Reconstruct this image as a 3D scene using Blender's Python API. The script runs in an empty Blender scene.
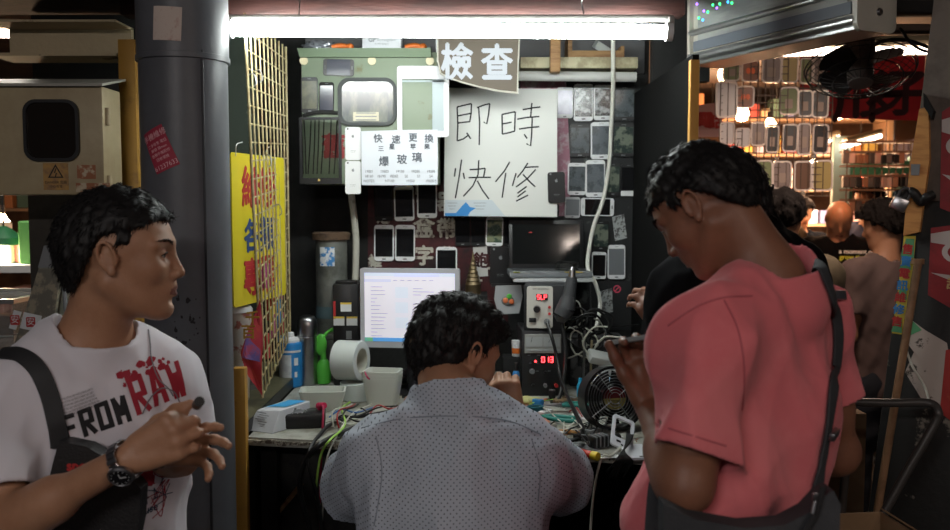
import bpy, bmesh, math, random
import numpy as np
from mathutils import Vector, Matrix, Euler, noise as mnoise
from mathutils.bvhtree import BVHTree
PI = math.pi
rnd = random.Random(7)
SC = bpy.context.scene
COL = SC.collection
# ---------------------------------------------------------------- camera
PITCH = math.radians(4.1)
CAMZ = 1.65
FPX = 900.0
cam = bpy.data.objects.new('camera', bpy.data.cameras.new('camera'))
COL.objects.link(cam)
cam.location = (0, 0, CAMZ)
cam.rotation_euler = (PI/2 - PITCH, 0, 0)
cam.data.sensor_width = 36.0
cam.data.lens = FPX/950*36
cam.data.clip_start = 0.02
cam.data.dof.use_dof = False
SC.camera = cam
CP, SP = math.cos(PITCH), math.sin(PITCH)

def at(px, py, Y):
    """world point seen at pixel (px,py), at distance Y in front of the viewer"""
    a = (px-475)/FPX; b = (265-py)/FPX
    dx, dy, dz = a, CP + b*SP, -SP + b*CP
    t = Y/dy
    return Vector((dx*t, Y, CAMZ + dz*t))
def atz(px, py, z):
    """world point seen at pixel (px,py) on the horizontal plane z"""
    a = (px-475)/FPX; b = (265-py)/FPX
    dx, dy, dz = a, CP + b*SP, -SP + b*CP
    t = (z-CAMZ)/dz
    return Vector((dx*t, dy*t, z))
# ---------------------------------------------------------------- materials
_mats = {}
def hexc(c):
    if isinstance(c, str):
        c = [int(c[i:i+2], 16)/255 for i in (0, 2, 4)]
        c = [x/12.92 if x <= .04045 else ((x+.055)/1.055)**2.4 for x in c]
    return (c[0], c[1], c[2], 1)
def M(name, c1, rough=.6, metal=0, c2=None, scale=20, mixlo=.45, mixhi=.6, bump=0, bscale=60, emit=None, estr=0,
      trans=0, alpha=1, spec=.5, coat=0, sheen=0, sss=0, detail=6, stretch=None, ior=1.45):
    if name in _mats: return _mats[name]
    m = bpy.data.materials.new(name); m.use_nodes = True
    nt = m.node_tree; b = nt.nodes['Principled BSDF']; L = nt.links
    def S(k, v):
        if k in b.inputs: b.inputs[k].default_value = v
    S('Base Color', hexc(c1)); S('Roughness', rough); S('Metallic', metal); S('Specular IOR Level', spec)
    S('Transmission Weight', trans); S('Alpha', alpha); S('Coat Weight', coat); S('Sheen Weight', sheen); S('IOR', ior)
    if sss: S('Subsurface Weight', sss); S('Subsurface Radius', (.012, .005, .003)); S('Subsurface Scale', 1.0)
    if emit is not None: S('Emission Color', hexc(emit)); S('Emission Strength', estr)
    tc = None
    def coord():
        nonlocal tc
        if tc is None:
            t = nt.nodes.new('ShaderNodeTexCoord')
            mp = nt.nodes.new('ShaderNodeMapping')
            if stretch: mp.inputs['Scale'].default_value = stretch
            L.new(t.outputs['Object'], mp.inputs['Vector']); tc = mp.outputs['Vector']
        return tc
    if c2 is not None:
        n = nt.nodes.new('ShaderNodeTexNoise'); n.inputs['Scale'].default_value = scale; n.inputs['Detail'].default_value = detail
        n.inputs['Roughness'].default_value = .65
        L.new(coord(), n.inputs['Vector'])
        r = nt.nodes.new('ShaderNodeValToRGB'); r.color_ramp.elements[0].position = mixlo; r.color_ramp.elements[1].position = mixhi
        r.color_ramp.elements[0].color = hexc(c1); r.color_ramp.elements[1].color = hexc(c2)
        L.new(n.outputs['Fac'], r.inputs['Fac']); L.new(r.outputs['Color'], b.inputs['Base Color'])
    if bump:
        n = nt.nodes.new('ShaderNodeTexNoise'); n.inputs['Scale'].default_value = bscale; n.inputs['Detail'].default_value = 4
        L.new(coord(), n.inputs['Vector'])
        u = nt.nodes.new('ShaderNodeBump'); u.inputs['Strength'].default_value = bump; u.inputs['Distance'].default_value = .004
        L.new(n.outputs['Fac'], u.inputs['Height']); L.new(u.outputs['Normal'], b.inputs['Normal'])
    _mats[name] = m
    return m
# ---------------------------------------------------------------- mesh helpers
def tag(o, label=None, cat=None, group=None, kind=None):
    if label: o['label'] = label
    if cat: o['category'] = cat
    if group: o['group'] = group
    if kind: o['kind'] = kind
    return o
def empty(name, loc, rz=0, label=None, cat=None, group=None, rot=None):
    o = bpy.data.objects.new(name, None); COL.objects.link(o)
    o.location = loc; o.rotation_euler = rot if rot else (0, 0, rz); o.empty_display_size = .05
    return tag(o, label, cat, group)
def obj(name, bm, mats, parent=None, smooth=False, loc=None, rot=None, label=None, cat=None, group=None, kind=None, auto=None):
    me = bpy.data.meshes.new(name)
    bmesh.ops.recalc_face_normals(bm, faces=bm.faces) if auto != 'keep' else None
    bm.to_mesh(me); bm.free()
    if not isinstance(mats, (list, tuple)): mats = [mats]
    for m in mats: me.materials.append(m)
    if smooth:
        me.polygons.foreach_set('use_smooth', [True]*len(me.polygons))
        if smooth != 'all':
            try: me.set_sharp_from_angle(angle=math.radians(38))
            except Exception: pass
    o = bpy.data.objects.new(name, me); COL.objects.link(o)
    if parent: o.parent = parent
    if loc is not None: o.location = loc
    if rot is not None: o.rotation_euler = rot
    return tag(o, label, cat, group, kind)
def T(loc=(0,0,0), rot=(0,0,0), s=(1,1,1)):
    return Matrix.LocRotScale(Vector(loc), Euler(rot), Vector(s))
def nb(): return bmesh.new()
def _apply(bm, vs, mx, mi, fs=None):
    if mx is not None: bmesh.ops.transform(bm, matrix=mx, verts=vs)
    if mi:
        st = set(vs)
        for f in bm.faces:
            if f.verts[0] in st: f.material_index = mi
def box(bm, c, s, bev=0, mx=None, mi=0, seg=2):
    """box centred c with size s"""
    t = nb()
    r = bmesh.ops.create_cube(t, size=1)
    bmesh.ops.transform(t, matrix=T(c, s=s), verts=t.verts)
    if bev: bmesh.ops.bevel(t, geom=list(t.edges), offset=min(bev, min(s)*.49), segments=seg, profile=.5, affect='EDGES')
    return merge(bm, t, mx, mi)
def merge(bm, t, mx=None, mi=0):
    vm = {}
    out = []
    for v in t.verts:
        co = mx @ v.co if mx is not None else v.co
        n = bm.verts.new(co); vm[v] = n; out.append(n)
    for f in t.faces:
        try:
            g = bm.faces.new([vm[v] for v in f.verts]); g.material_index = f.material_index or mi; g.smooth = f.smooth
        except ValueError: pass
    t.free()
    return out
def cyl(bm, a, b, r1, r2=None, n=20, mi=0, caps=True):
    a = Vector(a); b = Vector(b); d = b-a
    r2 = r1 if r2 is None else r2
    t = nb()
    bmesh.ops.create_cone(t, cap_ends=caps, segments=n, radius1=r1, radius2=r2, depth=d.length)
    q = Vector((0,0,1)).rotation_difference(d.normalized())
    return merge(bm, t, Matrix.Translation((a+b)/2) @ q.to_matrix().to_4x4(), mi)
def lathe(bm, prof, n=28, mx=None, mi=0):
    """prof: list of (r,z) from bottom to top"""
    t = nb(); rings = []
    for r, z in prof:
        if r < 1e-6: rings.append([t.verts.new((0,0,z))])
        else: rings.append([t.verts.new((r*math.cos(2*PI*i/n), r*math.sin(2*PI*i/n), z)) for i in range(n)])
    for A, B in zip(rings, rings[1:]):
        for i in range(n):
            j = (i+1) % n
            if len(A) == 1 and len(B) == 1: continue
            if len(A) == 1: t.faces.new((A[0], B[i], B[j]))
            elif len(B) == 1: t.faces.new((A[i], A[j], B[0]))
            else: t.faces.new((A[i], A[j], B[j], B[i]))
    return merge(bm, t, mx, mi)
def smooth_path(pts, k=6):
    pts = [Vector(p) for p in pts]
    if len(pts) < 3: return pts
    out = []
    P = [pts[0]*2-pts[1]] + pts + [pts[-1]*2-pts[-2]]
    for i in range(1, len(P)-2):
        p0, p1, p2, p3 = P[i-1:i+3]
        for j in range(k):
            t = j/k
            out.append(.5*((2*p1)+(p2-p0)*t+(2*p0-5*p1+4*p2-p3)*t*t+(3*p1-p0-3*p2+p3)*t**3))
    out.append(pts[-1])
    return out
def tube(bm, pts, r, n=8, mi=0, k=6, taper=None, flat=None, closed=False):
    """sweep along pts; flat=(axis, factor) squashes the section"""
    ps = smooth_path(pts, k) if k else [Vector(p) for p in pts]
    t = nb(); rings = []
    up = None
    N = len(ps)
    for i, p in enumerate(ps):
        d = (ps[min(i+1, N-1)]-ps[max(i-1, 0)])
        if d.length < 1e-9: d = Vector((0,0,1))
        d.normalize()
        if up is None:
            up = Vector((0,0,1)) if abs(d.z) < .9 else Vector((1,0,0))
            if flat: up = Vector(flat[0])
        x = d.cross(up)
        if x.length < 1e-6: x = d.cross(Vector((1,.3,.2)))
        x.normalize(); u = x.cross(d); up = u
        if flat:
            x = d.cross(Vector(flat[0])); 
            x = x.normalized() if x.length > 1e-6 else Vector((1,0,0)); u = x.cross(d)
        rr = r if taper is None else r*(1+(taper-1)*i/(N-1))
        fu = flat[1] if flat else 1
        rings.append([t.verts.new(p + x*rr*math.cos(2*PI*j/n) + u*rr*fu*math.sin(2*PI*j/n)) for j in range(n)])
    for A, B in zip(rings, rings[1:]):
        for j in range(n): t.faces.new((A[j], A[(j+1)%n], B[(j+1)%n], B[j]))
    if closed:
        A, B = rings[-1], rings[0]
        for j in range(n): t.faces.new((A[j], A[(j+1)%n], B[(j+1)%n], B[j]))
    else:
        t.faces.new(rings[0][::-1]); t.faces.new(rings[-1])
    return merge(bm, t, None, mi)
def rrect(w, h, r, n=5):
    r = min(r, w/2-1e-5, h/2-1e-5); pts = []
    for cx, cy, a0 in ((w/2-r, h/2-r, 0), (-w/2+r, h/2-r, PI/2), (-w/2+r, -h/2+r, PI), (w/2-r, -h/2+r, 3*PI/2)):
        for i in range(n+1):
            a = a0 + PI/2*i/n
            pts.append((cx+r*math.cos(a), cy+r*math.sin(a)))
    return pts
def prism(bm, pts, y0, y1, mx=None, mi=0, bev=0):
    """polygon given in (x,z), extruded from y0 (front) to y1 (back)"""
    t = nb()
    A = [t.verts.new((x, y0, z)) for x, z in pts]; B = [t.verts.new((x, y1, z)) for x, z in pts]
    t.faces.new(A); t.faces.new(B[::-1]); n = len(pts)
    for i in range(n): t.faces.new((A[i], B[i], B[(i+1)%n], A[(i+1)%n]))
    if bev:
        es = [e for e in t.edges if (e.verts[0].co.y == y0 and e.verts[1].co.y == y0)]
        bmesh.ops.bevel(t, geom=es, offset=bev, segments=2, profile=.5, affect='EDGES')
    return merge(bm, t, mx, mi)
def ringprism(bm, outer, inner, y0, y1, mx=None, mi=0):
    """frame between two outlines with equal point counts, (x,z)"""
    t = nb(); n = len(outer)
    R = [[t.verts.new((x, y, z)) for x, z in o] for y in (y0, y1) for o in (outer, inner)]
    of, inf, ob, ib = R
    for i in range(n):
        j = (i+1) % n
        t.faces.new((of[i], of[j], inf[j], inf[i])); t.faces.new((ob[i], ib[i], ib[j], ob[j]))
        t.faces.new((of[i], ob[i], ob[j], of[j])); t.faces.new((inf[i], inf[j], ib[j], ib[i]))
    return merge(bm, t, mx, mi)
def sph(bm, c, r, s=(1,1,1), mi=0, n=14, mx=None):
    t = nb(); bmesh.ops.create_uvsphere(t, u_segments=n*2, v_segments=n, radius=r)
    m = T(c, s=s)
    return merge(bm, t, (mx @ m) if mx is not None else m, mi)
def stroke(bm, pts, w, y=0, th=.0006, mi=0, mx=None):
    """painted brush stroke: flat ribbon in (x,z) with round ends"""
    ps = [Vector((p[0], 0, p[1])) for p in pts]
    tube(bm, [((mx @ (p+Vector((0,y,0)))) if mx is not None else p+Vector((0,y,0))) for p in ps], w/2, n=6, mi=mi, k=0,
         flat=((mx.to_3x3() @ Vector((0,1,0))) if mx is not None else (0,1,0), th/(w/2)))
_txt = {}
def text_bm(body, size, bold=0, ext=.0003, align='CENTER', sx=1):
    """lettering standing in the xz plane facing -y, centred on the origin"""
    cu = bpy.data.curves.new('lettering', 'FONT'); cu.body = body; cu.size = size; cu.extrude = ext; cu.offset = 0
    cu.align_x = align; cu.align_y = 'CENTER'; cu.resolution_u = 3
    o = bpy.data.objects.new('lettering', cu); COL.objects.link(o)
    dg = bpy.context.evaluated_depsgraph_get()
    me = bpy.data.meshes.new_from_object(o.evaluated_get(dg))
    bm = nb(); bm.from_mesh(me)
    bpy.data.objects.remove(o); bpy.data.curves.remove(cu); bpy.data.meshes.remove(me)
    bmesh.ops.transform(bm, matrix=T(rot=(PI/2,0,0), s=(sx,1,1)), verts=bm.verts)
    if bold:   # heavier strokes: the same lettering laid down again a hair to each side
        src = bm.copy()
        for k_, (dx, dz) in enumerate(((1, 0), (-1, 0), (0, 1), (0, -1))): merge(bm, src.copy(), Matrix.Translation((dx*bold, -.00004*(k_+1), dz*bold)))
        src.free()
    return bm
def text(bm, body, size, c=(0,0,0), mx=None, mi=0, **k):
    t = text_bm(body, size, **k)
    m = Matrix.Translation(Vector(c))
    return merge(bm, t, (mx @ m) if mx is not None else m, mi)
def copy_tree(o, parent=None):
    c = o.copy(); COL.objects.link(c); c.parent = parent
    for ch in [x for x in COL.objects if x.parent == o]: copy_tree(ch, c)
    return c
# ---------------------------------------------------------------- solid modelling by distance fields
def axis(lo, hi, coarse, fine=None, spans=()):
    xs = [lo]
    while xs[-1] < hi:
        x = xs[-1]; st = coarse
        for a, b in spans:
            if a-coarse <= x <= b: st = fine
        xs.append(x+st)
    return np.array(xs, dtype=np.float32)
class Field:
    def __init__(s, lo, hi, res, fine=None, zs=(), xs=(), ys=()):
        fine = fine or res
        s.ax = [axis(lo[0], hi[0], res, fine, xs or ([] if fine == res else [(lo[0], hi[0])])),
                axis(lo[1], hi[1], res, fine, ys or ([] if fine == res else [(lo[1], hi[1])])),
                axis(lo[2], hi[2], res, fine, zs)]
        s.d = np.full([len(a) for a in s.ax], 9.0, np.float32)
    def block(s, lo, hi):
        sl = []
        for a, l, h in zip(s.ax, lo, hi):
            i = max(int(np.searchsorted(a, l))-1, 0); j = min(int(np.searchsorted(a, h))+1, len(a))
            if j <= i: return None
            sl.append(slice(i, j))
        X = s.ax[0][sl[0]][:, None, None]; Y = s.ax[1][sl[1]][None, :, None]; Z = s.ax[2][sl[2]][None, None, :]
        return tuple(sl), X, Y, Z
    def put(s, sl, d, k, op):
        a = s.d[sl]
        if op == 'sub': d = -d; 
        if op == 'add':
            if k > 0:
                h = np.maximum(k-np.abs(a-d), 0)/k; r = np.minimum(a, d)-h*h*k*.25
            else: r = np.minimum(a, d)
        else:
            if k > 0:
                h = np.maximum(k-np.abs(a-d), 0)/k; r = np.maximum(a, d)+h*h*k*.25
            else: r = np.maximum(a, d)
        s.d[sl] = r
    def cap(s, a, b, r1, r2=None, k=.02, op='add', flat=None, off=0):
        """round cone a-b; flat=(axis, factor)"""
        a = np.array(a, np.float32); b = np.array(b, np.float32); r2 = r1 if r2 is None else r2
        r1 = r1+off; r2 = r2+off
        m = max(r1, r2)+k+.012
        q = s.block(np.minimum(a, b)-m, np.maximum(a, b)+m)
        if q is None: return
        sl, X, Y, Z = q
        ab = b-a; L = float(ab@ab)+1e-12
        px, py, pz = X-a[0], Y-a[1], Z-a[2]
        t = np.clip((px*ab[0]+py*ab[1]+pz*ab[2])/L, 0, 1)
        vx, vy, vz = px-t*ab[0], py-t*ab[1], pz-t*ab[2]
        f = 1.0
        l2 = vx*vx+vy*vy+vz*vz
        if flat is not None:
            n = np.array(flat[0], np.float32); n = n/np.linalg.norm(n); f = flat[1]
            w = vx*n[0]+vy*n[1]+vz*n[2]
            l2 = l2 + w*w*(1/(f*f)-1)
        d = np.sqrt(l2)-(r1+(r2-r1)*t)
        if flat is not None: d = d*(f+(1-f)*.5)
        s.put(sl, d, k, op)
    def ell(s, c, r, R=None, k=.02, op='add'):
        c = np.array(c, np.float32); r = np.array(r, np.float32)
        m = float(r.max())+k+.012
        q = s.block(c-m, c+m)
        if q is None: return
        sl, X, Y, Z = q
        px, py, pz = X-c[0], Y-c[1], Z-c[2]
        if R is not None:
            R = np.array(R, np.float32)  # columns = local axes
            u = [px*R[0, i]+py*R[1, i]+pz*R[2, i] for i in range(3)]
        else: u = [px, py, pz]
        k0 = np.sqrt(sum((u[i]/r[i])**2 for i in range(3)))
        k1 = np.sqrt(sum((u[i]/(r[i]*r[i]))**2 for i in range(3)))
        d = k0*(k0-1)/np.maximum(k1, 1e-6)
        s.put(sl, d, k, op)
    def half(s, p, n, k=0):
        """keep the side opposite to n"""
        n = np.array(n, np.float32); n = n/np.linalg.norm(n)
        q = s.block([-99]*3, [99]*3); sl, X, Y, Z = q
        s.put(sl, (X-p[0])*n[0]+(Y-p[1])*n[1]+(Z-p[2])*n[2], k, 'int')
    def func(s, f):
        sl, X, Y, Z = s.block([-99]*3, [99]*3)
        s.d = f(s.d, X, Y, Z).astype(np.float32)
    def mesh(s):
        D = s.d; S = D < 0
        nx, ny, nz = D.shape
        c = np.zeros((nx-1, ny-1, nz-1), np.int8)
        for i in (0, 1):
            for j in (0, 1):
                for l in (0, 1): c += S[i:nx-1+i, j:ny-1+j, l:nz-1+l]
        I, J, K = np.nonzero((c > 0) & (c < 8))
        n = len(I); idx = np.full(c.shape, -1, np.int32); idx[I, J, K] = np.arange(n)
        acc = np.zeros((n, 3)); cnt = np.zeros(n)
        ax = s.ax
        for dirn in range(3):
            for u in (0, 1):
                for v in (0, 1):
                    o = [0, 0, 0]; o[(dirn+1) % 3] = u; o[(dirn+2) % 3] = v
                    e = list(o); e[dirn] = 1
                    A = D[I+o[0], J+o[1], K+o[2]]; B = D[I+e[0], J+e[1], K+e[2]]
                    m = (A < 0) != (B < 0)
                    t = np.where(m, A/np.where(m, A-B, 1), 0)
                    P = np.stack([ax[0][I+o[0]], ax[1][J+o[1]], ax[2][K+o[2]]], 1).astype(float)
                    Q = np.stack([ax[0][I+e[0]], ax[1][J+e[1]], ax[2][K+e[2]]], 1)
                    acc += np.where(m[:, None], P+(Q-P)*t[:, None], 0); cnt += m
        V = acc/cnt[:, None]
        F = []
        for d in range(3):
            a, b = (d+1) % 3, (d+2) % 3
            sh = list(D.shape)
            s0 = [slice(1, -1)]*3; s1 = [slice(1, -1)]*3
            s0[d] = slice(0, sh[d]-1); s1[d] = slice(1, sh[d])
            A = S[tuple(s0)]; B = S[tuple(s1)]
            for m, flip in ((A & ~B, False), (~A & B, True)):
                q = list(np.nonzero(m))
                q[a] = q[a]+1; q[b] = q[b]+1
                def g(da, db):
                    w = [q[0], q[1], q[2]]; w = list(w); w[a] = w[a]+da; w[b] = w[b]+db
                    return idx[w[0], w[1], w[2]]
                qd = [g(-1, -1), g(0, -1), g(0, 0), g(-1, 0)]
                if flip: qd = qd[::-1]
                F.append(np.stack(qd, 1))
        F = np.concatenate(F)
        return V, F
def relax(V, F, it=1, lam=.5):
    for _ in range(it):
        acc = np.zeros_like(V); cnt = np.zeros(len(V))
        for i in range(4):
            j = (i+1) % 4
            for a, b in ((F[:, i], F[:, j]), (F[:, j], F[:, i])):
                for c in range(3): acc[:, c] += np.bincount(a, V[b, c], len(V))
                cnt += np.bincount(a, minlength=len(V))
        V = V + lam*(acc/np.maximum(cnt, 1)[:, None]-V)
    return V
def field_obj(name, F, mats, parent=None, origin=(0,0,0), it=1, matfn=None, lam=.5, **k):
    V, Q = F.mesh()
    if len(V) == 0: raise RuntimeError('empty field '+name)
    # keep the largest island(s) only
    par = np.arange(len(V))
    lab = par.copy()
    E = np.concatenate([Q[:, [0, 1]], Q[:, [1, 2]], Q[:, [2, 3]], Q[:, [3, 0]]])
    for _ in range(400):
        m = np.minimum(lab[E[:, 0]], lab[E[:, 1]])
        old = lab.copy()
        np.minimum.at(lab, E[:, 0], m); np.minimum.at(lab, E[:, 1], m)
        lab = lab[lab]
        if (lab == old).all(): break
    u, cn = np.unique(lab, return_counts=True)
    keep = np.isin(lab, u[cn > cn.max()*k.pop('island', .5)])
    Q = Q[keep[Q[:, 0]]]
    mp = np.cumsum(keep)-1; V = V[keep]; Q = mp[Q]
    if it: V = relax(V, Q, it, lam)
    V = V-np.array(origin)
    me = bpy.data.meshes.new(name)
    me.vertices.add(len(V)); me.vertices.foreach_set('co', V.astype(np.float32).ravel())
    me.loops.add(Q.size); me.loops.foreach_set('vertex_index', Q.astype(np.int32).ravel())
    me.polygons.add(len(Q)); me.polygons.foreach_set('loop_start', np.arange(0, Q.size, 4, dtype=np.int32))
    me.polygons.foreach_set('loop_total', np.full(len(Q), 4, np.int32))
    me.polygons.foreach_set('use_smooth', np.ones(len(Q), bool))
    if not isinstance(mats, (list, tuple)): mats = [mats]
    for m in mats: me.materials.append(m)
    if matfn is not None:
        C = V[Q].mean(1)+np.array(origin)
        me.polygons.foreach_set('material_index', matfn(C).astype(np.int32))
    me.update(calc_edges=True); me.validate()
    o = bpy.data.objects.new(name, me); COL.objects.link(o)
    if parent: o.parent = parent
    else: o.location = origin
    return tag(o, k.get('label'), k.get('cat'), k.get('group'), k.get('kind'))
def wrinkle(seed, n=10, f=(8, 30), amp=.004, aniso=(1, 1, 1), ridge=True):
    r = np.random.RandomState(seed); W = []
    for i in range(n):
        v = r.normal(size=3)*np.array(aniso); v = v/np.linalg.norm(v)
        w = f[0]+(f[1]-f[0])*i/max(n-1, 1)
        W.append((v*w, r.uniform(0, 6.28), amp*(f[0]/w)**.7))
    def g(X, Y, Z):
        X0 = X+.02*np.sin(Y*17+Z*11+seed); Z0 = Z+.02*np.sin(X*13+Y*9)
        t = 0
        for v, ph, a in W:
            s = np.sin(X0*v[0]+Y*v[1]+Z0*v[2]+ph)
            t = t + (a*(1-2*np.abs(s)) if ridge else a*s)
        return t
    return g
def unit(v):
    v = np.array(v, float); return v/np.linalg.norm(v)
# ---------------------------------------------------------------- people
def head_frame(fwd, pitch=0, roll=0):
    """columns: forward, left, up; pitch>0 looks down"""
    f = unit((fwd[0], fwd[1], 0)); l = np.array([-f[1], f[0], 0]); u = np.array([0, 0, 1.0])
    R = np.stack([f, l, u], 1)
    a = math.radians(pitch); c, s = math.cos(a), math.sin(a)
    Ry = np.array([[c, 0, s], [0, 1, 0], [-s, 0, c]])
    b = math.radians(roll); c, s = math.cos(b), math.sin(b)
    Rx = np.array([[1, 0, 0], [0, c, -s], [0, s, c]])
    return R@Ry@Rx
def add_head(S, c, R, s=1.0, detail=True, jaw=1.0):
    c = np.array(c, float)
    W = lambda x, y, z: c+R@(np.array([x, y, z])*s)
    E = lambda p, r, k=.015, op='add': S.ell(W(*p), np.array(r)*s, R, k*s, op)
    C = lambda a, b, r1, r2=None, k=.012, op='add': S.cap(W(*a), W(*b), r1*s, None if r2 is None else r2*s, k*s, op)
    E((-.006, 0, .029), (.095, .075, .080))
    E((.030, 0, -.012), (.062, .062, .088), .03)
    E((.040, 0, -.070), (.044, .046*jaw, .036), .03)
    for y in (1, -1):
        C((-.006, y*.056*jaw, -.046), (.066, y*.02, -.095), .015, .014, .03)
        E((.058, y*.043, -.022), (.024, .020, .020), .025)
    E((.078, 0, -.097), (.017, .020, .017), .02)
    E((.078, 0, -.056), (.022, .027, .024), .02)
    if not detail: 
        C((.090, 0, .012), (.110, 0, -.028), .006, .011, .012)
        for y in (1, -1): E((-.008, y*.076, 0), (.017, .008, .030), .006)
        return W
    for y in (1, -1):
        C((.086, y*.010, .024), (.070, y*.050, .022), .0095, .008, .012)
        E((.100, y*.031, .004), (.022, .019, .012), .016, 'sub')
        E((.0735, y*.031, .004), (.0140, .0150, .0138), .003)
        E((.090, y*.031, .0025), (.012, .0125, .0036), .002, 'sub')
    C((.088, 0, .012), (.1055, 0, -.027), .0058, .0095, .012)
    E((.104, 0, -.031), (.0105, .010, .0085), .006)
    for y in (1, -1):
        E((.096, y*.0125, -.034), (.011, .0078, .0085), .005)
        E((.103, y*.006, -.041), (.005, .003, .004), .002, 'sub')
    # lips
    C((.0955, 0, -.0565), (.083, .0225, -.061), .0056, .0030, .005); C((.0955, 0, -.0565), (.083, -.0225, -.061), .0056, .0030, .005)
    C((.0945, 0, -.0690), (.083, .0195, -.064), .0066, .0030, .005); C((.0945, 0, -.0690), (.083, -.0195, -.064), .0066, .0030, .005)
    C((.102, 0, -.0630), (.086, .024, -.0625), .0016, .0012, .002, 'sub'); C((.102, 0, -.0630), (.086, -.024, -.0625), .0016, .0012, .002, 'sub')
    E((.096, 0, -.082), (.008, .018, .006), .008, 'sub')
    # ears
    for y in (1, -1):
        E((-.001, y*.077, -.002), (.015, .0055, .025), .004)
        ring = []
        for i in range(11):
            a = math.radians(-35+i*27)
            ring.append((-.004+.0145*math.cos(a)-.005*math.sin(a), y*(.082+.004*math.sin(a)), .002+.0255*math.sin(a)))
        for p, q in zip(ring, ring[1:]): C(p, q, .0033, .0033, .002)
        E((.002, y*.088, .000), (.0075, .0065, .012), .003, 'sub')
        E((.004, y*.079, -.026), (.0068, .0052, .0078), .006)
        E((.013, y*.077, -.002), (.004, .004, .006), .004)
    return W
FSEG = [(.072, .0088), (.080, .0090), (.075, .0086), (.059, .0078)]
def add_hand(S, w, ax, back, side, s=1.0, curl=(20, 25, 15), spread=4, thumb=(35, 20, 20), curls=None, k=.006, rfac=1.0):
    """w wrist, ax direction to the knuckles, back = back-of-hand normal, side=+1 when the thumb lies along back x ax"""
    x = unit(ax); z = unit(np.array(back, float)-x*np.dot(x, back)); y = np.cross(z, x)*side
    w = np.array(w, float)
    W = lambda a, b, c: w+(x*a+y*b+z*c)*s
    C = lambda a, b, r1, r2, kk=.01, fl=None: S.cap(a, b, r1*s, r2*s, kk*s, 'add', fl)
    kn = [(.086, .028, .002), (.090, .0085, .004), (.086, -.011, .002), (.078, -.029, -.002)]
    st = [(.012, .014, 0), (.010, .004, 0), (.010, -.006, 0), (.012, -.014, 0)]
    for a, b in zip(st, kn): C(W(*a), W(*b), .0125, .0110, .012)
    C(W(.03, .012, -.004), W(.07, .008, -.006), .014, .012, .014)
    C(W(.03, -.018, -.005), W(.06, -.022, -.005), .013, .011, .014)
    tips = []
    for i, (p, (L, r)) in enumerate(zip(kn, FSEG)):
        cu = curls[i] if curls else curl
        sp = math.radians(spread*(1.5-i))
        fx = x*math.cos(sp)+y*math.sin(sp)
        q = W(*p); ang = 0
        for j, fr in enumerate((.46, .30, .24)):
            ang += math.radians(cu[j])
            d = fx*math.cos(ang)-z*math.sin(ang)
            e = q+d*L*fr*s
            r0 = r*(1-.09*j)*rfac
            C(q, e, r0, r0*.93, .005 if j else .010)
            q = e
        tips.append(q)
    # thumb
    q = W(.022, .020, -.006)
    a0, a1, a2 = [math.radians(t) for t in thumb]
    d = x*math.cos(a0)+y*math.sin(a0)*.9-z*.25; d = unit(d)
    bend = unit(x*.8-y*.6-z*.2)
    for L, r, t in ((.044, .0130, 0), (.032, .0098, a1), (.026, .0088, a2)):
        d = unit(d*math.cos(t)+bend*math.sin(t))
        e = q+d*L*s
        C(q, e, r, r*.88, .010)
        q = e
    tips.append(q)
    return tips
def strands(V, N, count, L, flow, seed, r=.0006, lift=.35, spanf=None):
    """thin tapered hairs rooted on a surface"""
    rs = np.random.RandomState(seed)
    bm = nb()
    idx = rs.choice(len(V), min(count, len(V)), replace=False)
    for i in idx:
        p = Vector(V[i]); n = Vector(N[i])
        f = flow(V[i], N[i]) if callable(flow) else flow
        f = Vector(f); f = f-n*f.dot(n)
        f = f.normalized() if f.length > 1e-5 else Vector((0,0,-1))
        d = (f+n*lift*rs.uniform(.3, 1.5)+Vector(rs.normal(size=3)*.22)).normalized()
        l = L*rs.uniform(.5, 1.3)
        a = d.cross(n); a = a.normalized() if a.length > 1e-5 else Vector((1,0,0)); b = d.cross(a)
        p0 = p-n*.002
        m = p0+d*l*.55; e = p0+(d+f*.6).normalized()*l
        w = r*rs.uniform(.8, 2.0)
        v = [bm.verts.new(p0+a*w), bm.verts.new(p0-a*w*.6+b*w), bm.verts.new(p0-a*w*.6-b*w)]
        u = [bm.verts.new(m+a*w*.8), bm.verts.new(m-a*w*.5+b*w*.8), bm.verts.new(m-a*w*.5-b*w*.8)]
        t = bm.verts.new(e)
        for j in range(3):
            k = (j+1) % 3
            bm.faces.new((v[j], v[k], u[k], u[j])); bm.faces.new((u[j], u[k], t))
    return bm
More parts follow.
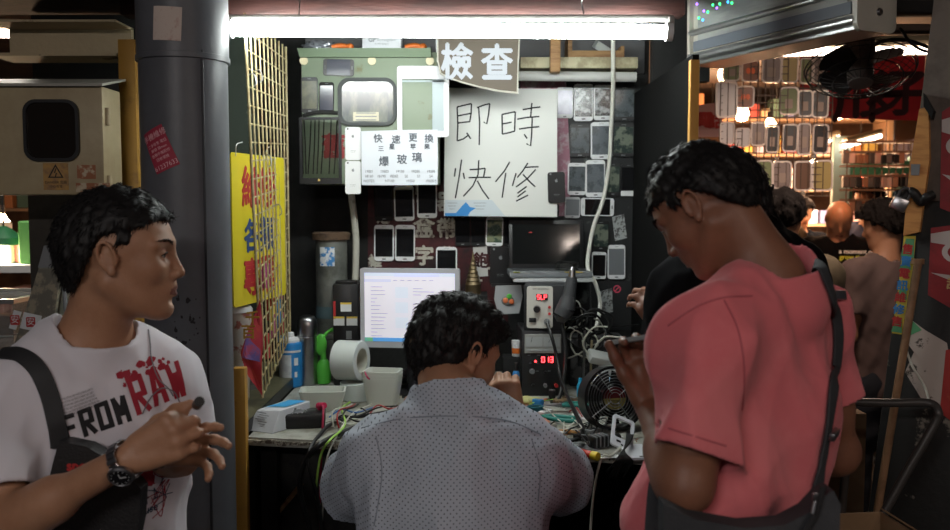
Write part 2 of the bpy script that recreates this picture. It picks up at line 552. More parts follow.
def add_hair(person, c, R, s, origin, mat, seed=1, thick=.013, front=(.082, .062), ear=(.012, .030), nape=(-.060, -.062), count=2600, L=.022,
             res=.003, flowdir=(-.4, 0, -.6), top=.006, side=.0, lumps=.004, lift=.35):
    c = np.array(c, float)
    W = lambda x, y, z: c+R@(np.array([x, y, z])*s)
    m = .155*s
    F = Field(c-m, c+m, res)
    F.ell(W(-.006, 0, .031), np.array((.094+thick, .074+thick+side, .078+thick+top))*s, R, .01)
    F.ell(W(-.030, 0, .000), np.array((.068+thick, .066+thick*.8+side, .080+thick*.5))*s, R, .03)
    if thick > .008: F.ell(W(.046, 0, .072), np.array((.050, .052, .026+thick*.5))*s, R, .03)
    wr = wrinkle(seed, 14, (40, 220), lumps, (1, 1, .45))
    fx, fz = front; ex, ez = ear; nx, nz = nape
    def cut(D, X, Y, Z):
        u = [((X-c[0])*R[0, i]+(Y-c[1])*R[1, i]+(Z-c[2])*R[2, i])/s for i in range(3)]
        x, y, z = u
        b = np.where(x > ex, ez+(fz-ez)*np.clip((x-ex)/(fx-ex), 0, 1.2)**1.0, ez+(nz-ez)*np.clip((x-ex)/(nx-ex), 0, 1.05)**1.15)
        b = b+.010*np.exp(-((np.abs(y)-.058)/.02)**2)*(x > ex)*0
        b = b+.003*np.sin(y*260+seed)+.002*np.sin(x*410)
        side_burn = ((np.abs(x-.022) < .011) & (z > -.012))*.02
        D = D+wr(x, y, z)*s
        g = (b-z)*s*.75-side_burn*s*.9
        return np.maximum(D, g)
    F.func(cut)
    o = field_obj('hair', F, mat, person, origin, it=1)
    me = o.data
    n = len(me.vertices)
    V = np.empty(n*3, np.float32); me.vertices.foreach_get('co', V); V = V.reshape(-1, 3)
    N = np.empty(n*3, np.float32); me.vertices.foreach_get('normal', N); N = N.reshape(-1, 3)
    lc = np.array(c)-np.array(origin)
    def flow(p, nn):
        q = R.T@(p-lc)
        d = np.array(flowdir, float)
        if q[2] > .07*s and q[0] > -.02: d = np.array((.9, q[1]*6, .15))
        return R@d
    bm = strands(V, N, count, L*s, flow, seed, lift=lift)
    b2 = nb(); b2.from_mesh(me)
    merge(b2, bm)
    for f in b2.faces: f.smooth = True
    b2.to_mesh(me); b2.free()
    return o
def clipcap(S, a, b, r1, r2, clip=None, k=.02, op='add', flat=None):
    a = np.array(a, np.float32); b = np.array(b, np.float32)
    m = max(r1, r2)+k+.012
    q = S.block(np.minimum(a, b)-m, np.maximum(a, b)+m)
    if q is None: return
    sl, X, Y, Z = q
    ab = b-a; L = float(ab@ab)+1e-12
    px, py, pz = X-a[0], Y-a[1], Z-a[2]
    t = np.clip((px*ab[0]+py*ab[1]+pz*ab[2])/L, 0, 1)
    vx, vy, vz = px-t*ab[0], py-t*ab[1], pz-t*ab[2]
    l2 = vx*vx+vy*vy+vz*vz
    f = 1.0
    if flat is not None:
        n = unit(flat[0]).astype(np.float32); f = flat[1]
        w = vx*n[0]+vy*n[1]+vz*n[2]; l2 = l2+w*w*(1/(f*f)-1)
    d = np.sqrt(l2)-(r1+(r2-r1)*t)
    if flat is not None: d = d*(f+(1-f)*.5)
    if clip is not None:
        for p, n in clip:
            n = unit(n); d = np.maximum(d, (X-p[0])*n[0]+(Y-p[1])*n[1]+(Z-p[2])*n[2])
    S.put(sl, d.astype(np.float32), k, op)
def displace(S, w, band=.03, mask=None):
    i = np.nonzero(np.abs(S.d) < band)
    X, Y, Z = S.ax[0][i[0]], S.ax[1][i[1]], S.ax[2][i[2]]
    v = w(X, Y, Z)
    if mask is not None: v = v*mask(X, Y, Z)
    S.d[i] -= v
def torso(S, J, off=0, k=.05, clip=None, b=1.0, belly=0):
    f = J['fwd']
    hipw = J.get('hipw', .155)*b+off; ww = J.get('waistw', .142)*b+off; cw = J.get('chestw', .158)*b+off
    A = lambda p, q, r1, r2, fl, kk=k: clipcap(S, p, q, r1, r2, clip, kk, 'add', (f, fl))
    A(J['pelvis'], J['waist'], hipw, ww, .70)
    A(J['waist'], J['chest'], ww, cw, .66+belly)
    A(J['chest'], J['upchest'], cw, cw*.86, .66)
    A(J['shL'], J['shR'], .056*b+off, .056*b+off, .9, .06)
    for s in ('shL', 'shR'):
        A(J['neckb'], J[s], .052*b+off, .050*b+off, .85, .05)
        A(J[s]*.72+J['chest']*.28, J['chest']*.8+J[s]*.2, .075*b+off, .09*b+off, .8, .05)
def make_joints(spec):
    """fill in whatever joints the spec leaves out, in metres"""
    J = dict(spec)
    V = lambda a: np.array(a, float)
    for k_ in list(J):
        if isinstance(J[k_], Vector): J[k_] = V(J[k_])
    f = unit(J['fwd']); J['fwd'] = f
    l = unit(V(J['shL'])-V(J['shR'])) if 'shL' in J else np.array([-f[1], f[0], 0])
    mid = (J['shL']+J['shR'])/2
    J.setdefault('neckb', mid+V((0, 0, .045)))
    J.setdefault('pelvis', V((mid[0], mid[1], mid[2]-.50)))
    up = unit(mid-J['pelvis']); Lt = np.linalg.norm(mid-J['pelvis'])
    J.setdefault('waist', J['pelvis']+up*Lt*.38)
    J.setdefault('chest', J['pelvis']+up*Lt*.72)
    J.setdefault('upchest', J['pelvis']+up*Lt*.90)
    lh = np.array([-f[1], f[0], 0.]); lh = unit(lh)
    fh = unit((f[0], f[1], 0)); u = V((0, 0, 1))
    J.setdefault('hipL', J['pelvis']+lh*.09-u*.03); J.setdefault('hipR', J['pelvis']-lh*.09-u*.03)
    for s in 'LR':
        h = J['hip'+s]
        if J.get('sit'):
            J.setdefault('kn'+s, h+fh*.42+(lh if s == 'L' else -lh)*.08+V((0, 0, -.06)))
            J.setdefault('an'+s, V((J['kn'+s][0], J['kn'+s][1], J.get('footz', .0)+.08))-fh*.10)
        else:
            J.setdefault('an'+s, V((h[0], h[1], J.get('footz', .0)+.08))+(lh if s == 'L' else -lh)*.03)
            J.setdefault('kn'+s, (h*.48+J['an'+s]*.52)+fh*.03)
    return J
def build_person(spec, mats, label, group=None, res=.0034, coarse=.010, detail=True):
    J = make_joints(spec)
    V = lambda a: np.array(a, float)
    R = head_frame(J['hfwd'], J.get('hpitch', 0), J.get('hroll', 0)); hs = J.get('hs', 1.0); hc = V(J['head'])
    b = J.get('build', 1.0)
    keys = ['pelvis', 'hipL', 'hipR', 'knL', 'knR', 'anL', 'anR', 'shL', 'shR', 'elL', 'elR', 'wrL', 'wrR', 'head']
    P = np.array([J[q] for q in keys])
    lo = P.min(0)-.20; hi = P.max(0)+.20; lo[2] = J.get('footz', 0)-.005
    lo[0] -= .06; hi[0] += .06
    org = V(((J['anL'][0]+J['anR'][0])/2, (J['anL'][1]+J['anR'][1])/2, J.get('footz', 0)))
    zs = []; xs = []; ys = []
    if detail:
        pts = [hc] + [J['wr'+s] for s in 'LR' if J['hand'+s].get('fine', True)]
        zs = [(p[2]-.15, p[2]+.15) for p in pts]; xs = [(p[0]-.15, p[0]+.15) for p in pts]; ys = [(p[1]-.15, p[1]+.15) for p in pts]
    S = Field(lo, hi, .0075 if detail else coarse, res if detail else coarse, zs=zs, xs=xs, ys=ys)
    torso(S, J, -.016, b=b)
    # legs
    for s in 'LR':
        S.cap(J['hip'+s], J['kn'+s], .082*b, .052*b, .03); S.cap(J['kn'+s], J['an'+s], .054*b, .036, .02)
        fh = unit((J['fwd'][0], J['fwd'][1], 0)); a = J['an'+s]
        S.cap(a-fh*.03-V((0, 0, .04)), a+fh*.13-V((0, 0, .05)), .034, .026, .02)
    nb_, hb = J['neckb'], hc+R@(V((-.022, 0, -.045))*hs)
    nr = J.get('neckr', .054)
    S.cap(nb_, hb, nr*1.05, nr*.98, .035)
    ar = J.get('armr', 1.0)
    for s in 'LR':
        sh, el, wr = J['sh'+s], J['el'+s], J['wr'+s]
        S.cap(sh, el, .046*ar, .037*ar, .03); S.cap(sh*.6+el*.4, sh*.35+el*.65, .045*ar, .041*ar, .03)
        S.cap(el, wr, .036*ar, .0245*ar, .015); S.cap(el*.86+wr*.14, el*.6+wr*.4, .041*ar, .037*ar, .03)
        h = J['hand'+s]
        add_hand(S, wr, h['ax'], h['back'], h.get('side', 1), h.get('s', 1.0), h.get('curl', (20, 25, 15)), h.get('spread', 4), h.get('thumb', (35, 20, 20)), h.get('curls'))
    W = add_head(S, hc, R, hs, detail, J.get('jaw', 1.0))
    def mf(C):
        q = (C-hc)@R/hs
        lip = (q[:, 0] > .084) & (np.abs(q[:, 1]) < .0215) & (q[:, 2] > -.0735+np.abs(q[:, 1])*.25) & (q[:, 2] < -.0525-np.abs(q[:, 1])*.22)
        return lip.astype(int)
    body = field_obj('person', S, [mats['skin'], mats.get('lips', mats['skin'])], None, org, it=1, matfn=mf, lam=.45, label=label, cat='person', group=group)
    O = V(org)
    # eyes and brows
    if detail:
        for y in (1, -1):
            e = nb(); c = W(.0735, y*.031, .004)-O
            Rm = Matrix([[*R[0]], [*R[1]], [*R[2]]]).to_4x4()
            t = nb(); bmesh.ops.create_uvsphere(t, u_segments=20, v_segments=20, radius=.0125*hs)
            bmesh.ops.transform(t, matrix=Matrix.Rotation(PI/2, 4, 'Y'), verts=t.verts)
            for f in t.faces:
                cx = f.calc_center_median().x/(.0125*hs)
                f.material_index = 2 if cx > .955 else 1 if cx > .86 else 0
            merge(e, t, Matrix.Translation(Vector(c)) @ Rm)
            obj('eye', e, [mats['eyewhite'], mats['iris'], mats['pupil']], body, smooth=True)
            el_ = nb(); tube(el_, [Vector(W(*q)-O) for q in ((.0835, y*.0185, .0050), (.0880, y*.025, .0082), (.0888, y*.032, .0088), (.0860, y*.040, .0065), (.0815, y*.0455, .0030))], .0010*hs, n=6, k=4); obj('eyelashes', el_, mats['hair'], body, smooth=True)
            bw = nb(); rs = random.Random(3)
            for i in range(150):
                u = rs.random(); yy = .010+.040*u; zz = .022+.007*math.sin(u*2.6)+rs.uniform(-.0035, .0035)*(1-u*.5); xx = .0950-.0015*u-.55*(yy-.010)**2/.04
                a = W(xx-.001, y*yy, zz); d = R@V((.003, y*.008, .003))*hs
                tube(bw, [Vector(a-O), Vector(a+d-O)], .0008*hs, n=4, k=0, taper=.2)
            obj('eyebrow', bw, mats['hair'], body)
    if J.get('hair') is not None:
        add_hair(body, hc, R, hs, O, mats['hair'], **J['hair'])
    # shirt
    cr = J.get('cres', .0045 if detail else .009)
    su = J['shirt']
    lo2 = np.array([lo[0], lo[1], su['hem']-.03])
    wr_ = wrinkle(su.get('seed', 3), 12, su.get('wf', (14, 70)), su.get('wamp', .0030), su.get('aniso', (1, 1, .5)))
    A = Field(lo2, hi, cr); C = Field(lo2, hi, cr)
    so = su.get('off', .012)
    cuffs = []
    for s in 'LR':
        sh, el, wr = J['sh'+s], J['el'+s], J['wr'+s]
        tlen = su.get('sleeve'+s, su.get('sleeve', .62))
        r0 = .056*ar+so; r1 = (.050*ar+so)*su.get('flare', 1.1)
        if tlen > 1:
            nrm = unit(wr-el); end = el+(wr-el)*(tlen-1)
            A.cap(sh, el, r0, .046*ar+so, .01); A.cap(el, end+nrm*.05, .046*ar+so, .036*ar+so, .03)
            cuffs.append((end, nrm, .036*ar+so))
        else:
            end = sh+(el-sh)*tlen; nrm = unit(unit(el-sh)+V(su.get('cuff'+s, (0, 0, 0))))
            A.cap(sh-(el-sh)*.05, end+unit(el-sh)*.035, r0, r1, .03)
            cuffs.append((end, nrm, r1))
    displace(A, wr_, .03)
    for end, nrm, r in cuffs:
        sl, X, Y, Z = A.block(end-.17, end+.17)
        pl = (X-end[0])*nrm[0]+(Y-end[1])*nrm[1]+(Z-end[2])*nrm[2]
        rad = np.sqrt((X-end[0])**2+(Y-end[1])**2+(Z-end[2])**2)
        raw = A.d[sl]
        cav = np.maximum(np.maximum(raw+max(.0085, cr*2.1), -(pl+.045)), rad-.14)
        A.d[sl] = np.where(rad < .155, np.maximum(np.maximum(raw, pl), -cav), raw)
    torso(C, J, so, .06, None, b=b, belly=su.get('belly', 0))
    for (p, q, r1, r2, kk) in su.get('extra', []): C.cap(V(p), V(q), r1, r2, kk)
    nd0 = unit(hb-nb_); nd = unit(nd0*.4+V((0, 0, .6))); nr2 = nr*1.05+su.get('collar', .010)
    cb = nb_+V(su.get('coff', (0, 0, 0)))
    displace(C, wr_, .03)
    hh = np.maximum(.03-np.abs(A.d-C.d), 0)/.03
    C.d = np.minimum(A.d, C.d)-hh*hh*.03*.25
    clipcap(C, cb-nd*.03, cb+nd*.10, nr2+.013, nr2+.010, [(cb+nd*su.get('cup', .012), nd)], .010)
    C.cap(cb-nd*.02, cb+nd*.2, nr2+.001, nr2+.010, .003, 'sub')
    C.half(V((0, 0, su['hem'])), (0, 0, -1))
    shirt = field_obj(su.get('name', 'shirt'), C, su['mat'], body, O, it=2, island=.2)
    # trousers and shoes
    tr = J.get('trousers')
    if tr:
        hz = J['pelvis'][2]+.13
        C = Field(lo, np.array([hi[0], hi[1], hz+.05]), .010)
        torso(C, J, .006, .04, [(V((0, 0, hz-.02)), V((0, 0, 1)))], b=b)
        C.d[:, :, C.ax[2] > hz-.01] = .1
        for s in 'LR':
            C.cap(J['hip'+s], J['kn'+s], .096*b, .068*b, .03); C.cap(J['kn'+s], J['an'+s], .068*b, .052*b, .02)
        C.half(V((0, 0, J.get('footz', 0)+.045)), (0, 0, -1))
        displace(C, wrinkle(5, 8, (12, 50), .003), .03)
        field_obj('trousers', C, tr, body, O, it=1, island=.2)
        for s in 'LR':
            C = Field(J['an'+s]-.25, J['an'+s]+.25, .007)
            fh = unit((J['fwd'][0], J['fwd'][1], 0)); a = J['an'+s]
            C.cap(a-fh*.04-V((0, 0, .042)), a+fh*.15-V((0, 0, .045)), .040, .035, .02); C.cap(a-fh*.01, a-V((0, 0, .03)), .042, .045, .02)
            C.half(V((0, 0, J.get('footz', 0)+.002)), (0, 0, -1))
            field_obj('shoe', C, mats['shoe'], body, O, it=1, island=.2)
    return body, J, W, shirt, O
def decal(parent, shirt, O, pieces, plane, mats, name='print', lift=.0012, edge=.008):
    """printed ink laid onto the cloth: pieces = bm in (x,z) metres; plane = (centre, right, up) world; each vertex dropped onto the cloth"""
    bvh = BVHTree.FromPolygons([v.co for v in shirt.data.vertices], [p.vertices[:] for p in shirt.data.polygons])
    c, r, u = [Vector(x) for x in plane]; r.normalize(); u = (u-r*u.dot(r)).normalized(); n = r.cross(u)   # n points to the viewer side
    bm = pieces
    bmesh.ops.triangulate(bm, faces=bm.faces)
    for _ in range(5):
        es = [e for e in bm.edges if e.calc_length() > edge]
        if not es: break
        bmesh.ops.subdivide_edges(bm, edges=es, cuts=1); bmesh.ops.triangulate(bm, faces=bm.faces)
    bad = []
    for v in bm.verts:
        p = c+r*v.co.x+u*v.co.z-Vector(O)
        hit = bvh.ray_cast(p+n*.35, -n, .8)
        if hit[0] is None: bad.append(v); continue
        v.co = hit[0]+n*(lift)
    if bad: bmesh.ops.delete(bm, geom=bad, context='VERTS')
    return obj(name, bm, mats, parent, auto='keep')
# ---------------------------------------------------------------- the people
def skinmat(n, c, c2, **k): return M(n, c, .48, c2=c2, scale=14, mixlo=.3, mixhi=.75, bump=.12, bscale=260, sss=.08, **k)
SK1 = skinmat('skin_warm', 'b08468', '9c6f54'); SK2 = skinmat('skin_brown', '8c604a', '7a503e'); SK3 = skinmat('skin_light', 'b07f62', '9d6c50')
HAIR = M('hair_black', (.007, .006, .006), .55, spec=.35)
HAIRB = M('hair_dark_brown', (.010, .007, .006), .85, spec=.15)
def mt(skin, hair=HAIR):
    return dict(skin=skin, lips=M('lips', '7a483c', .45, spec=.4), hair=hair, eyewhite=M('eye_white', '9a918a', .25), iris=M('iris', (.03, .015, .008), .2), pupil=M('pupil', (.003,.003,.003), .15),
                shoe=M('shoe_black', (.012, .012, .013), .5))
NP = lambda *a: np.array(at(*a), float)
WHITE_T = M('white_cotton', 'd9d5dc', .85, bump=.15, bscale=700, sheen=.2)
PINK_T = M('pink_cotton', 'd76e74', .9, c2='dc7a7e', scale=5, bump=.15, bscale=700, sheen=.15)
BLACK_T = M('black_cotton', (.004, .004, .005), .95, spec=.1)
GREY_T = M('taupe_cotton', '5f4c48', .9)
DARKTR = M('dark_denim', (.015, .016, .022), .9)
# --- man in the white T-shirt
def man_white():
    lf = unit((.80, .60, 0)); fw = np.array([lf[1], -lf[0], 0])
    mid = NP(97, 384, 1.67)
    J = dict(head=NP(119, 255, 1.665), hfwd=(.985, .17), hpitch=2, hs=1.02, fwd=fw, shL=mid+lf*.132+np.array((0, 0, -.014)), shR=mid-lf*.178+np.array((0, 0, -.005)),
             neckb=NP(95, 338, 1.68), pelvis=np.array((mid[0]-.02, mid[1]+.03, mid[2]-.50)), neckr=.056,
             elR=NP(2, 528, 1.47), wrR=NP(128, 459, 1.42), elL=NP(180, 456, 1.76), wrL=NP(151, 449, 1.51), armr=.98,
             handR=dict(ax=(.86, -.02, .44), back=(.05, -1, .22), side=1, s=1.0, curls=[(62, 55, 35), (48, 60, 40), (40, 62, 45), (40, 60, 45)], thumb=(20, 10, 25)),
             handL=dict(ax=(.93, -.18, .13), back=(-.15, .9, .35), side=-1, s=1.0, curls=[(8, 12, 8), (14, 16, 10), (24, 20, 12), (34, 26, 16)], spread=9, thumb=(48, 10, 15)),
             hair=dict(seed=4, thick=.007, front=(.078, .066), ear=(-.014, .036), nape=(-.064, -.060), count=5000, L=.016, flowdir=(-.3, 0, -.7), lumps=.0018, top=.007, lift=.22),
             shirt=dict(mat=WHITE_T, hem=.80, sleeve=.74, off=.014, flare=1.28, wamp=.0040, seed=8, wf=(11, 42), collar=.010, cup=.006, coff=(.004, -.008, -.004)),
             trousers=DARKTR)
    body, J, W, shirt, O = build_person(J, mt(SK1), 'man in white T-shirt with red and black lettering, looking right, hands clasped', res=.0028)
    lf3, up3 = Vector(lf), Vector((0, 0, 1))
    ink = [M('ink_black', (.018, .018, .02), .8), M('ink_red', '9d2434', .8), M('ink_grey', (.12, .12, .13), .8), M('ink_blue', '2c4256', .8)]
    def T2(body_, size, x, z, mi, bold=.004, sx=1, shear=0, parts=None):
        t = text_bm(body_, size, bold=bold*size, ext=0, align='LEFT', sx=sx)
        for v in t.verts: v.co.x += shear*v.co.z; v.co += Vector((x, 0, z))
        merge(parts, t, None, mi)
    bm = nb()
    GL = dict(F=[[(0,0),(0,1)],[(0,1),(1,1)],[(0,.52),(.8,.52)]], R=[[(0,0),(0,1)],[(0,1),(.95,1)],[(1,1),(1,.5)],[(0,.5),(1,.5)],[(.35,.5),(1,0)]],
              O=[[(0,0),(0,1)],[(0,1),(1,1)],[(1,1),(1,0)],[(1,0),(0,0)]], M=[[(0,0),(0,1)],[(0,1),(.5,.35)],[(.5,.35),(1,1)],[(1,1),(1,0)]],
              A=[[(0,0),(.35,1)],[(.35,1),(.65,1)],[(.65,1),(1,0)],[(.15,.38),(.85,.38)]], W=[[(0,1),(.2,0)],[(.2,0),(.5,.7)],[(.5,.7),(.8,0)],[(.8,0),(1,1)]])
    def block(word, x, z, w, h, gap, t, mi):
        for ch in word:
            for a, b in GL[ch]:
                a = Vector((x+a[0]*w, 0, z+a[1]*h)); b = Vector((x+b[0]*w, 0, z+b[1]*h)); d = (b-a).normalized(); n_ = Vector((-d.z, 0, d.x))*t/2
                q = nb(); q.faces.new([q.verts.new(v) for v in (a-d*t*.4+n_, a-d*t*.4-n_, b+d*t*.4-n_, b+d*t*.4+n_)]); merge(bm, q, None, mi)
            x += w+gap
    block('FROM', -.058, -.022, .0165, .042, .0135, .0085, 0)
    block('RAW', .068, -.016, .021, .060, .016, .0100, 1)
    for i in range(6): T2('ten stories of the city told in black and red ink on cloth'[i*3:i*3+44],   .0062, -.060+.001*i, .052-.0060*i, 2, .0, .62, 0, bm)
    rs = random.Random(5)
    for i in range(26):
        x, z = rs.uniform(.055, .150), rs.uniform(.036, .066); r = rs.uniform(.002, .009)
        t = nb(); vs = [t.verts.new((x+r*rs.uniform(.5, 1.2)*math.cos(a*PI/4), 0, z+r*rs.uniform(.5, 1.1)*math.sin(a*PI/4))) for a in range(8)]; t.faces.new(vs); merge(bm, t, None, 1)
    c = NP(105, 422, 1.55)+np.array((0, 0, 0))
    rt = unit(np.array(lf3)*1.0+np.array((0, 0, .22)))
    decal(body, shirt, O, bm, (c, rt, (0, 0, 1)), ink)
    bm = nb()
    for i in range(16):
        x, z = rs.uniform(-.03, .05), rs.uniform(-.03, .05); pts = [(x+rs.uniform(-.03, .03), z+rs.uniform(-.03, .03)) for _ in range(5)]
        pp = smooth_path([(p[0], 0, p[1]) for p in pts], 5)
        for a, b in zip(pp, pp[1:]):
            d = (b-a); 
            if d.length < 1e-5: continue
            nrm = Vector((-d.z, 0, d.x)).normalized()*.0009
            t = nb(); t.faces.new([t.verts.new(q) for q in (a+nrm, a-nrm, b-nrm, b+nrm)]); merge(bm, t, None, 3 if i % 3 else 1)
    for x, z, r in ((.012, .045, .016), (.018, .022, .012), (-.012, .030, .010)):
        t = nb(); vs = [t.verts.new((x+r*rs.uniform(.7, 1.1)*math.cos(a*PI/5), 0, z+1.2*r*rs.uniform(.7, 1.1)*math.sin(a*PI/5))) for a in range(10)]; t.faces.new(vs); merge(bm, t, None, 1)
    T2('blu ruse', .022, -.035, -.035, 3, .02, 1, 0, bm)
    decal(body, shirt, O, bm, (NP(157, 508, 1.55), lf3, (0, 0, 1)), ink)
    return body, J, shirt, O
# --- seated technician
def dotted():
    m = M('dotted_shirting', 'b4bcc8', .85, bump=.1, bscale=600)
    nt = m.node_tree; L = nt.links; b = nt.nodes['Principled BSDF']
    tc = nt.nodes.new('ShaderNodeTexCoord'); mp = nt.nodes.new('ShaderNodeMapping'); mp.inputs['Scale'].default_value = (86, 0, 86); mp.inputs['Rotation'].default_value = (0, 0, 0)
    L.new(tc.outputs['Object'], mp.inputs['Vector'])
    outs = []
    for off in (0, .5):
        a = nt.nodes.new('ShaderNodeVectorMath'); a.operation = 'ADD'; a.inputs[1].default_value = (off, 0, off); L.new(mp.outputs[0], a.inputs[0])
        f = nt.nodes.new('ShaderNodeVectorMath'); f.operation = 'FRACTION'; L.new(a.outputs[0], f.inputs[0])
        s = nt.nodes.new('ShaderNodeVectorMath'); s.operation = 'DISTANCE'; s.inputs[1].default_value = (.5, 0, .5); L.new(f.outputs[0], s.inputs[0])
        outs.append(s.outputs['Value'])
    mn = nt.nodes.new('ShaderNodeMath'); mn.operation = 'MINIMUM'; L.new(outs[0], mn.inputs[0]); L.new(outs[1], mn.inputs[1])
    r = nt.nodes.new('ShaderNodeValToRGB'); r.color_ramp.elements[0].position = .085; r.color_ramp.elements[0].color = (.05, .055, .07, 1)
    r.color_ramp.elements[1].position = .135; r.color_ramp.elements[1].color = hexc('b4bcc8')
    L.new(mn.outputs[0], r.inputs[0]); L.new(r.outputs[0], b.inputs['Base Color'])
    return m
def man_seated():
    mid = NP(454, 458, 1.80)
    a = math.radians(56)
    sh = np.array((.150, -.02, 0))
    J = dict(head=NP(455, 351, 1.93), hfwd=(math.sin(a), math.cos(a)), hpitch=24, hs=1.0, fwd=(.06, 1, 0), shL=mid-sh, shR=mid+sh, neckb=NP(450, 397, 1.84),
             pelvis=np.array((mid[0]-.02, mid[1]-.10, mid[2]-.50)), waistw=.150, chestw=.165, hipw=.165,
             elL=NP(352, 490, 2.0), wrL=NP(418, 400, 2.2), elR=NP(568, 482, 2.02), wrR=NP(514, 418, 2.08), sit=True, footz=.0, armr=1.0,
             handL=dict(ax=(.25, .95, -.05), back=(.1, .1, 1), side=1, curl=(15, 25, 20)),
             handR=dict(ax=(-.30, .05, .95), back=(-.15, -1, 0), side=1, s=.95, curls=[(60, 70, 50)]*4, thumb=(20, 15, 15)),
             hair=dict(seed=9, thick=.009, front=(.084, .062), ear=(.020, .034), nape=(-.068, -.086), count=6500, L=.017, flowdir=(.0, 0, -.7), lumps=.0018, side=-.005, top=.008, lift=.3),
             shirt=dict(mat=dotted(), hem=mid[2]-.62, sleeve=.90, off=.020, flare=1.30, wamp=.0045, seed=12, wf=(10, 45), collar=.008, cup=.026, cuffR=(.3, -.1, -.3), aniso=(1, 1, .35)),
             trousers=DARKTR, anL=np.array((-.25, 2.12, .38)), anR=np.array((.10, 2.12, .38)))
    body, J, W, shirt, O = build_person(J, mt(SK1), 'seated technician in dotted pale blue shirt, seen from behind, hand at his chin', res=.003)
    # collar band and yoke seam
    nb_, hb = J['neckb'], np.array(J['head'])
    return body, J, shirt, O
# --- man in the pink T-shirt
def man_pink():
    shL = NP(704, 350, 1.33); shR = NP(806, 318, 1.56)
    lf = unit(shL-shR); fw = unit((lf[1], -lf[0], 0))
    J = dict(head=NP(705, 206, 1.48), hfwd=(-.84, .54), hpitch=40, hroll=0, hs=.855, fwd=fw, shL=shL, shR=shR, neckb=NP(768, 280, 1.45), neckr=.052,
             pelvis=NP(737, 600, 1.44), elL=NP(686, 486, 1.28), wrL=NP(651, 409, 1.50), elR=NP(836, 452, 1.58), wrR=NP(815, 440, 1.80), armr=1.02, waistw=.132, chestw=.150, hipw=.14,
             handL=dict(ax=(-.12, .30, .94), back=(.10, .85, -.35), side=-1, s=1.0, curls=[(40, 40, 25), (44, 44, 25), (48, 46, 28), (52, 48, 28)], spread=4, thumb=(24, 0, 5)),
             handR=dict(ax=(-.8, .5, .2), back=(.2, .3, .9), side=1, fine=False),
             hair=dict(seed=14, thick=.005, front=(.090, .058), ear=(-.014, .034), nape=(-.070, -.056), count=6000, L=.013, flowdir=(-.1, 0, -.7), lumps=.0018, top=.008, lift=.22),
             shirt=dict(mat=PINK_T, hem=.86, sleeve=.76, off=.018, flare=1.18, sleeveR=.60, cuffL=(-.1,0,.1), wamp=.0058, seed=21, wf=(10, 44), collar=.020, cup=.010, coff=(.004, 0, -.004), aniso=(1, 1, .4),
                        extra=[(NP(700, 400, 1.55), NP(668, 520, 1.62), .06, .10, .08)]),
             trousers=DARKTR, cres=.0038)
    return build_person(J, mt(SK2), 'young man in pink T-shirt with dark crossbody strap, looking down at phone in his hand', res=.0028)
def man_black():
    shL = NP(706, 296, 1.98); shR = NP(793, 278, 2.06)
    J = dict(head=NP(722, 208, 2.04), hfwd=(-.35, .94), hpitch=25, hs=.98, fwd=(-.5, .86, 0), shL=shL+np.array((-.05, 0, 0)), shR=shR, neckb=NP(748, 240, 2.05),
             pelvis=NP(745, 520, 2.08), elL=NP(668, 380, 1.98), wrL=NP(664, 330, 2.16), elR=NP(815, 400, 2.1), wrR=NP(760, 380, 2.3),
             handL=dict(ax=(-.5, .1, .85), back=(.4, -.9, .1), side=-1, s=.9, curl=(35, 40, 30)), handR=dict(ax=(-.8, .5, .2), back=(.2, .3, .9), side=1, fine=False),
             hair=dict(seed=15, thick=.012, count=1800), shirt=dict(mat=BLACK_T, hem=.80, sleeve=.9, off=.022, flare=1.2, wamp=.003), trousers=DARKTR, cres=.007)
    return build_person(J, mt(SK2), 'person in black at the bench beyond the man in pink, mostly hidden by him', res=.004)
def bystander(head, hfwd, fwd, shirtmat, label, hpitch=10, height=1.68, hair=True, hs=.95, arms='front', hairk=None, group=None, skin=SK3, hem=.82, coarse=.0085, sleeve=.62, neck=.245):
    f = unit((fwd[0], fwd[1], 0)); l = np.array([-f[1], f[0], 0]); h = np.array(head, float); u = np.array((0, 0, 1.))
    mid = h-u*neck-f*.02
    J = dict(head=h, hfwd=hfwd, hpitch=hpitch, hs=hs, fwd=f, shL=mid+l*.165, shR=mid-l*.165, neckb=mid+u*.045, pelvis=mid-u*.49)
    for s, q in (('L', 1), ('R', -1)):
        J['el'+s] = mid+l*q*.21-u*.27-f*.01
        J['wr'+s] = J['el'+s]+(f*.20+u*.10-l*q*.09 if arms == 'front' else f*.03-u*.24)
        J['hand'+s] = dict(ax=tuple(J['wr'+s]-J['el'+s]), back=tuple(u*1.0+f*.1 if arms == 'front' else l*q), side=q, curl=(20, 25, 20))
    if hair: J['hair'] = dict(dict(seed=int(abs(h[0]*31)) % 50, thick=.014, count=900, L=.018, res=.005), **(hairk or {}))
    J['shirt'] = dict(mat=shirtmat, hem=mid[2]-.56, sleeve=sleeve, off=.016, wamp=.003)
    J['trousers'] = DARKTR
    return build_person(J, mt(skin, HAIRB), label, group, detail=False, coarse=coarse)
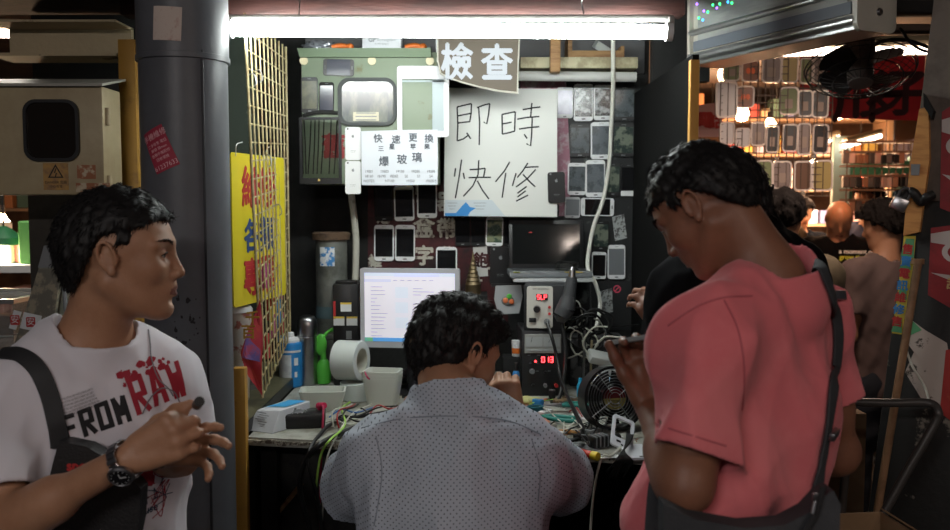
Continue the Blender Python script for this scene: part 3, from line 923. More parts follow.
# ---------------------------------------------------------------- the setting
def hit(px, py, p0, n):
    """where the sight line through a pixel meets a plane"""
    c = Vector((0, 0, CAMZ)); d = at(px, py, 1.0)-c; p0 = Vector(p0); n = Vector(n)
    return c+d*((p0-c).dot(n)/d.dot(n))
def struct(name, bm, mats, **k): return obj(name, bm, mats, kind='structure', **k)
m_floor = M('wet_concrete', (.030, .027, .025), .55, c2=(.055, .050, .045), scale=3, bump=.4, bscale=9)
m_dark = M('dark_wall', (.005, .005, .005), .8, c2=(.012, .012, .011), scale=5, bump=.3, bscale=14)
m_tin = M('rusty_tin', (.03, .022, .018), .7, c2=(.07, .045, .03), scale=6, bump=.3)
m_wood = M('worn_wood', (.30, .17, .07), .65, c2=(.20, .10, .04), scale=9, stretch=(1, 1, 6), bump=.2)
m_beam = M('oxblood_beam', (.075, .030, .025), .55, c2=(.04, .02, .018), scale=7, stretch=(.4, 3, 3), bump=.3)
m_beige = M('chipped_beige_paint', (.40, .32, .20), .6, c2=(.10, .06, .035), scale=9, mixlo=.62, mixhi=.68, bump=.3)
m_ochre = M('ochre_paint', (.42, .22, .035), .5, c2=(.24, .12, .03), scale=7, mixlo=.55, mixhi=.7)
m_pillar = M('grey_gloss_paint', (.115, .12, .135), .42, c2=(.075, .078, .088), scale=3, mixlo=.4, mixhi=.75, bump=.35, bscale=16)
m_black = M('black_plastic', (.012, .012, .013), .38)
m_blackm = M('matt_black', (.008, .008, .008), .8)
m_white = M('white_plastic', (.72, .73, .74), .38)
m_paper = M('white_paper', (.74, .75, .76), .8)
m_steel = M('brushed_steel', (.42, .42, .44), .28, metal=1)
m_grey = M('grey_plastic', (.20, .21, .22), .45)
m_ink = M('marker_ink', (.012, .014, .016), .7)
m_red = M('red_print', (.45, .03, .03), .6)
m_blue = M('blue_print', (.03, .22, .55), .5)
m_yellow = M('yellow_print', (.80, .60, .04), .55)
def bx(name, lo, hi, mats, bev=0, **k):
    bm = nb(); lo = Vector(lo); hi = Vector(hi)
    o = k.pop('origin', None) or Vector(((lo.x+hi.x)/2, (lo.y+hi.y)/2, lo.z))
    box(bm, (lo+hi)/2-o, hi-lo, bev)
    return obj(name, bm, mats, loc=o, smooth=bool(bev), **k)
bx('floor', (-5, -3, -.1), (6, 12, 0), m_floor, kind='structure')
bx('wall_back', (-1.02, 3.25, 0), (.62, 3.33, 2.5), m_dark, kind='structure')
bx('wall_right', (.567, 2.38, 0), (.585, 3.25, 2.03), M('black_board', (.004, .004, .004), .85, spec=.15), kind='structure')
bx('wall_upper_right', (.575, 2.95, 2.035), (.76, 3.0, 2.62), m_dark, kind='structure')
bx('wall_left', (-1.06, 2.9, 0), (-1.02, 3.33, 2.5), m_dark, kind='structure')
bx('ceiling', (-5, 2.2, 2.62), (6, 9.6, 2.68), m_tin, kind='structure')
bx('wall_far', (-5, 9.3, 0), (6, 9.4, 2.62), M('far_wall', (.22, .12, .07), .8, c2=(.10, .05, .03), scale=2), kind='structure')
# timber over the stall
bm = nb(); box(bm, (-.03, 0, .006), (1.56, .07, .052), .004)
obj('roof_beam', bm, m_beam, loc=(-.17, 2.56, at(475, 10, 2.56).z), smooth=True, label='dark red timber beam running just above the fluorescent tube', cat='beam')
bm = nb(); box(bm, (0, 0, 0), (2.6, .5, .03)); box(bm, (0, -.22, -.03), (2.6, .06, .05), .003)
obj('awning_board', bm, m_tin, loc=(-1.75, 2.52, 2.225), label='brown boarded awning above the beige beam at upper left', cat='awning')
# fluorescent tube
LA, LB = at(226, 29, 2.44), at(672, 32, 2.44)
tubeT = empty('fluorescent_lamp', (LA+LB)/2, 0, 'long bare fluorescent tube glowing white above the phone repair stall', 'lamp')
d = (LB-LA)
m_tube = M('tube_glow', (1, 1, 1), .5, emit=(.93, 1, .97), estr=62)
bm = nb(); cyl(bm, -d/2*.975, d/2*.975, .0190, n=24); obj('tube', bm, m_tube, tubeT, smooth=True)
bm = nb(); cyl(bm, -d/2, -d/2*.972, .025); obj('end_cap', bm, m_white, tubeT, smooth=True)
bm = nb(); cyl(bm, d/2*.972, d/2, .025); obj('end_cap', bm, m_white, tubeT, smooth=True)
bm = nb(); box(bm, (0, .010, .034), (d.length*1.0, .035, .014), .003)
for s in (-1, 1): box(bm, (s*d.length*.497, .003, .012), (.016, .034, .05), .004)
obj('batten', bm, M('batten_metal', (.30, .29, .27), .5), tubeT, smooth=True)
bm = nb(); tube(bm, [(.36, 0, .04), (.352, -.01, .075), (.36, -.03, .09), (.35, .0, .10)], .002); tube(bm, [(-.40, 0, .04), (-.40, .02, .10)], .002)
obj('hanging_wire', bm, m_steel, tubeT)
# pillar
PR = .1035; PC = Vector((at(183.5, 140, 2.2).x+.004, 2.2, 0))
bm = nb(); lathe(bm, [(PR, 0), (PR, 1.987), (PR+.0035, 1.989), (PR+.0035, 2.6)], 64)
col = obj('round_pillar', bm, m_pillar, loc=PC, smooth=True, label='thick round grey painted pillar with a vertical seam', cat='pillar')
ang = math.atan2(-.1, .055)
def onp(a, r=PR): return Vector((r*math.cos(a), r*math.sin(a), 0))
bm = nb()
a0 = math.radians(-49)
box(bm, onp(a0, PR+.001)+Vector((0, 0, 1.0)), (.006, .006, 2.0), .001, mx=None)
obj('seam', bm, M('seam_dark', (.03, .03, .035), .6), col)
bm = nb(); lathe(bm, [(PR, 1.979), (PR+.006, 1.981), (PR+.006, 1.993), (PR, 1.995)], 64); obj('band', bm, m_pillar, col, smooth=True)
def wrap(name, px0, px1, py0, py1, mats, rotdeg=0, parent=col, pieces=None, **k):
    """thin sheet bent round the pillar"""
    cz = (at(183, py0, 2.09).z+at(183, py1, 2.09).z)/2; h = abs(at(183, py0, 2.09).z-at(183, py1, 2.09).z); w = (px1-px0)*2.09/900
    ux = ((px0+px1)/2-172)*2.1/900
    bm = nb() if pieces is None else pieces(w, h)
    if pieces is None: box(bm, (0, 0, 0), (w, .0006, h))
    for _ in range(4): bmesh.ops.subdivide_edges(bm, edges=[e for e in bm.edges if e.calc_length() > .012], cuts=1); bmesh.ops.triangulate(bm, faces=[f for f in bm.faces if len(f.verts) > 4])
    c, s = math.cos(math.radians(rotdeg)), math.sin(math.radians(rotdeg))
    a_c = math.asin(max(-1, min(1, ux/PR)))-PI/2
    for v in bm.verts:
        x, y, z = v.co; x, z = x*c-z*s, x*s+z*c
        a = a_c+x/PR; r = PR+.0035*(cz > 1.99)+.0018-y
        v.co = (r*math.cos(a), r*math.sin(a), cz+z)
    return obj(name, bm, mats, parent, auto='keep', **k)
def card(w, h):
    bm = nb(); box(bm, (0, 0, 0), (w, .0006, h))
    rs = random.Random(2)
    text(bm, '手機維修', h*.17, (0, -.0005, h*.33), mi=1, ext=.0001)
    for i, t in enumerate(['二手收售 電話', '解鎖 換mon', '各類手機配件', '回收壞機']): text(bm, t, h*.085, (0, -.0005, h*(.14-.12*i)), mi=1, ext=.0001)
    text(bm, '61237633', h*.15, (0, -.0005, -h*.40), mi=1, ext=.0001)
    return bm
wrap('red_flyer', 147, 173, 127, 171, [M('flyer_red', (.36, .03, .06), .6), M('flyer_pink', (.75, .45, .48), .7)], 24, pieces=card, label='small red flyer')
wrap('paper_scrap', 158, 185, 6, 40, [M('stained_paper', (.62, .52, .46), .8, c2=(.42, .20, .16), scale=30, mixlo=.55, mixhi=.7)], -3, label='stained paper scrap')
def scrib(w, h):
    bm = nb(); rs = random.Random(8)
    for i in range(26):
        x, z = rs.uniform(-w/2, w/2), rs.uniform(-h/2, h/2); r = rs.uniform(.001, .006)
        t = nb(); t.faces.new([t.verts.new((x+r*rs.uniform(.5, 1.4)*math.cos(a*PI/4), 0, z+1.5*r*rs.uniform(.4, 1.2)*math.sin(a*PI/4))) for a in range(8)]); merge(bm, t)
    return bm
wrap('paint_flecks', 160, 196, 296, 350, [M('fleck_black', (.02, .02, .022), .7)], 0, pieces=scrib)
# posts of the stall frame
bx('corner_post', (at(119.5, 120, 2.46).x, 2.46, 0), (at(136.5, 120, 2.46).x, 2.50, at(128, 39, 2.46).z), m_ochre, .003, label='ochre painted post standing left of the grey pillar', cat='post')
a = at(238.5, 368, 2.30)
bx('table_post', (a.x-.017, 2.296, 0), (a.x+.017, 2.326, a.z), m_ochre, .003, label='yellow painted upright just right of the pillar, under the bench end', cat='post')
# beige beam, upper left
bm = nb()
z0, z1 = at(80, 61, 2.6).z, at(80, 29, 2.6).z
box(bm, (0, 0, (z0+z1)/2), (.345, .02, z1-z0)); box(bm, (0, -.055, z0), (.345, .13, .008)); box(bm, (0, -.055, z1), (.345, .13, .006))
obj('steel_beam', bm, m_beige, loc=((78-475)/900*2.6, 2.6, 0), label='rust-chipped beige steel beam above the meter box', cat='beam')
bx('wall_upper_left', (-1.32, 2.72, 1.75), (-1.0, 2.76, 2.2), m_dark, kind='structure')
# meter box, upper left
mb = empty('meter_box', (at(103.5, 140, 2.3).x-.245, 2.3, at(60, 195, 2.3).z), 0, 'beige metal meter box with rounded black window and warning sticker', 'meter box')
m_mbox = M('grimy_cream_metal', (.40, .33, .20), .5, c2=(.27, .20, .11), scale=5, mixlo=.4, mixhi=.75, bump=.15)
H = at(60, 86, 2.3).z-at(60, 195, 2.3).z; wx = .245
bm = nb(); box(bm, (0, .06, H/2), (wx*2, .12, H), .006); obj('body', bm, m_mbox, mb, smooth=True)
bm = nb(); prism(bm, [(-.015, H-.002), (.14, H+.030), (.14, H+.036), (-.015, H+.005)], -.252, .252, mx=Matrix.Rotation(PI/2, 4, 'Z') @ Matrix.Translation((0, 0, 0)))
obj('hood', bm, M('hood_metal', (.33, .32, .28), .45), mb)
def pxl(px, py, Y, o): p = at(px, py, Y); return (p.x-o.location.x, p.z-o.location.z)
c0 = pxl(26, 102, 2.3, mb); c1 = pxl(78.5, 159, 2.3, mb); w, h = c1[0]-c0[0], c0[1]-c1[1]; cx, cz = (c0[0]+c1[0])/2, (c0[1]+c1[1])/2
bm = nb(); prism(bm, [(x+cx, z+cz) for x, z in rrect(w, h, .028, 6)], -.004, .0, bev=.001); wn = obj('window', bm, M('smoked_window', (.012, .009, .007), .15), mb)
bm = nb(); o_ = [(x+cx, z+cz) for x, z in rrect(w+.012, h+.012, .032, 6)]; i_ = [(x+cx, z+cz) for x, z in rrect(w-.004, h-.004, .026, 6)]
ringprism(bm, o_, i_, -.009, 0); obj('gasket', bm, m_black, wn)
def sticker(px0, py0, px1, py1, Y, o, mats, fn=None, th=.001, name='sticker', parent=None, yoff=0, label=None):
    c0 = pxl(px0, py0, Y, o); c1 = pxl(px1, py1, Y, o)
    bm = nb(); w, h = c1[0]-c0[0], c0[1]-c1[1]; c = ((c0[0]+c1[0])/2, (c0[1]+c1[1])/2); y = Y-o.location.y+yoff
    box(bm, (c[0], y-th/2, c[1]), (w, th, h))
    if fn: fn(bm, Vector((c[0], y-th-.0003, c[1])), w, h)
    return obj(name, bm, mats, parent or o, label=label)
def tri(bm, c, w, h):
    r = w*.36
    o = [(r*math.cos(a)+c.x, r*math.sin(a)+c.z+h*.12) for a in (PI/2, PI/2+2*PI/3, PI/2+4*PI/3)]; i = [(.74*(x-c.x)+c.x, .74*(z-c.z-h*.12)+c.z+h*.12) for x, z in o]
    ringprism(bm, o, i, c.y-.0005, c.y, mi=1)
    stroke(bm, [(c.x+.001, c.z+h*.30), (c.x-.0025, c.z+h*.13), (c.x+.002, c.z+h*.13), (c.x-.001, c.z-h*.02)], .0028, c.y-.0006, mi=1)
    text(bm, 'DANGER 危險', h*.13, c+Vector((0, 0, -h*.22)), mi=1, ext=.0001); text(bm, '小心有電', h*.12, c+Vector((0, 0, -h*.37)), mi=1, ext=.0001)
m_stk = M('aged_sticker', (.42, .24, .07), .6, c2=(.28, .16, .07), scale=30); 
sticker(43, 163, 69, 190, 2.3, mb, [m_stk, m_ink], tri, label='yellow warning triangle sticker')
m_old = M('torn_label', (.50, .42, .30), .8, c2=(.30, .12, .06), scale=40, mixlo=.42, mixhi=.5)
sticker(77, 165, 96, 179, 2.3, mb, m_old); sticker(76, 183, 110, 192, 2.3, mb, m_old)
for py in (116, 184):
    bm = nb(); q = pxl(109, py, 2.3, mb); cyl(bm, (wx+.004, .02, q[1]-.022), (wx+.004, .02, q[1]+.022), .006, n=10); box(bm, (wx+.002, .03, q[1]), (.004, .02, .03), .001); obj('hinge', bm, m_beige, mb, smooth=True)
# dark partition below the meter box and far-left stall
bx('wall_partition_left', (at(28, 200, 2.6).x, 2.6, 0), (-.99, 2.64, 1.86), M('partition', (.05, .042, .036), .7, c2=(.03, .025, .02), scale=5), kind='structure')
# leaning grey switch cabinet with stickers
p = at(40, 300, 2.35)
gc = empty('switch_cabinet', (at(32, 345, 2.35).x-.01, 2.35, .75), 0, 'grimy grey steel trunking with red and white stickers behind the man in white', 'trunking')
m_gg = M('grimy_grey', (.16, .15, .12), .6, c2=(.32, .28, .20), scale=16, mixlo=.5, mixhi=.56)
def lean(px, py): q = at(px, py, 2.35); return (q.x-gc.location.x, q.z-gc.location.z)
bm = nb(); prism(bm, [lean(8, 380), lean(14, 345), lean(38, 268), lean(62, 268), lean(50, 345), lean(46, 380)], 0, .12, bev=.004); obj('body', bm, m_gg, gc)
bm = nb(); prism(bm, [lean(36, 268), lean(42, 246), lean(60, 246), lean(64, 268)], .01, .11, bev=.004); obj('cap', bm, m_grey, gc)
def stick2(bm, pts, mats, nm): return obj(nm, bm, mats, gc)
for q, nm in (([(24, 312), (42, 316), (38, 332), (20, 328)], 'sticker'), ([(14, 310), (22, 312), (16, 330), (9, 328)], 'sticker')):
    bm = nb(); prism(bm, [lean(*x) for x in q], -.0012, 0); 
    cxx, czz = [sum(lean(*x)[i] for x in q)/4 for i in (0, 1)]
    prism(bm, [(cxx+x, czz+z) for x, z in rrect(.024, .026, .003)], -.002, -.0012, mi=1)
    text(bm, '安', .022, (cxx, -.0024, czz), mi=0, ext=.0001); obj(nm, bm, [m_paper, m_red], gc)
bm = nb(); tube(bm, [Vector((lean(66, 350)[0], .02, lean(66, 350)[1])), Vector((lean(58, 250)[0], .02, lean(58, 250)[1])), Vector((lean(64, 218)[0], .02, lean(64, 218)[1]))], .006); obj('pipe', bm, m_grey, gc, smooth=True)
# ---------------------------------------------------------------- left counter, bench
ZB = 1.03; ZL = 1.065
m_top = M('grubby_benchtop', (.40, .40, .36), .55, c2=(.20, .19, .15), scale=14, mixlo=.42, mixhi=.62, bump=.1)
m_ltop = M('stained_counter', (.16, .15, .09), .35, c2=(.08, .075, .05), scale=9)
ct = empty('side_counter', (-.8, 2.7, 0), 0, 'stained greenish counter holding the drink cup, left of the bench', 'counter')
bm = nb()
pts = [(-1.0, 2.51), (-.86, 2.51), (-.86, 2.335), (-.606, 2.335), (-.606, 3.24), (-1.0, 3.24)]
t = nb(); A = [t.verts.new((x+.8, y-2.7, ZL)) for x, y in pts]; B = [t.verts.new((x+.8, y-2.7, ZL-.02)) for x, y in pts]; t.faces.new(A); t.faces.new(B[::-1])
for i in range(6): t.faces.new((A[i], B[i], B[(i+1)%6], A[(i+1)%6]))
merge(bm, t); obj('countertop', bm, m_ltop, ct)
bm = nb(); box(bm, (.180, .09, (ZL-.02)/2), (.02, .88, ZL-.02)); box(bm, (.06, -.345, (ZL-.02)/2), (.22, .02, ZL-.02)); obj('body', bm, m_blackm, ct)
bm = nb(); box(bm, (.196, .087, ZL-.016), (.005, .90, .030), .001); obj('edge_trim', bm, m_black, ct)
be = empty('workbench', (0, 2.7, 0), 0, 'cluttered workbench with a chipped pale top, under the phone wall', 'bench')
fa, fb = atz(242, 437, ZB), atz(664, 457, ZB)
pts = [(-.597, fa.y), (fb.x, fb.y), (.562, fb.y+.02), (.562, 3.24), (-.597, 3.24)]
bm = nb(); t = nb(); A = [t.verts.new((x, y-2.7, ZB)) for x, y in pts]; B = [t.verts.new((x, y-2.7, ZB-.022)) for x, y in pts]; t.faces.new(A); t.faces.new(B[::-1])
for i in range(5): t.faces.new((A[i], B[i], B[(i+1)%5], A[(i+1)%5]))
merge(bm, t); obj('benchtop', bm, m_top, be)
bm = nb(); rs = random.Random(4)
e0 = Vector((pts[0][0], pts[0][1]-2.7, 0)); e1 = Vector((pts[1][0], pts[1][1]-2.7, 0))
for i in range(40):
    q = e0.lerp(e1, (i+.5)/40); box(bm, (q.x, q.y-.003, ZB-.008-rs.uniform(0, .004)), ((e1-e0).length/40*1.02, .007, .010+rs.uniform(-.004, .005)), mx=None)
obj('chipped_edge', bm, M('edge_cream', (.52, .50, .42), .6, c2=(.10, .08, .06), scale=60, mixlo=.45, mixhi=.55), be)
for x, y in ((-.56, 2.42), (.52, 2.36), (-.56, 3.18), (.52, 3.18)):
    bm = nb(); box(bm, (x, y-2.7, (ZB-.022)/2), (.045, .045, ZB-.022), .003); obj('leg', bm, m_blackm, be)
bm = nb(); box(bm, (0, .52, .5), (1.05, .02, .9)); obj('back_panel', bm, m_blackm, be)
bm = nb(); box(bm, (0, .3, .40), (1.0, .5, .02)); obj('lower_shelf', bm, m_dark, be)
bm = nb(); cyl(bm, (0, 0, .0), (0, 0, .02), .17, n=32); cyl(bm, (0, 0, .02), (0, 0, .50), .025); obj_st = empty('stool', (-.04, 1.74, 0), 0, 'round stool under the seated technician, mostly out of view', 'stool')
obj('pedestal', bm, m_black, obj_st, smooth=True)
# ---------------------------------------------------------------- things on the stall wall
WY = 3.25
def crack(name, base, line, glue, seed):
    m = M(name, base, .22, spec=.6); nt = m.node_tree; L = nt.links; b = nt.nodes['Principled BSDF']
    tc = nt.nodes.new('ShaderNodeTexCoord'); mp = nt.nodes.new('ShaderNodeMapping'); mp.inputs['Location'].default_value = (seed*3.1, seed, seed*1.7); L.new(tc.outputs['Object'], mp.inputs[0])
    n = nt.nodes.new('ShaderNodeTexNoise'); n.inputs['Scale'].default_value = 34; n.inputs['Detail'].default_value = 5; L.new(mp.outputs[0], n.inputs[0])
    r = nt.nodes.new('ShaderNodeValToRGB'); r.color_ramp.elements[0].position = .50; r.color_ramp.elements[1].position = .58; r.color_ramp.elements[0].color = hexc(base); r.color_ramp.elements[1].color = hexc(glue); L.new(n.outputs['Fac'], r.inputs[0])
    v = nt.nodes.new('ShaderNodeTexVoronoi'); v.feature = 'DISTANCE_TO_EDGE'; v.inputs['Scale'].default_value = 60; L.new(mp.outputs[0], v.inputs['Vector'])
    r2 = nt.nodes.new('ShaderNodeValToRGB'); r2.color_ramp.elements[0].position = .0; r2.color_ramp.elements[1].position = .03; r2.color_ramp.elements[0].color = (1, 1, 1, 1); r2.color_ramp.elements[1].color = (0, 0, 0, 1); L.new(v.outputs['Distance'], r2.inputs[0])
    mx = nt.nodes.new('ShaderNodeMixRGB'); mx.inputs[2].default_value = hexc(line); L.new(r2.outputs[0], mx.inputs[0]); L.new(r.outputs[0], mx.inputs[1]); L.new(mx.outputs[0], b.inputs['Base Color'])
    return m
scr_black = M('screen_black', (.008, .008, .009), .12, spec=.6)
SCR = dict(black=scr_black, shatter=crack('screen_shattered', (.012, .012, .014), (.22, .23, .24), (.30, .32, .33), 1), slate=crack('screen_slate_glue', (.085, .10, .11), (.13, .15, .16), (.045, .055, .06), 2),
           slate2=crack('screen_slate_clear', (.11, .125, .14), (.15, .17, .18), (.07, .08, .09), 5), moss=crack('screen_moss', (.03, .045, .04), (.10, .12, .10), (.16, .18, .14), 3), lav=M('screen_lavender', (.52, .50, .62), .2, c2=(.36, .35, .45), scale=9),
           olive=M('screen_olive', (.10, .10, .06), .3, c2=(.06, .06, .04), scale=25), navy=M('screen_navy', (.03, .035, .055), .15), grey=M('screen_grey', (.16, .17, .18), .25),
           yellow=crack('screen_yellow', (.55, .42, .16), (.5, .3, .2), (.30, .10, .10), 4), green=crack('screen_greenish', (.05, .08, .06), (.2, .24, .2), (.18, .20, .12), 6))
m_silver = M('silver_bezel', (.45, .46, .47), .35)
def phone(px0, py0, px1, py1, frame, scr, label, Y=WY, kind='front', th=.008, rot=0, cat='phone', name='smartphone', group=None, home=True, r=None):
    a, b = at(px0, py0, Y-th), at(px1, py1, Y-th)
    w, h = b.x-a.x, a.z-b.z; land = w > h
    c = (a+b)/2
    o = empty(name, (c.x, Y, c.z), 0, label, cat, group, rot=(0, math.radians(rot), 0))
    f = {'white': m_white, 'black': m_black, 'silver': m_silver, 'blackm': m_blackm}[frame]
    rr = r or min(w, h)*.15
    bm = nb(); prism(bm, rrect(w, h, rr, 5), -th, 0, bev=.0012); obj('body', bm, f, o)
    if kind == 'front':
        if land: sw, sh, dx, dz = w*.76, h*.88, 0, 0
        else: sw, sh, dx, dz = w*.88, h*.77, 0, h*.005
        bm = nb(); prism(bm, [(x+dx, z+dz) for x, z in rrect(sw, sh, .001, 1)], -th-.0007, -th); obj('screen', bm, SCR[scr], o)
        if home:
            bm = nb(); hx, hz = (w*.44, 0) if land else (0, -h*.445)
            prism(bm, [(x+hx, z+hz) for x, z in (rrect(w*.20, h*.028, .002, 3) if not land else rrect(w*.028, h*.2, .002, 3))], -th-.0008, -th); obj('home_button', bm, m_black if frame in ('white', 'silver') else m_grey, o)
        bm = nb(); hx, hz = (-w*.44, 0) if land else (0, h*.45)
        prism(bm, [(x+hx, z+hz) for x, z in (rrect(w*.22, h*.012, .001, 2) if not land else rrect(w*.012, h*.22, .001, 2))], -th-.0006, -th); obj('earpiece', bm, m_grey, o)
    elif kind == 'back':
        bm = nb(); sph(bm, (-w*.33, -th, h*.44), w*.055, s=(1, .3, 1), n=6); obj('camera', bm, m_black if frame == 'white' else m_grey, o)
        bm = nb(); z0 = h*.22; k = w*.085
        prism(bm, [(k*x, z0+k*z) for x, z in ((0, -.95), (-.45, -1.1), (-.85, -.6), (-1, .1), (-.75, .75), (-.3, .9), (0, .75), (.4, .92), (.8, .7), (.62, .25), (.68, -.1), (.95, -.35), (.7, -.9), (.35, -1.12))], -th-.0004, -th)
        prism(bm, [(k*x, z0+k*z) for x, z in ((0, 1.0), (.05, 1.35), (.4, 1.6), (.38, 1.2))], -th-.0004, -th)
        obj('logo', bm, m_grey, o)
        bm = nb(); box(bm, (0, -th-.0002, -h*.22), (w*.35, .0003, h*.008)); box(bm, (0, -th-.0002, -h*.26), (w*.28, .0003, h*.006)); obj('small_print', bm, m_grey, o)
    return o
# green cabinet
gb = empty('green_cabinet', (at(368, 183, 3.0).x, WY, at(368, 183, 3.0).z), 0, 'pale green metal cabinet with rounded window, hung with phone screens', 'cabinet')
GY = 3.0
m_gcab = M('pale_green_metal', (.20, .245, .175), .45, c2=(.15, .14, .07), scale=11, mixlo=.60, mixhi=.70, bump=.1)
c0 = pxl(301, 52, GY, gb); c1 = pxl(438, 184, GY, gb)
bm = nb(); box(bm, ((c0[0]+c1[0])/2, (GY-WY)/2, (c0[1]+c1[1])/2), (c1[0]-c0[0], WY-GY, c0[1]-c1[1]), .004); gbody = obj('body', bm, m_gcab, gb, smooth=True)
c0 = pxl(297, 48, GY-.02, gb); c1 = pxl(431, 57, GY-.02, gb)
bm = nb(); prism(bm, [(c0[0], c0[1]), (c1[0], c0[1]), (c1[0], c1[1]), (c0[0]+.008, c1[1])], GY-.02-WY, -.02, bev=.001); obj('hood', bm, M('hood_green', (.12, .17, .10), .5), gb)
for x in (304, 372, 430):
    bm = nb(); q = pxl(x, 61, GY, gb); cyl(bm, (q[0], GY-WY-.006, q[1]), (q[0], GY-WY, q[1]), .0135, n=20); box(bm, (q[0], GY-WY-.0065, q[1]), (.002, .001, .018)); obj('screw', bm, M('cream_cap', (.62, .55, .36), .5), gb, smooth=True)
c0 = pxl(338, 78, GY, gb); c1 = pxl(397, 126, GY, gb); cx, cz = (c0[0]+c1[0])/2, (c0[1]+c1[1])/2; w, h = c1[0]-c0[0], c0[1]-c1[1]
bm = nb(); ringprism(bm, [(x+cx, z+cz) for x, z in rrect(w, h, .038, 8)], [(x+cx, z+cz) for x, z in rrect(w-.022, h-.022, .030, 8)], GY-WY-.012, GY-WY)
wf = obj('window_frame', bm, M('rubber_grey', (.045, .05, .05), .6), gb)
bm = nb(); prism(bm, [(x+cx, z+cz) for x, z in rrect(w-.02, h-.02, .030, 8)], GY-WY-.004, GY-WY-.002); obj('pane', bm, M('cabinet_glass', (.10, .12, .12), .12, c2=(.20, .21, .18), scale=9, stretch=(3, 1, 1)), wf)
def lines(n, mi=1, k=.7):
    def f(bm, c, w, h):
        rs = random.Random(n)
        for i in range(n): box(bm, (c.x, c.y, c.z+h*(.38-.76*i/max(n-1, 1))), (w*rs.uniform(k, .92), .0003, h*.35/n), mi=mi)
    return f
sticker(353, 112, 379, 121, GY-.006, gb, [M('cream_label', (.62, .58, .45), .7), m_grey], lines(3))
bm = nb(); q = pxl(334, 148, GY, gb); text(bm, '舊', .085, (q[0], GY-WY-.001, q[1]), bold=.003); obj('red_writing', bm, M('dull_red', (.25, .03, .03), .7), gb)
phone(323, 59, 354, 76, 'black', 'navy', 'dark blue phone screen lying sideways, top left on green cabinet', Y=GY, th=.004, rot=2)
phone(301, 77, 318, 113, 'black', 'olive', 'olive-tinted bare phone screen, leftmost on the green cabinet', Y=GY, th=.004)
phone(319, 82, 334, 114, 'blackm', 'navy', 'dark navy phone screen between olive screen and cabinet window', Y=GY, th=.004, rot=1)
# black digitiser with ribbon cables
dg = empty('tablet_digitizer', (at(320, 150, GY).x, GY, at(320, 150, GY).z), 0, 'black-framed clear tablet glass with dark ribbon strips behind it', 'tablet screen')
c0 = pxl(299, 117, GY-.006, dg); c1 = pxl(342, 184, GY-.006, dg)
def rc(a, b): return [(a[0], a[1]), (b[0], a[1]), (b[0], b[1]), (a[0], b[1])]
bm = nb(); ringprism(bm, rc(c0, c1), rc((c0[0]+.010, c0[1]-.008), (c1[0]-.010, c1[1]+.020)), -.007, -.004); obj('bezel', bm, m_black, dg)
m_clear = M('clear_glass', (.95, .98, .97), .03, trans=1, alpha=1, ior=1.2)
bm = nb(); box(bm, ((c0[0]+c1[0])/2, -.0050, (c0[1]+c1[1])/2), (c1[0]-c0[0]-.02, .001, c0[1]-c1[1]-.026)); obj('glass', bm, m_clear, dg)
for x0, x1 in ((304, 306), (311, 308), (315, 313), (319, 317), (324, 321), (331, 329), (337, 334), (301, 303)):
    a = pxl(x0, 120, GY-.003, dg); b = pxl(x1, 174, GY-.003, dg); bm = nb(); stroke(bm, [a, ((a[0]+b[0])/2+.001, (a[1]+b[1])/2), b], .0038, -.002, .0006); obj('ribbon', bm, m_blackm, dg)
bm = nb(); q = pxl(319, 180, GY-.007, dg); cyl(bm, (q[0], -.0085, q[1]), (q[0], -.007, q[1]), .004, n=14); obj('home_button', bm, M('gold_button', (.7, .5, .15), .4), dg)
bm = nb(); a = pxl(303, 116, GY, dg); b = pxl(338, 113, GY, dg)
tube(bm, [(a[0], -.004, a[1]), (a[0]+.04, -.008, a[1]+.010), (a[0]+.07, -.006, a[1]+.012), (b[0], -.004, b[1])], .006, flat=((0, 1, 0), .3)); obj('flex_cable', bm, m_blackm, dg, smooth=True)
# white tablet bezel
tb = empty('tablet_screen', (at(423, 100, GY).x, GY, at(423, 100, GY).z), 0, 'white tablet front frame with empty clear window, on the green cabinet', 'tablet screen')
c0 = pxl(397, 66, GY-.006, tb); c1 = pxl(449, 137, GY-.006, tb); i0 = pxl(402, 79, GY-.006, tb); i1 = pxl(444, 131, GY-.006, tb)
bm = nb(); n_ = 4
ow, oh = (c1[0]-c0[0]), (c0[1]-c1[1]); oc = ((c0[0]+c1[0])/2, (c0[1]+c1[1])/2); iw, ih = (i1[0]-i0[0]), (i0[1]-i1[1]); ic = ((i0[0]+i1[0])/2, (i0[1]+i1[1])/2)
ringprism(bm, [(x+oc[0], z+oc[1]) for x, z in rrect(ow, oh, .010, 4)], [(x+ic[0], z+ic[1]) for x, z in rrect(iw, ih, .002, 4)], -.009, -.001); obj('bezel', bm, m_white, tb)
bm = nb(); box(bm, (ic[0]+iw*.36, -.003, ic[1]), (iw*.28, .001, ih)); box(bm, (ic[0], -.003, ic[1]+ih*.46), (iw, .001, .006)); obj('tape', bm, M('cloudy_tape', (.36, .42, .44), .4), tb)
bm = nb(); q = pxl(423, 69, GY-.009, tb); cyl(bm, (q[0], -.0098, q[1]), (q[0], -.009, q[1]), .0022, n=10); obj('camera', bm, m_grey, tb)
phone(345, 127, 361, 160, 'white', None, 'white phone back shell, upper of the pair beside handwritten notice', Y=GY-.002, kind='back', th=.004)
phone(345, 161, 361, 194, 'white', None, 'white phone back shell, lower of the pair beside handwritten notice', Y=GY-.002, kind='back', th=.004, rot=.5)
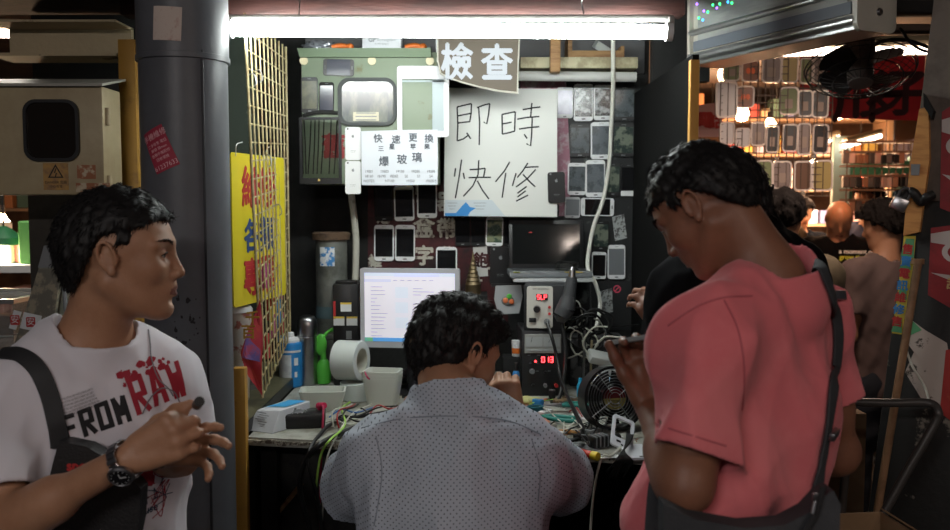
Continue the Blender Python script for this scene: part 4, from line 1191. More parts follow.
# handwritten notice
nt_ = empty('handwritten_notice', (at(400, 158, GY-.012).x, GY-.012, at(400, 158, GY).z), 0, 'handwritten paper price notice with faint columns of model numbers', 'notice')
c0 = pxl(361, 130, GY-.012, nt_); c1 = pxl(437.5, 185, GY-.012, nt_)
bm = nb(); prism(bm, [(c0[0], c0[1]-.004), (0, c0[1]), (c1[0], c0[1]+.001), (c1[0]+.002, 0), (c1[0], c1[1]+.001), (0, c1[1]-.001), (c0[0]+.001, c1[1])], -.0012, 0)
box(bm, (0, -.0016, .002), (c1[0]-c0[0]-.004, .0006, .042), mx=None)
obj('sheet', bm, M('bluish_paper', (.66, .69, .74), .8), nt_)
m_pen = M('grey_pen', (.10, .11, .13), .8)
def wr(s, x, y, sz, bold=0, sx=1, Y=GY-.0145):
    bmw = nb(); q = pxl(x, y, Y, nt_); text(bmw, s, sz, (q[0], Y-nt_.location.y, q[1]), ext=.0001, bold=bold, sx=sx); obj('handwritten_word', bmw, m_pen, nt_)
for ch, x, y in zip('快速更換', (378, 396, 413, 429), (139, 140, 138, 139)): wr(ch, x, y, .030, .0006)
for ch, x, y in zip('三星苹果', (381, 392, 413, 427), (149, 147, 147, 147)): wr(ch, x, y, .020, .0004)
for ch, x, y in zip('爆玻璃', (384, 402, 417), (162, 160, 158)): wr(ch, x, y, .034, .0007)
for j, row in enumerate((('19001', '19003', '19100', '19200', '19205'), ('18160', '18190', '18262', 'S2', 'S3', 'S4'), ('NOTE2', 'N7100', '19300', '19500/5'))):
    for i, s in enumerate(row): wr(s, 369+i*(62/(len(row)-1)), 171.5+j*4.8, .0125, sx=.9)
# white box and bits above the cabinet
zt = pxl(368, 48, GY, gb)[1]+gb.location.z
def onshelf(px, Y): return Vector(((px-475)/900*Y*1.0, Y, zt))
bm = nb(); box(bm, (0, 0, .035), (.13, .06, .07), .002); wb = obj('white_carton', bm, M('carton_white', (.60, .61, .64), .7), loc=onshelf(384, 3.08), label='white battery carton standing on top of the green cabinet', cat='box', smooth=True)
bm = nb(); text(bm, 'GP', .020, (-.032, -.0305, .035), bold=.0006); text(bm, 'Rechargeable', .0115, (.016, -.0305, .035)); text(bm, 'Ni-MH Battery', .0075, (0, -.0305, .022)); obj('printing', bm, m_grey, wb)
bm = nb(); rs = random.Random(3)
t = nb(); bmesh.ops.create_icosphere(t, subdivisions=4, radius=1)
for v in t.verts: v.co = Vector((v.co.x*.075, v.co.y*.05, v.co.z*.020*(1-.4*v.co.x)))*(1+.35*mnoise.noise(v.co*4))
merge(bm, t); obj('plastic_bag', bm, M('silver_film', (.40, .42, .46), .25, metal=.6, bump=.6, bscale=40), loc=onshelf(328, 3.10)+Vector((0, 0, .018)), smooth='all', label='crumpled silvery plastic bag on top of the green cabinet', cat='bag')
m_orange = M('orange_plastic', (.65, .15, .02), .4)
for px, lab in ((343, 'orange tool handle lying between the bag and the carton'), (415, 'orange plastic clip right of the white carton')):
    bm = nb(); tube(bm, [(-.03, 0, .008), (0, 0, .014), (.03, 0, .008)], .009, n=10); sph(bm, (.03, 0, .010), .012, n=8); obj('orange_tool', bm, m_orange, loc=onshelf(px, 3.04), smooth=True, label=lab, cat='tool')
# brown sign
def P2(px, py, Y, o): p = at(px, py, Y); return (p.x-o[0], p.z-o[1])
SY = 2.94
o_ = at(478, 66, SY)
sg = empty('hanging_sign', (o_.x, SY, o_.z), 0, 'brown sign with two white characters and a curved lower corner', 'sign')
O2 = (o_.x, o_.z)
out = [P2(*q, SY, O2) for q in [(437, 35), (520, 37), (519, 60), (518, 94), (500, 92), (480, 88), (462, 83), (450, 79), (440, 74), (437, 60)]]
bm = nb(); prism(bm, out, -.003, .001, bev=.0005); obj('panel', bm, M('sign_cream', (.38, .36, .30), .6), sg)
bm = nb(); prism(bm, [(x*.965, z*.94+.001) for x, z in out], -.0045, -.003); obj('face', bm, M('sign_brown', (.075, .056, .036), .55), sg)
bm = nb()
for ch, x, y in (('檢', 457, 62), ('查', 497, 63)): q = P2(x, y, SY, O2); text(bm, ch, .122, (q[0], -.0052, q[1]-.008), bold=.0034, ext=.0003, sx=.86)
obj('lettering', bm, M('sign_white', (.34, .355, .39), .5), sg)
# whiteboard
WB = 3.14
o_ = at(501, 152, WB); O2 = (o_.x, o_.z)
wbd = empty('whiteboard', (o_.x, WB, o_.z), 0, 'white board with four big handwritten characters offering instant repair', 'notice board')
out = [P2(*q, WB, O2) for q in [(445, 88), (557, 89), (557, 217), (444, 216)]]
bm = nb(); prism(bm, out, -.004, 0, bev=.0006); obj('panel', bm, M('board_white', (.62, .63, .60), .5), wbd)
bm = nb()
def zs1(pts): return [(430+x/2.944, 20+y/2.944) for x, y in pts]
def zs2(pts): return [(435+x/5.3, 120+y/5.3) for x, y in pts]
S1 = [[(80, 256), (82, 310), (80, 356)], [(80, 256), (100, 251), (122, 246)], [(122, 246), (121, 275), (117, 300)], [(83, 282), (119, 275)], [(83, 303), (118, 299)], [(80, 356), (98, 350), (115, 338)], [(108, 332), (120, 350)],
      [(138, 258), (160, 250), (176, 246)], [(143, 256), (146, 300), (145, 368)], [(176, 246), (172, 280), (167, 306), (158, 300)],
      [(212, 278), (213, 336)], [(212, 278), (232, 274), (251, 270)], [(251, 270), (249, 326)], [(213, 306), (240, 301)], [(213, 336), (232, 332), (250, 327)],
      [(273, 264), (300, 259), (325, 256)], [(300, 244), (296, 288)], [(257, 292), (285, 287), (322, 284)], [(262, 321), (290, 317), (322, 314)], [(301, 288), (299, 340), (296, 371), (284, 364)], [(277, 336), (286, 349)]]
S2 = [[(109, 255), (103, 300)], [(141, 210), (128, 300), (108, 415)], [(150, 280), (156, 312)], [(184, 263), (225, 261), (266, 256)], [(266, 256), (258, 300)], [(178, 306), (230, 304), (297, 304)], [(232, 213), (228, 290), (200, 350), (150, 405)], [(224, 322), (250, 370), (286, 419)],
      [(396, 222), (368, 270), (320, 328)], [(375, 280), (366, 340), (356, 412)], [(430, 282), (420, 315), (410, 350)], [(492, 228), (465, 270), (436, 305)], [(472, 252), (510, 249), (549, 248)], [(534, 262), (490, 310), (430, 355)], [(466, 288), (500, 325), (531, 354)],
      [(486, 352), (437, 388)], [(481, 375), (437, 408)], [(494, 398), (430, 430)]]
bm.free()
for sts in ([zs1(s) for s in S1[:10]], [zs1(s) for s in S1[10:]], [zs2(s) for s in S2[:8]], [zs2(s) for s in S2[8:]]):
    bm = nb()
    for st in sts: stroke(bm, [P2(x, y, WB-.005, O2) for x, y in st], .0050, -.0048, .0006)
    obj('handwritten_character', bm, m_ink, wbd)
bm = nb(); prism(bm, [P2(*q, WB, O2) for q in [(445, 200), (492, 200), (505, 216), (445, 216)]], -.0052, -.004)
b2 = [P2(*q, WB, O2) for q in [(445, 213), (456, 213), (462, 206), (466, 202), (470, 207), (476, 208), (470, 212), (468, 216), (445, 216)]]; prism(bm, b2, -.0056, -.0052, mi=1)
for i in range(3):
    q = P2(452, 203+i*3, WB, O2); box(bm, (q[0], -.0056, q[1]), (.035-.008*i, .0003, .0016), mi=2); q = P2(480, 203+i*3, WB, O2); box(bm, (q[0], -.0056, q[1]), (.045-.008*i, .0003, .0016), mi=2)
obj('printed_strip', bm, [M('pale_blue_print', (.50, .56, .60), .6), m_blue, m_grey], wbd)
# pinkish poster strip behind the whiteboard, red stall banner
def flatpoly(name, pts, Y, th, mats, label, cat, extra=None, **k):
    c = [sum(p[i] for p in pts)/len(pts) for i in (0, 1)]; o = at(c[0], c[1], Y); O = (o.x, o.z)
    e = empty(name, (o.x, Y, o.z), 0, label, cat) if extra else None
    bm = nb(); prism(bm, [P2(*q, Y, O) for q in pts], -th, 0)
    if not extra: return obj(name, bm, mats, loc=(o.x, Y, o.z), label=label, cat=cat, **k)
    obj('panel', bm, mats, e); extra(e, O); return e
m_maroon = M('maroon_banner', (.05, .004, .006), .7, c2=(.012, .002, .003), scale=8)
m_chars = M('banner_characters', (.42, .40, .34), .7, c2=(.12, .09, .08), scale=30, mixlo=.52, mixhi=.6)
def bann(e, O):
    for ch, x, y, s in (('電', 426, 206, .075), ('話', 423, 188, .06), ('盒', 424, 229, .080), ('字', 424, 257, .075), ('器', 447, 203, .075), ('帶', 447, 230, .078), ('曲', 447, 257, .070), ('維', 375, 262, .05), ('池', 383, 218, .05)):
        q = P2(x, y, WY-.006, O); bm = nb(); text(bm, ch, s, (q[0], -.0022, q[1]), bold=.0025, ext=.0002); obj('character', bm, m_chars, e)
    bm = nb(); 
    for i in range(9):
        q = P2(480+rnd.uniform(-7, 7), 250+i*4+rnd.uniform(-2, 2), WY, O); box(bm, (q[0], -.0022, q[1]), (rnd.uniform(.01, .04), .0006, rnd.uniform(.006, .014)))
    obj('torn_flecks', bm, m_chars, e)
flatpoly('stall_banner', [(368, 176), (508, 176), (508, 335), (368, 335)], WY-.004, .002, m_maroon, 'dark maroon wall banner with worn white characters behind the phones', 'banner', bann)
flatpoly('pink_poster', [(520, 81), (566, 82), (570, 160), (570, 216), (552, 216), (552, 120), (520, 100)], WY-.004, .0015, M('pink_poster', (.34, .16, .21), .7, c2=(.45, .36, .38), scale=22, mixlo=.48, mixhi=.6), 'faded pink poster showing around the whiteboard edge', 'poster')
# board behind the phones on the right, with glue patches
flatpoly('phone_board', [(505, 78), (640, 80), (640, 330), (505, 330)], WY-.001, .003, M('glued_board', (.010, .011, .012), .6, c2=(.07, .075, .075), scale=14, mixlo=.58, mixhi=.66), 'dark glue-spotted board carrying phones to the right of the whiteboard', 'board')
q = -.004
for a in [
 (557, 87, 573, 118, 'silver', 'lav', 'lavender-screened phone at the top, touching the whiteboard corner'),
 (574, 84, 593, 121, 'white', 'shatter', 'shattered black-screened phone, second in the top row'),
 (594, 85, 612, 120, 'white', 'shatter', 'white-framed shattered phone beside the hanging white cable, top row'),
 (614, 86, 635, 121, 'black', 'slate', 'smeared slate-grey phone at the right end of the top row'),
 (570, 124, 590, 157, 'black', 'slate', 'smeared grey phone, first in the second row'),
 (591, 122, 612, 159, 'white', 'slate2', 'white-framed grey phone, middle of the second row'),
 (613, 123, 634, 157, 'black', 'moss', 'cracked mossy-dark phone, right end of the second row'),
 (568, 163, 586, 195, 'white', 'slate', 'white phone with slim bezel, first in the third row'),
 (586, 160, 605, 197, 'white', 'slate2', 'white rounded phone leaning in the middle of the third row'),
 (606, 163, 620, 196, 'black', 'moss', 'dark green-tinged phone crossed by the cable, third row'),
 (621, 164, 636, 196, 'black', 'black', 'black phone with a white chin, right end of third row'),
 (565, 197, 580, 218, 'silver', 'grey', 'small grey phone just below the third row'),
 (581, 198, 614, 216, 'white', 'black', 'white phone mounted sideways below the third row'),
 (540, 204, 559, 216, 'black', 'yellow', 'phone mounted sideways with a yellow and red screen'),
 (486, 217, 503, 246, 'white', 'green', 'white-framed phone with a greenish screen, left of the laptop'),
 (455, 216, 470, 246, 'blackm', 'black', 'black phone under the whiteboard, left of its pair'),
 (471, 216, 485, 246, 'blackm', 'black', 'black phone under the whiteboard, touching greenish-screened phone'),
 (504, 216, 514, 247, 'blackm', 'black', 'narrow black phone wedged against the laptop screen'),
 (394, 186, 414, 221, 'white', 'black', 'white-edged black phone directly below the handwritten notice'),
 (417, 180, 437, 218, 'white', 'black', 'white-edged black phone below right corner of handwritten notice'),
 (374, 184, 393, 221, 'blackm', 'black', 'all-black phone below left part of handwritten notice'),
 (374, 225, 394, 261, 'white', 'black', 'white-framed phone, left of the pair above the monitor'),
 (395, 225, 415, 261, 'white', 'black', 'white-framed phone, right of the pair above the monitor'),
 (436, 247, 457, 275, 'white', 'black', 'white-topped phone partly behind the monitor corner'),
 (592, 252, 606, 279, 'white', 'black', 'small white phone with a black screen, right of the laptop'),
 (608, 245, 625, 279, 'white', 'grey', 'larger white phone with a grey screen, right of the laptop'),
 (593, 221, 609, 250, 'blackm', 'moss', 'dark phone above the two white phones, right of laptop')]:
    x0, y0, x1, y1, f, s, lab = a
    o = phone(x0, y0, x1, y1, f, s, lab, Y=WY+q-.002, rot=rnd.uniform(-1.5, 1.5), group='phones on the stall wall')
    if 'white chin' in lab:
        bm = nb(); w = (x1-x0)*3.2/900; h = (y1-y0)*3.2/900; prism(bm, [(x, z-h*.42) for x, z in rrect(w, h*.16, .003)], -.0095, -.008); obj('chin', bm, m_white, o)
phone(548, 172, 565, 203, 'black', None, 'black phone back overlapping the right edge of the whiteboard', Y=3.135, kind='back', rot=-2)
phone(490, 247, 511, 285, 'black', None, 'black phone back below the greenish-screened phone', Y=WY-.006, kind='back', rot=1)
for pts, lab in (([(612, 217), (624, 214), (627, 238), (615, 241)], 'torn foil scrap beside the cable, above the white phones'), ([(598, 292), (612, 288), (613, 312), (600, 314)], 'torn white label below the two white phones')):
    flatpoly('foil_scrap', pts, WY-.005, .0008, M('foil', (.34, .36, .36), .5, c2=(.08, .08, .08), scale=60, mixlo=.5, mixhi=.56), lab, 'scrap')
# white sticker with character left of black phone back
flatpoly('character_sticker', [(473, 247), (487, 246), (488, 276), (474, 277)], WY-.006, .0008, [M('sticker_white', (.48, .47, .45), .7)], 'white sticker with a red-outlined character beside the bronze ornament', 'sticker',
         lambda e, O: [obj('character', (lambda bm: (text(bm, '飽', .06, (0, -.0012, 0), bold=.002, ext=.0001), bm)[1])(nb()), m_maroon, e)])
def nos(e, O):
    bm = nb(); ringprism(bm, [(.014*math.cos(a*PI/10), .014*math.sin(a*PI/10)) for a in range(20)], [(.010*math.cos(a*PI/10), .010*math.sin(a*PI/10)) for a in range(20)], -.0015, -.0008)
    stroke(bm, [(-.008, -.008), (.008, .008)], .004, -.0012); obj('red_ring', bm, M('hot_pink', (.62, .06, .12), .5), e)
flatpoly('no_smoking_sticker', [(617+7*math.cos(i*PI/8), 289+7*math.sin(i*PI/8)) for i in range(16)], WY-.003, .0008, M('sticker_pink', (.52, .30, .33), .6), 'round red and pink prohibition sticker at the right of the board', 'sticker', nos)
# ledge, conduit and timber over the phones
a = at(578, 64, 3.12)
bx('shelf_ledge', (at(520, 60, 3.12).x, 3.10, at(578, 68, 3.10).z), (at(637, 60, 3.12).x, 3.24, at(578, 57, 3.10).z), M('cream_wood', (.50, .46, .30), .6, c2=(.30, .26, .16), scale=12), .002, label='cream painted ledge above the phones', cat='shelf')
bm = nb(); p0 = at(519, 76, 3.12); p1 = at(636, 77, 3.12); cyl(bm, (0, 0, 0), p1-p0, .017, n=20); obj('conduit_pipe', bm, M('conduit_white', (.50, .50, .48), .4), loc=p0, smooth=True, label='thick white conduit running under the cream ledge', cat='pipe')
bx('timber_upright', (at(550, 60, 3.05).x, 3.03, at(555, 72, 3.03).z), (at(560, 60, 3.05).x, 3.07, at(555, 33, 3.03).z), m_wood, .002, label='short light timber upright between the brown sign and the box', cat='timber')
tb2 = empty('timber_tray', (at(595, 57, 3.15).x, 3.17, at(595, 57, 3.1).z), 0, 'open light wood tray with scraps on the cream ledge', 'tray')
bm = nb(); box(bm, (0, -.05, .012), (.19, .012, .024), .001); box(bm, (-.09, 0, .035), (.015, .11, .07), .001); box(bm, (.09, 0, .02), (.012, .11, .04), .001); box(bm, (0, 0, .004), (.19, .11, .006)); obj('frame', bm, m_wood, tb2)
bm = nb(); box(bm, (0, 0, .02), (.06, .05, .028), .002, mx=T(rot=(.3, .5, .2))); obj('plastic_pouch', bm, M('pouch_grey', (.34, .36, .34), .4), loc=(at(600, 48, 3.13).x, 3.15, at(600, 48, 3.1).z-.01), label='small greyish pouch lying in the wood tray', cat='pouch')
bx('wall_recess_panel', (-.60, 3.23, 2.10), (.60, 3.25, 2.45), M('recess_grey', (.10, .10, .105), .6), kind='structure')
# hanging white cable
bm = nb(); pts = [(613, 38, 2.9), (613, 90, 3.05), (611, 130, 3.12), (609, 165, 3.15), (603, 200, 3.16), (594, 225, 3.16), (589, 250, 3.14), (588, 268, 3.08), (596, 285, 3.05), (600, 305, 3.02), (596, 330, 2.98)]
base = at(*pts[0]); tube(bm, [at(*p)-base for p in pts], .0070, n=10); obj('white_cable', bm, M('cable_white', (.62, .62, .56), .45), loc=base, smooth=True, label='thick white cable hanging from the lamp down past the phones', cat='cable')
bm = nb(); pts = [(437, 36, 3.0), (437, 48, 3.01), (438, 62, 3.0)]; base = at(*pts[0]); tube(bm, [at(*p)-base for p in pts], .004); obj('thin_white_cable', bm, m_white, loc=base, smooth=True, label='thin white cable between green cabinet and brown sign', cat='cable')
# ---------------------------------------------------------------- things on the bench and around it
def onb(px, py, z=ZB): return atz(px, py, z)
m_lcd = M('lcd_glow', (.75, .73, .80), .3, emit=(.80, .76, .86), estr=.42)
# monitor
MY = 2.84
o_ = at(411, 346, MY)
mo = empty('monitor', (o_.x, MY, ZB), math.radians(-7), 'silver-framed computer monitor showing a pale web page', 'monitor')
zb = at(411, 347, MY).z-ZB; wm, hm = .317, .252
bm = nb(); ringprism(bm, [(x, z+zb+hm/2) for x, z in rrect(wm, hm, .006, 3)], [(x, z+zb+hm/2+.003) for x, z in rrect(wm-.028, hm-.034, .001, 3)], -.022, 0)
box(bm, (0, .006, zb+hm/2), (wm-.01, .03, hm-.01), .006); obj('casing', bm, M('silver_casing', (.42, .43, .46), .4), mo, smooth=True)
sw, sh = wm-.028, hm-.034; sc = Vector((0, -.0165, zb+hm/2+.003))
bm = nb(); box(bm, sc, (sw, .012, sh)); scr = obj('screen', bm, m_lcd, mo)
bm = nb(); 
def rb(x, z, w, h, mi=0, y=-.0228+.0001): box(bm, (sc.x-sw/2+x*sw+w*sw/2, y, sc.z+sh/2-z*sh-h*sh/2), (w*sw, .0004, h*sh), mi=mi)
rb(0, .0, 1, .05, 3); rb(.33, .02, .5, .035, 0); rb(.0, .09, .30, .045, 0); rb(0, .945, 1, .055, 1); rb(0, .945, .09, .055, 2)
rs = random.Random(12)
for i in range(14): rb(.07, .20+i*.055, rs.uniform(.05, .22), .010, 4, -.0230)
for i in range(6): rb(.32+.08*i, .10, .045, .012, 4, -.0230)
for j, z in enumerate((.20, .42, .64)):
    rb(.34, z, .15, .17, 5)
    for i in range(3): rb(.54, z+.02+.045*i, rs.uniform(.08, .25), .010, 4, -.0230)
E1 = lambda n, c, s: M(n, c, .4, emit=c, estr=s*.68)
obj('web_page', bm, [E1('page_lilac', (.60, .62, .80), .62), E1('taskbar_blue', (.10, .35, .75), .6), E1('start_green', (.15, .45, .15), .6), E1('page_blue', (.62, .68, .85), .62), E1('page_text', (.42, .42, .52), .5), E1('page_thumb', (.66, .72, .84), .62)], scr)
bm = nb(); tube(bm, [(0, .02, 0.01), (0, .02, zb+.04)], .018, n=12); obj('stand', bm, m_black, mo, smooth=True)
bm = nb(); prism(bm, rrect(.20, .14, .03), -.012, 0, mx=Matrix.Translation((0, .02, 0)) @ Matrix.Rotation(-PI/2, 4, 'X')); obj('base', bm, m_black, mo)
bm = nb(); 
for i in range(3): cyl(bm, (.05+.02*i, -.0225, zb+.008), (.05+.02*i, -.020, zb+.008), .003, n=8)
obj('buttons', bm, m_grey, mo)
# black printer-like box with stickers
pb = empty('label_printer', (at(347, 345, 3.0).x, 3.02, ZB), 0, 'black box device with yellow-edged white stickers, left of the monitor', 'device')
H = at(347, 284, 2.97).z-ZB
bm = nb(); box(bm, (0, .03, H/2), (.088, .14, H), .006); box(bm, (0, -.02, H+.004), (.07, .03, .012), .003); obj('body', bm, m_black, pb, smooth=True)
def stk(o, px, py, w, h, y, mats, name='sticker', Y=2.98, fn=None, d=0):
    q = at(px, py, Y); bm = nb(); c = Vector((q.x-o.location.x, y, q.z-o.location.z)); box(bm, c, (w, .001, h)); 
    if fn: fn(bm, c)
    return obj(name, bm, mats, o)
mys = M('sticker_yellow', (.75, .55, .08), .5)
for px, py in ((346, 307), (339, 321), (352, 321)):
    stk(pb, px, py, .036, .030, -.0415, [m_paper, mys], fn=lambda bm, c: box(bm, c+Vector((0, -.0006, .012)), (.036, .0004, .006), mi=1))
stk(pb, 334.5, 310, .008, .06, -.0415, m_red)
stk(pb, 349, 335, .018, .028, -.0415, m_grey, 'switch')
# metal flue and white riser pipe
H = at(332, 232, 3.12).z-ZB
fl = empty('flue_pipe', (at(332, 300, 3.12).x, 3.12, ZB), 0, 'fat dull metal flue with brown rim and blue torn label', 'pipe')
bm = nb(); lathe(bm, [(.054, 0), (.054, H*.28), (.057, H*.285), (.057, H*.31), (.054, H*.315), (.054, H)], 36); obj('tube', bm, M('dull_zinc', (.20, .21, .19), .5, metal=.5, c2=(.11, .115, .10), scale=9, bump=.2), fl, smooth=True)
bm = nb(); lathe(bm, [(.054, H-.028), (.064, H-.026), (.066, H-.004), (.060, H), (.040, H), (.040, H-.01), (0, H-.01)], 36); obj('rim', bm, M('brown_rust', (.10, .06, .035), .8, c2=(.05, .03, .02), scale=30), fl, smooth=True)
def arcsheet(r, a0, a1, z0, z1, n=10):
    bm = nb(); A = [math.radians(a0+(a1-a0)*i/n) for i in range(n+1)]
    for i in range(n):
        p = [(r*math.cos(A[i]), r*math.sin(A[i])), (r*math.cos(A[i+1]), r*math.sin(A[i+1]))]
        t = nb(); t.faces.new([t.verts.new((p[0][0], p[0][1], z0)), t.verts.new((p[1][0], p[1][1], z0)), t.verts.new((p[1][0], p[1][1], z1)), t.verts.new((p[0][0], p[0][1], z1))]); merge(bm, t)
    return bm
obj('label', arcsheet(.0555, -125, -70, H-.115, H-.05), M('blue_white_label', (.05, .20, .45), .6, c2=(.62, .64, .66), scale=45, mixlo=.46, mixhi=.52), fl, smooth='all')
obj('blue_band', arcsheet(.0555, -180, 0, H*.42, H*.50, 24), M('band_blue', (.09, .15, .17), .5), fl, smooth='all')
bm = nb(); a = at(354, 196, 3.16); b = at(355, 284, 3.12); pth = [at(350, 190, 3.2), at(352, 200, 3.16), at(356, 240, 3.15), at(355, 290, 3.13)]
tube(bm, [p-b for p in pth]+[Vector((0, .01, -.10))], .012, n=14); lathe(bm, [(.014, -.02), (.018, -.018), (.018, .01), (.014, .012)], 16); obj('white_pipe', bm, M('old_white_paint', (.40, .39, .34), .5, c2=(.20, .18, .14), scale=20, mixlo=.55, mixhi=.7), loc=b, smooth=True, label='thin old white pipe rising between flue and phones', cat='pipe')
# spray can, flask, green thing
p = onb(291, 386); SCALE = p.y/900
r = 11.6*SCALE
sp = empty('spray_can', p, 0, 'blue and white spray can with white cap', 'can')
h = 54*SCALE
bm = nb(); lathe(bm, [(r*.93, 0), (r, .003), (r, h*.80), (r*.96, h*.82), (r*.5, h*.87), (0, h*.87)], 32); obj('can', bm, M('can_blue', (.02, .20, .50), .35), sp, smooth=True)
obj('label', arcsheet(r+.0006, -150, -75, h*.08, h*.62), M('can_white', (.62, .64, .66), .5, c2=(.50, .52, .56), scale=30), sp, smooth='all')
bm = arcsheet(r+.0010, -165, -20, h*.66, h*.70); bm2 = arcsheet(r+.001, -62, -40, h*.42, h*.56); merge(bm, bm2); merge(bm, arcsheet(r+.001, -60, -46, h*.20, h*.30)); obj('marks', bm, m_white, sp, smooth='all')
bm = nb(); lathe(bm, [(r*.80, h*.82), (r*.80, h*.88), (r*.62, h*.92), (r*.36, h*.93), (r*.34, h*1.0), (r*.26, h*1.02), (0, h*1.02)], 24); obj('cap', bm, m_white, sp, smooth=True)
p = onb(308, 384); k = p.y/900; r = 10.3*k
th = empty('vacuum_flask', p, 0, 'stainless steel vacuum flask with a domed lid', 'flask')
h = 70*k
bm = nb(); lathe(bm, [(r*.96, 0), (r, .004), (r, h*.70), (r*.97, h*.705), (0, h*.705)], 36); obj('body', bm, m_steel, th, smooth=True)
bm = nb(); lathe(bm, [(r*.98, h*.712), (r*.98, h*.86), (r*.92, h*.93), (r*.72, h*.98), (r*.4, h), (0, h)], 36); obj('lid', bm, m_steel, th, smooth=True)
bm = nb(); lathe(bm, [(r*.94, h*.70), (r*.94, h*.715)], 36); obj('joint_ring', bm, m_black, th, smooth=True)
p = onb(324, 384); k = p.y/900
gr = empty('green_squeeze_bulb', p, 0, 'bright green bulb-shaped plastic tool behind the steel flask', 'tool')
m_green = M('lime_plastic', (.10, .50, .06), .35)
bm = nb(); lathe(bm, [(0, .0), (.022, .004), (.026, .05), (.022, .07), (.012, .085)], 20); sph(bm, (-.008, -.004, .135), .020, s=(1, .5, 1.9), n=10); tube(bm, [(0, 0, .08), (-.002, 0, .11)], .010); obj('bulb', bm, m_green, gr, smooth=True)
bm = nb(); tube(bm, [(0, .0, .16), (.02, .01, .18), (.06, .03, .19), (.09, .06, .19)], .006); obj('hose', bm, m_green, gr, smooth=True)
# tape rolls and tubs
m_tape = M('clear_tape', (.74, .80, .78), .25, trans=.15, spec=.6)
def ring_roll(name, c, ro, ri, w, axis, mats, label, par=None, cat='tape'):
    o = empty(name, c, 0, label, cat)
    q = Vector((0, 0, 1)).rotation_difference(Vector(axis).normalized()).to_matrix().to_4x4()
    bm = nb(); lathe(bm, [(ri, -w/2), (ro-.002, -w/2), (ro, -w/2+.002), (ro, w/2-.002), (ro-.002, w/2), (ri, w/2), (ri, -w/2)], 40, mx=q); obj('roll', bm, mats, o, smooth=True)
    bm = nb(); lathe(bm, [(ri-.003, -w/2), (ri, -w/2), (ri, w/2), (ri-.003, w/2), (ri-.003, -w/2)], 40, mx=q); obj('core', bm, M('tape_core', (.50, .50, .42), .7), o, smooth=True)
    return o
p = onb(356, 401); k = p.y/900
ring_roll('tape_roll', p+Vector((0, .03, .028)), 17*k*1.02, 11*k, .054, (0, 0, 1), m_tape, 'flat clear tape roll lying beneath the upright one')
zt2 = p.z+.056
ring_roll('tape_roll', Vector((p.x-.022, p.y+.035, zt2+.0655)), .0620, .041, .082, (.95, -.31, .02), m_tape, 'big upright roll of clear tape standing on another roll')
m_tub = M('frosted_tub', (.74, .77, .70), .35, trans=.25, spec=.4)
def tub(name, px, py, wt, wb, dt, h, rz, label, stack=1):
    p = onb(px, py); o = empty(name, p, rz, label, 'tub')
    t = .0016
    def shell(z0, kk=1):
        bm = nb()
        def ring(w, d, z, r=.012): return [bm.verts.new((x, y, z)) for x, y in rrect(w, d, r, 4)]
        db = dt*wb/wt
        R_ = [ring(wb, db, z0), ring(wt, dt, z0+h), ring(wt+.006, dt+.006, z0+h), ring(wt+.006, dt+.006, z0+h-.003), ring(wt-2*t, dt-2*t, z0+h), ring(wb-2*t, db-2*t, z0+t)]
        def br(A, B):
            n = len(A)
            for i in range(n): bm.faces.new((A[i], A[(i+1)%n], B[(i+1)%n], B[i]))
        bm.faces.new(R_[0][::-1]); br(R_[0], R_[3]); br(R_[3], R_[2]); br(R_[2], R_[4]); br(R_[4], R_[5]); bm.faces.new(R_[5])
        bmesh.ops.delete(bm, geom=R_[1], context='VERTS')
        return bm
    bm = shell(0)
    obj('tub_shell', bm, m_tub, o, smooth=True)
    for i in range(1, stack): obj('nested_tub', shell(.010*i), m_tub, o, smooth=True)
    return o
tub('plastic_tub', 323, 409, .130, .105, .085, .060, .10, 'wide shallow frosted plastic tub left of the tape rolls')
tub('plastic_tub', 383, 404, .105, .085, .080, .085, -.15, 'tall frosted plastic tubs nested together, in front of the monitor', 3)
# crushed white-blue box
p = onb(276, 427)
wbx = empty('cardboard_box', p, math.radians(-32), 'crushed white carton with a blue panel at the left bench corner', 'box')
bm = nb(); t = nb(); pts = [(-.045, -.07, 0), (.045, -.06, 0), (.042, .09, .0), (-.042, .08, .0), (-.036, -.035, .05), (.042, -.025, .056), (.040, .095, .060), (-.040, .085, .056)]
vs = [t.verts.new(q) for q in pts]
for f in ((3, 2, 1, 0), (4, 5, 6, 7), (0, 1, 5, 4), (1, 2, 6, 5), (2, 3, 7, 6), (3, 0, 4, 7)): t.faces.new([vs[i] for i in f])
bmesh.ops.bevel(t, geom=t.edges[:], offset=.002, segments=1, affect='EDGES'); merge(bm, t); obj('carton', bm, M('crumpled_white', (.58, .60, .64), .7, bump=.3, bscale=25), wbx)
bm = nb(); t = nb(); vs = [t.verts.new(q) for q in ((-.018, .0, .0555), (.030, .008, .0585), (.034, .085, .0615), (-.022, .075, .0590))]; t.faces.new(vs); merge(bm, t)
t = nb(); vs = [t.verts.new(q) for q in ((-.030, -.01, .0545), (-.018, .0, .0558), (-.010, .03, .057), (-.026, .022, .0562))]; t.faces.new(vs); merge(bm, t); obj('blue_panel', bm, M('panel_blue', (.05, .36, .70), .5), wbx)
bm = nb()
for i in range(7): box(bm, (-.012+.006*(i % 3), -.056+.0025*i, .014+.0055*i), (.035, .001, .0012), mx=T(rot=(0, 0, 0)))
obj('printing', bm, m_grey, wbx)
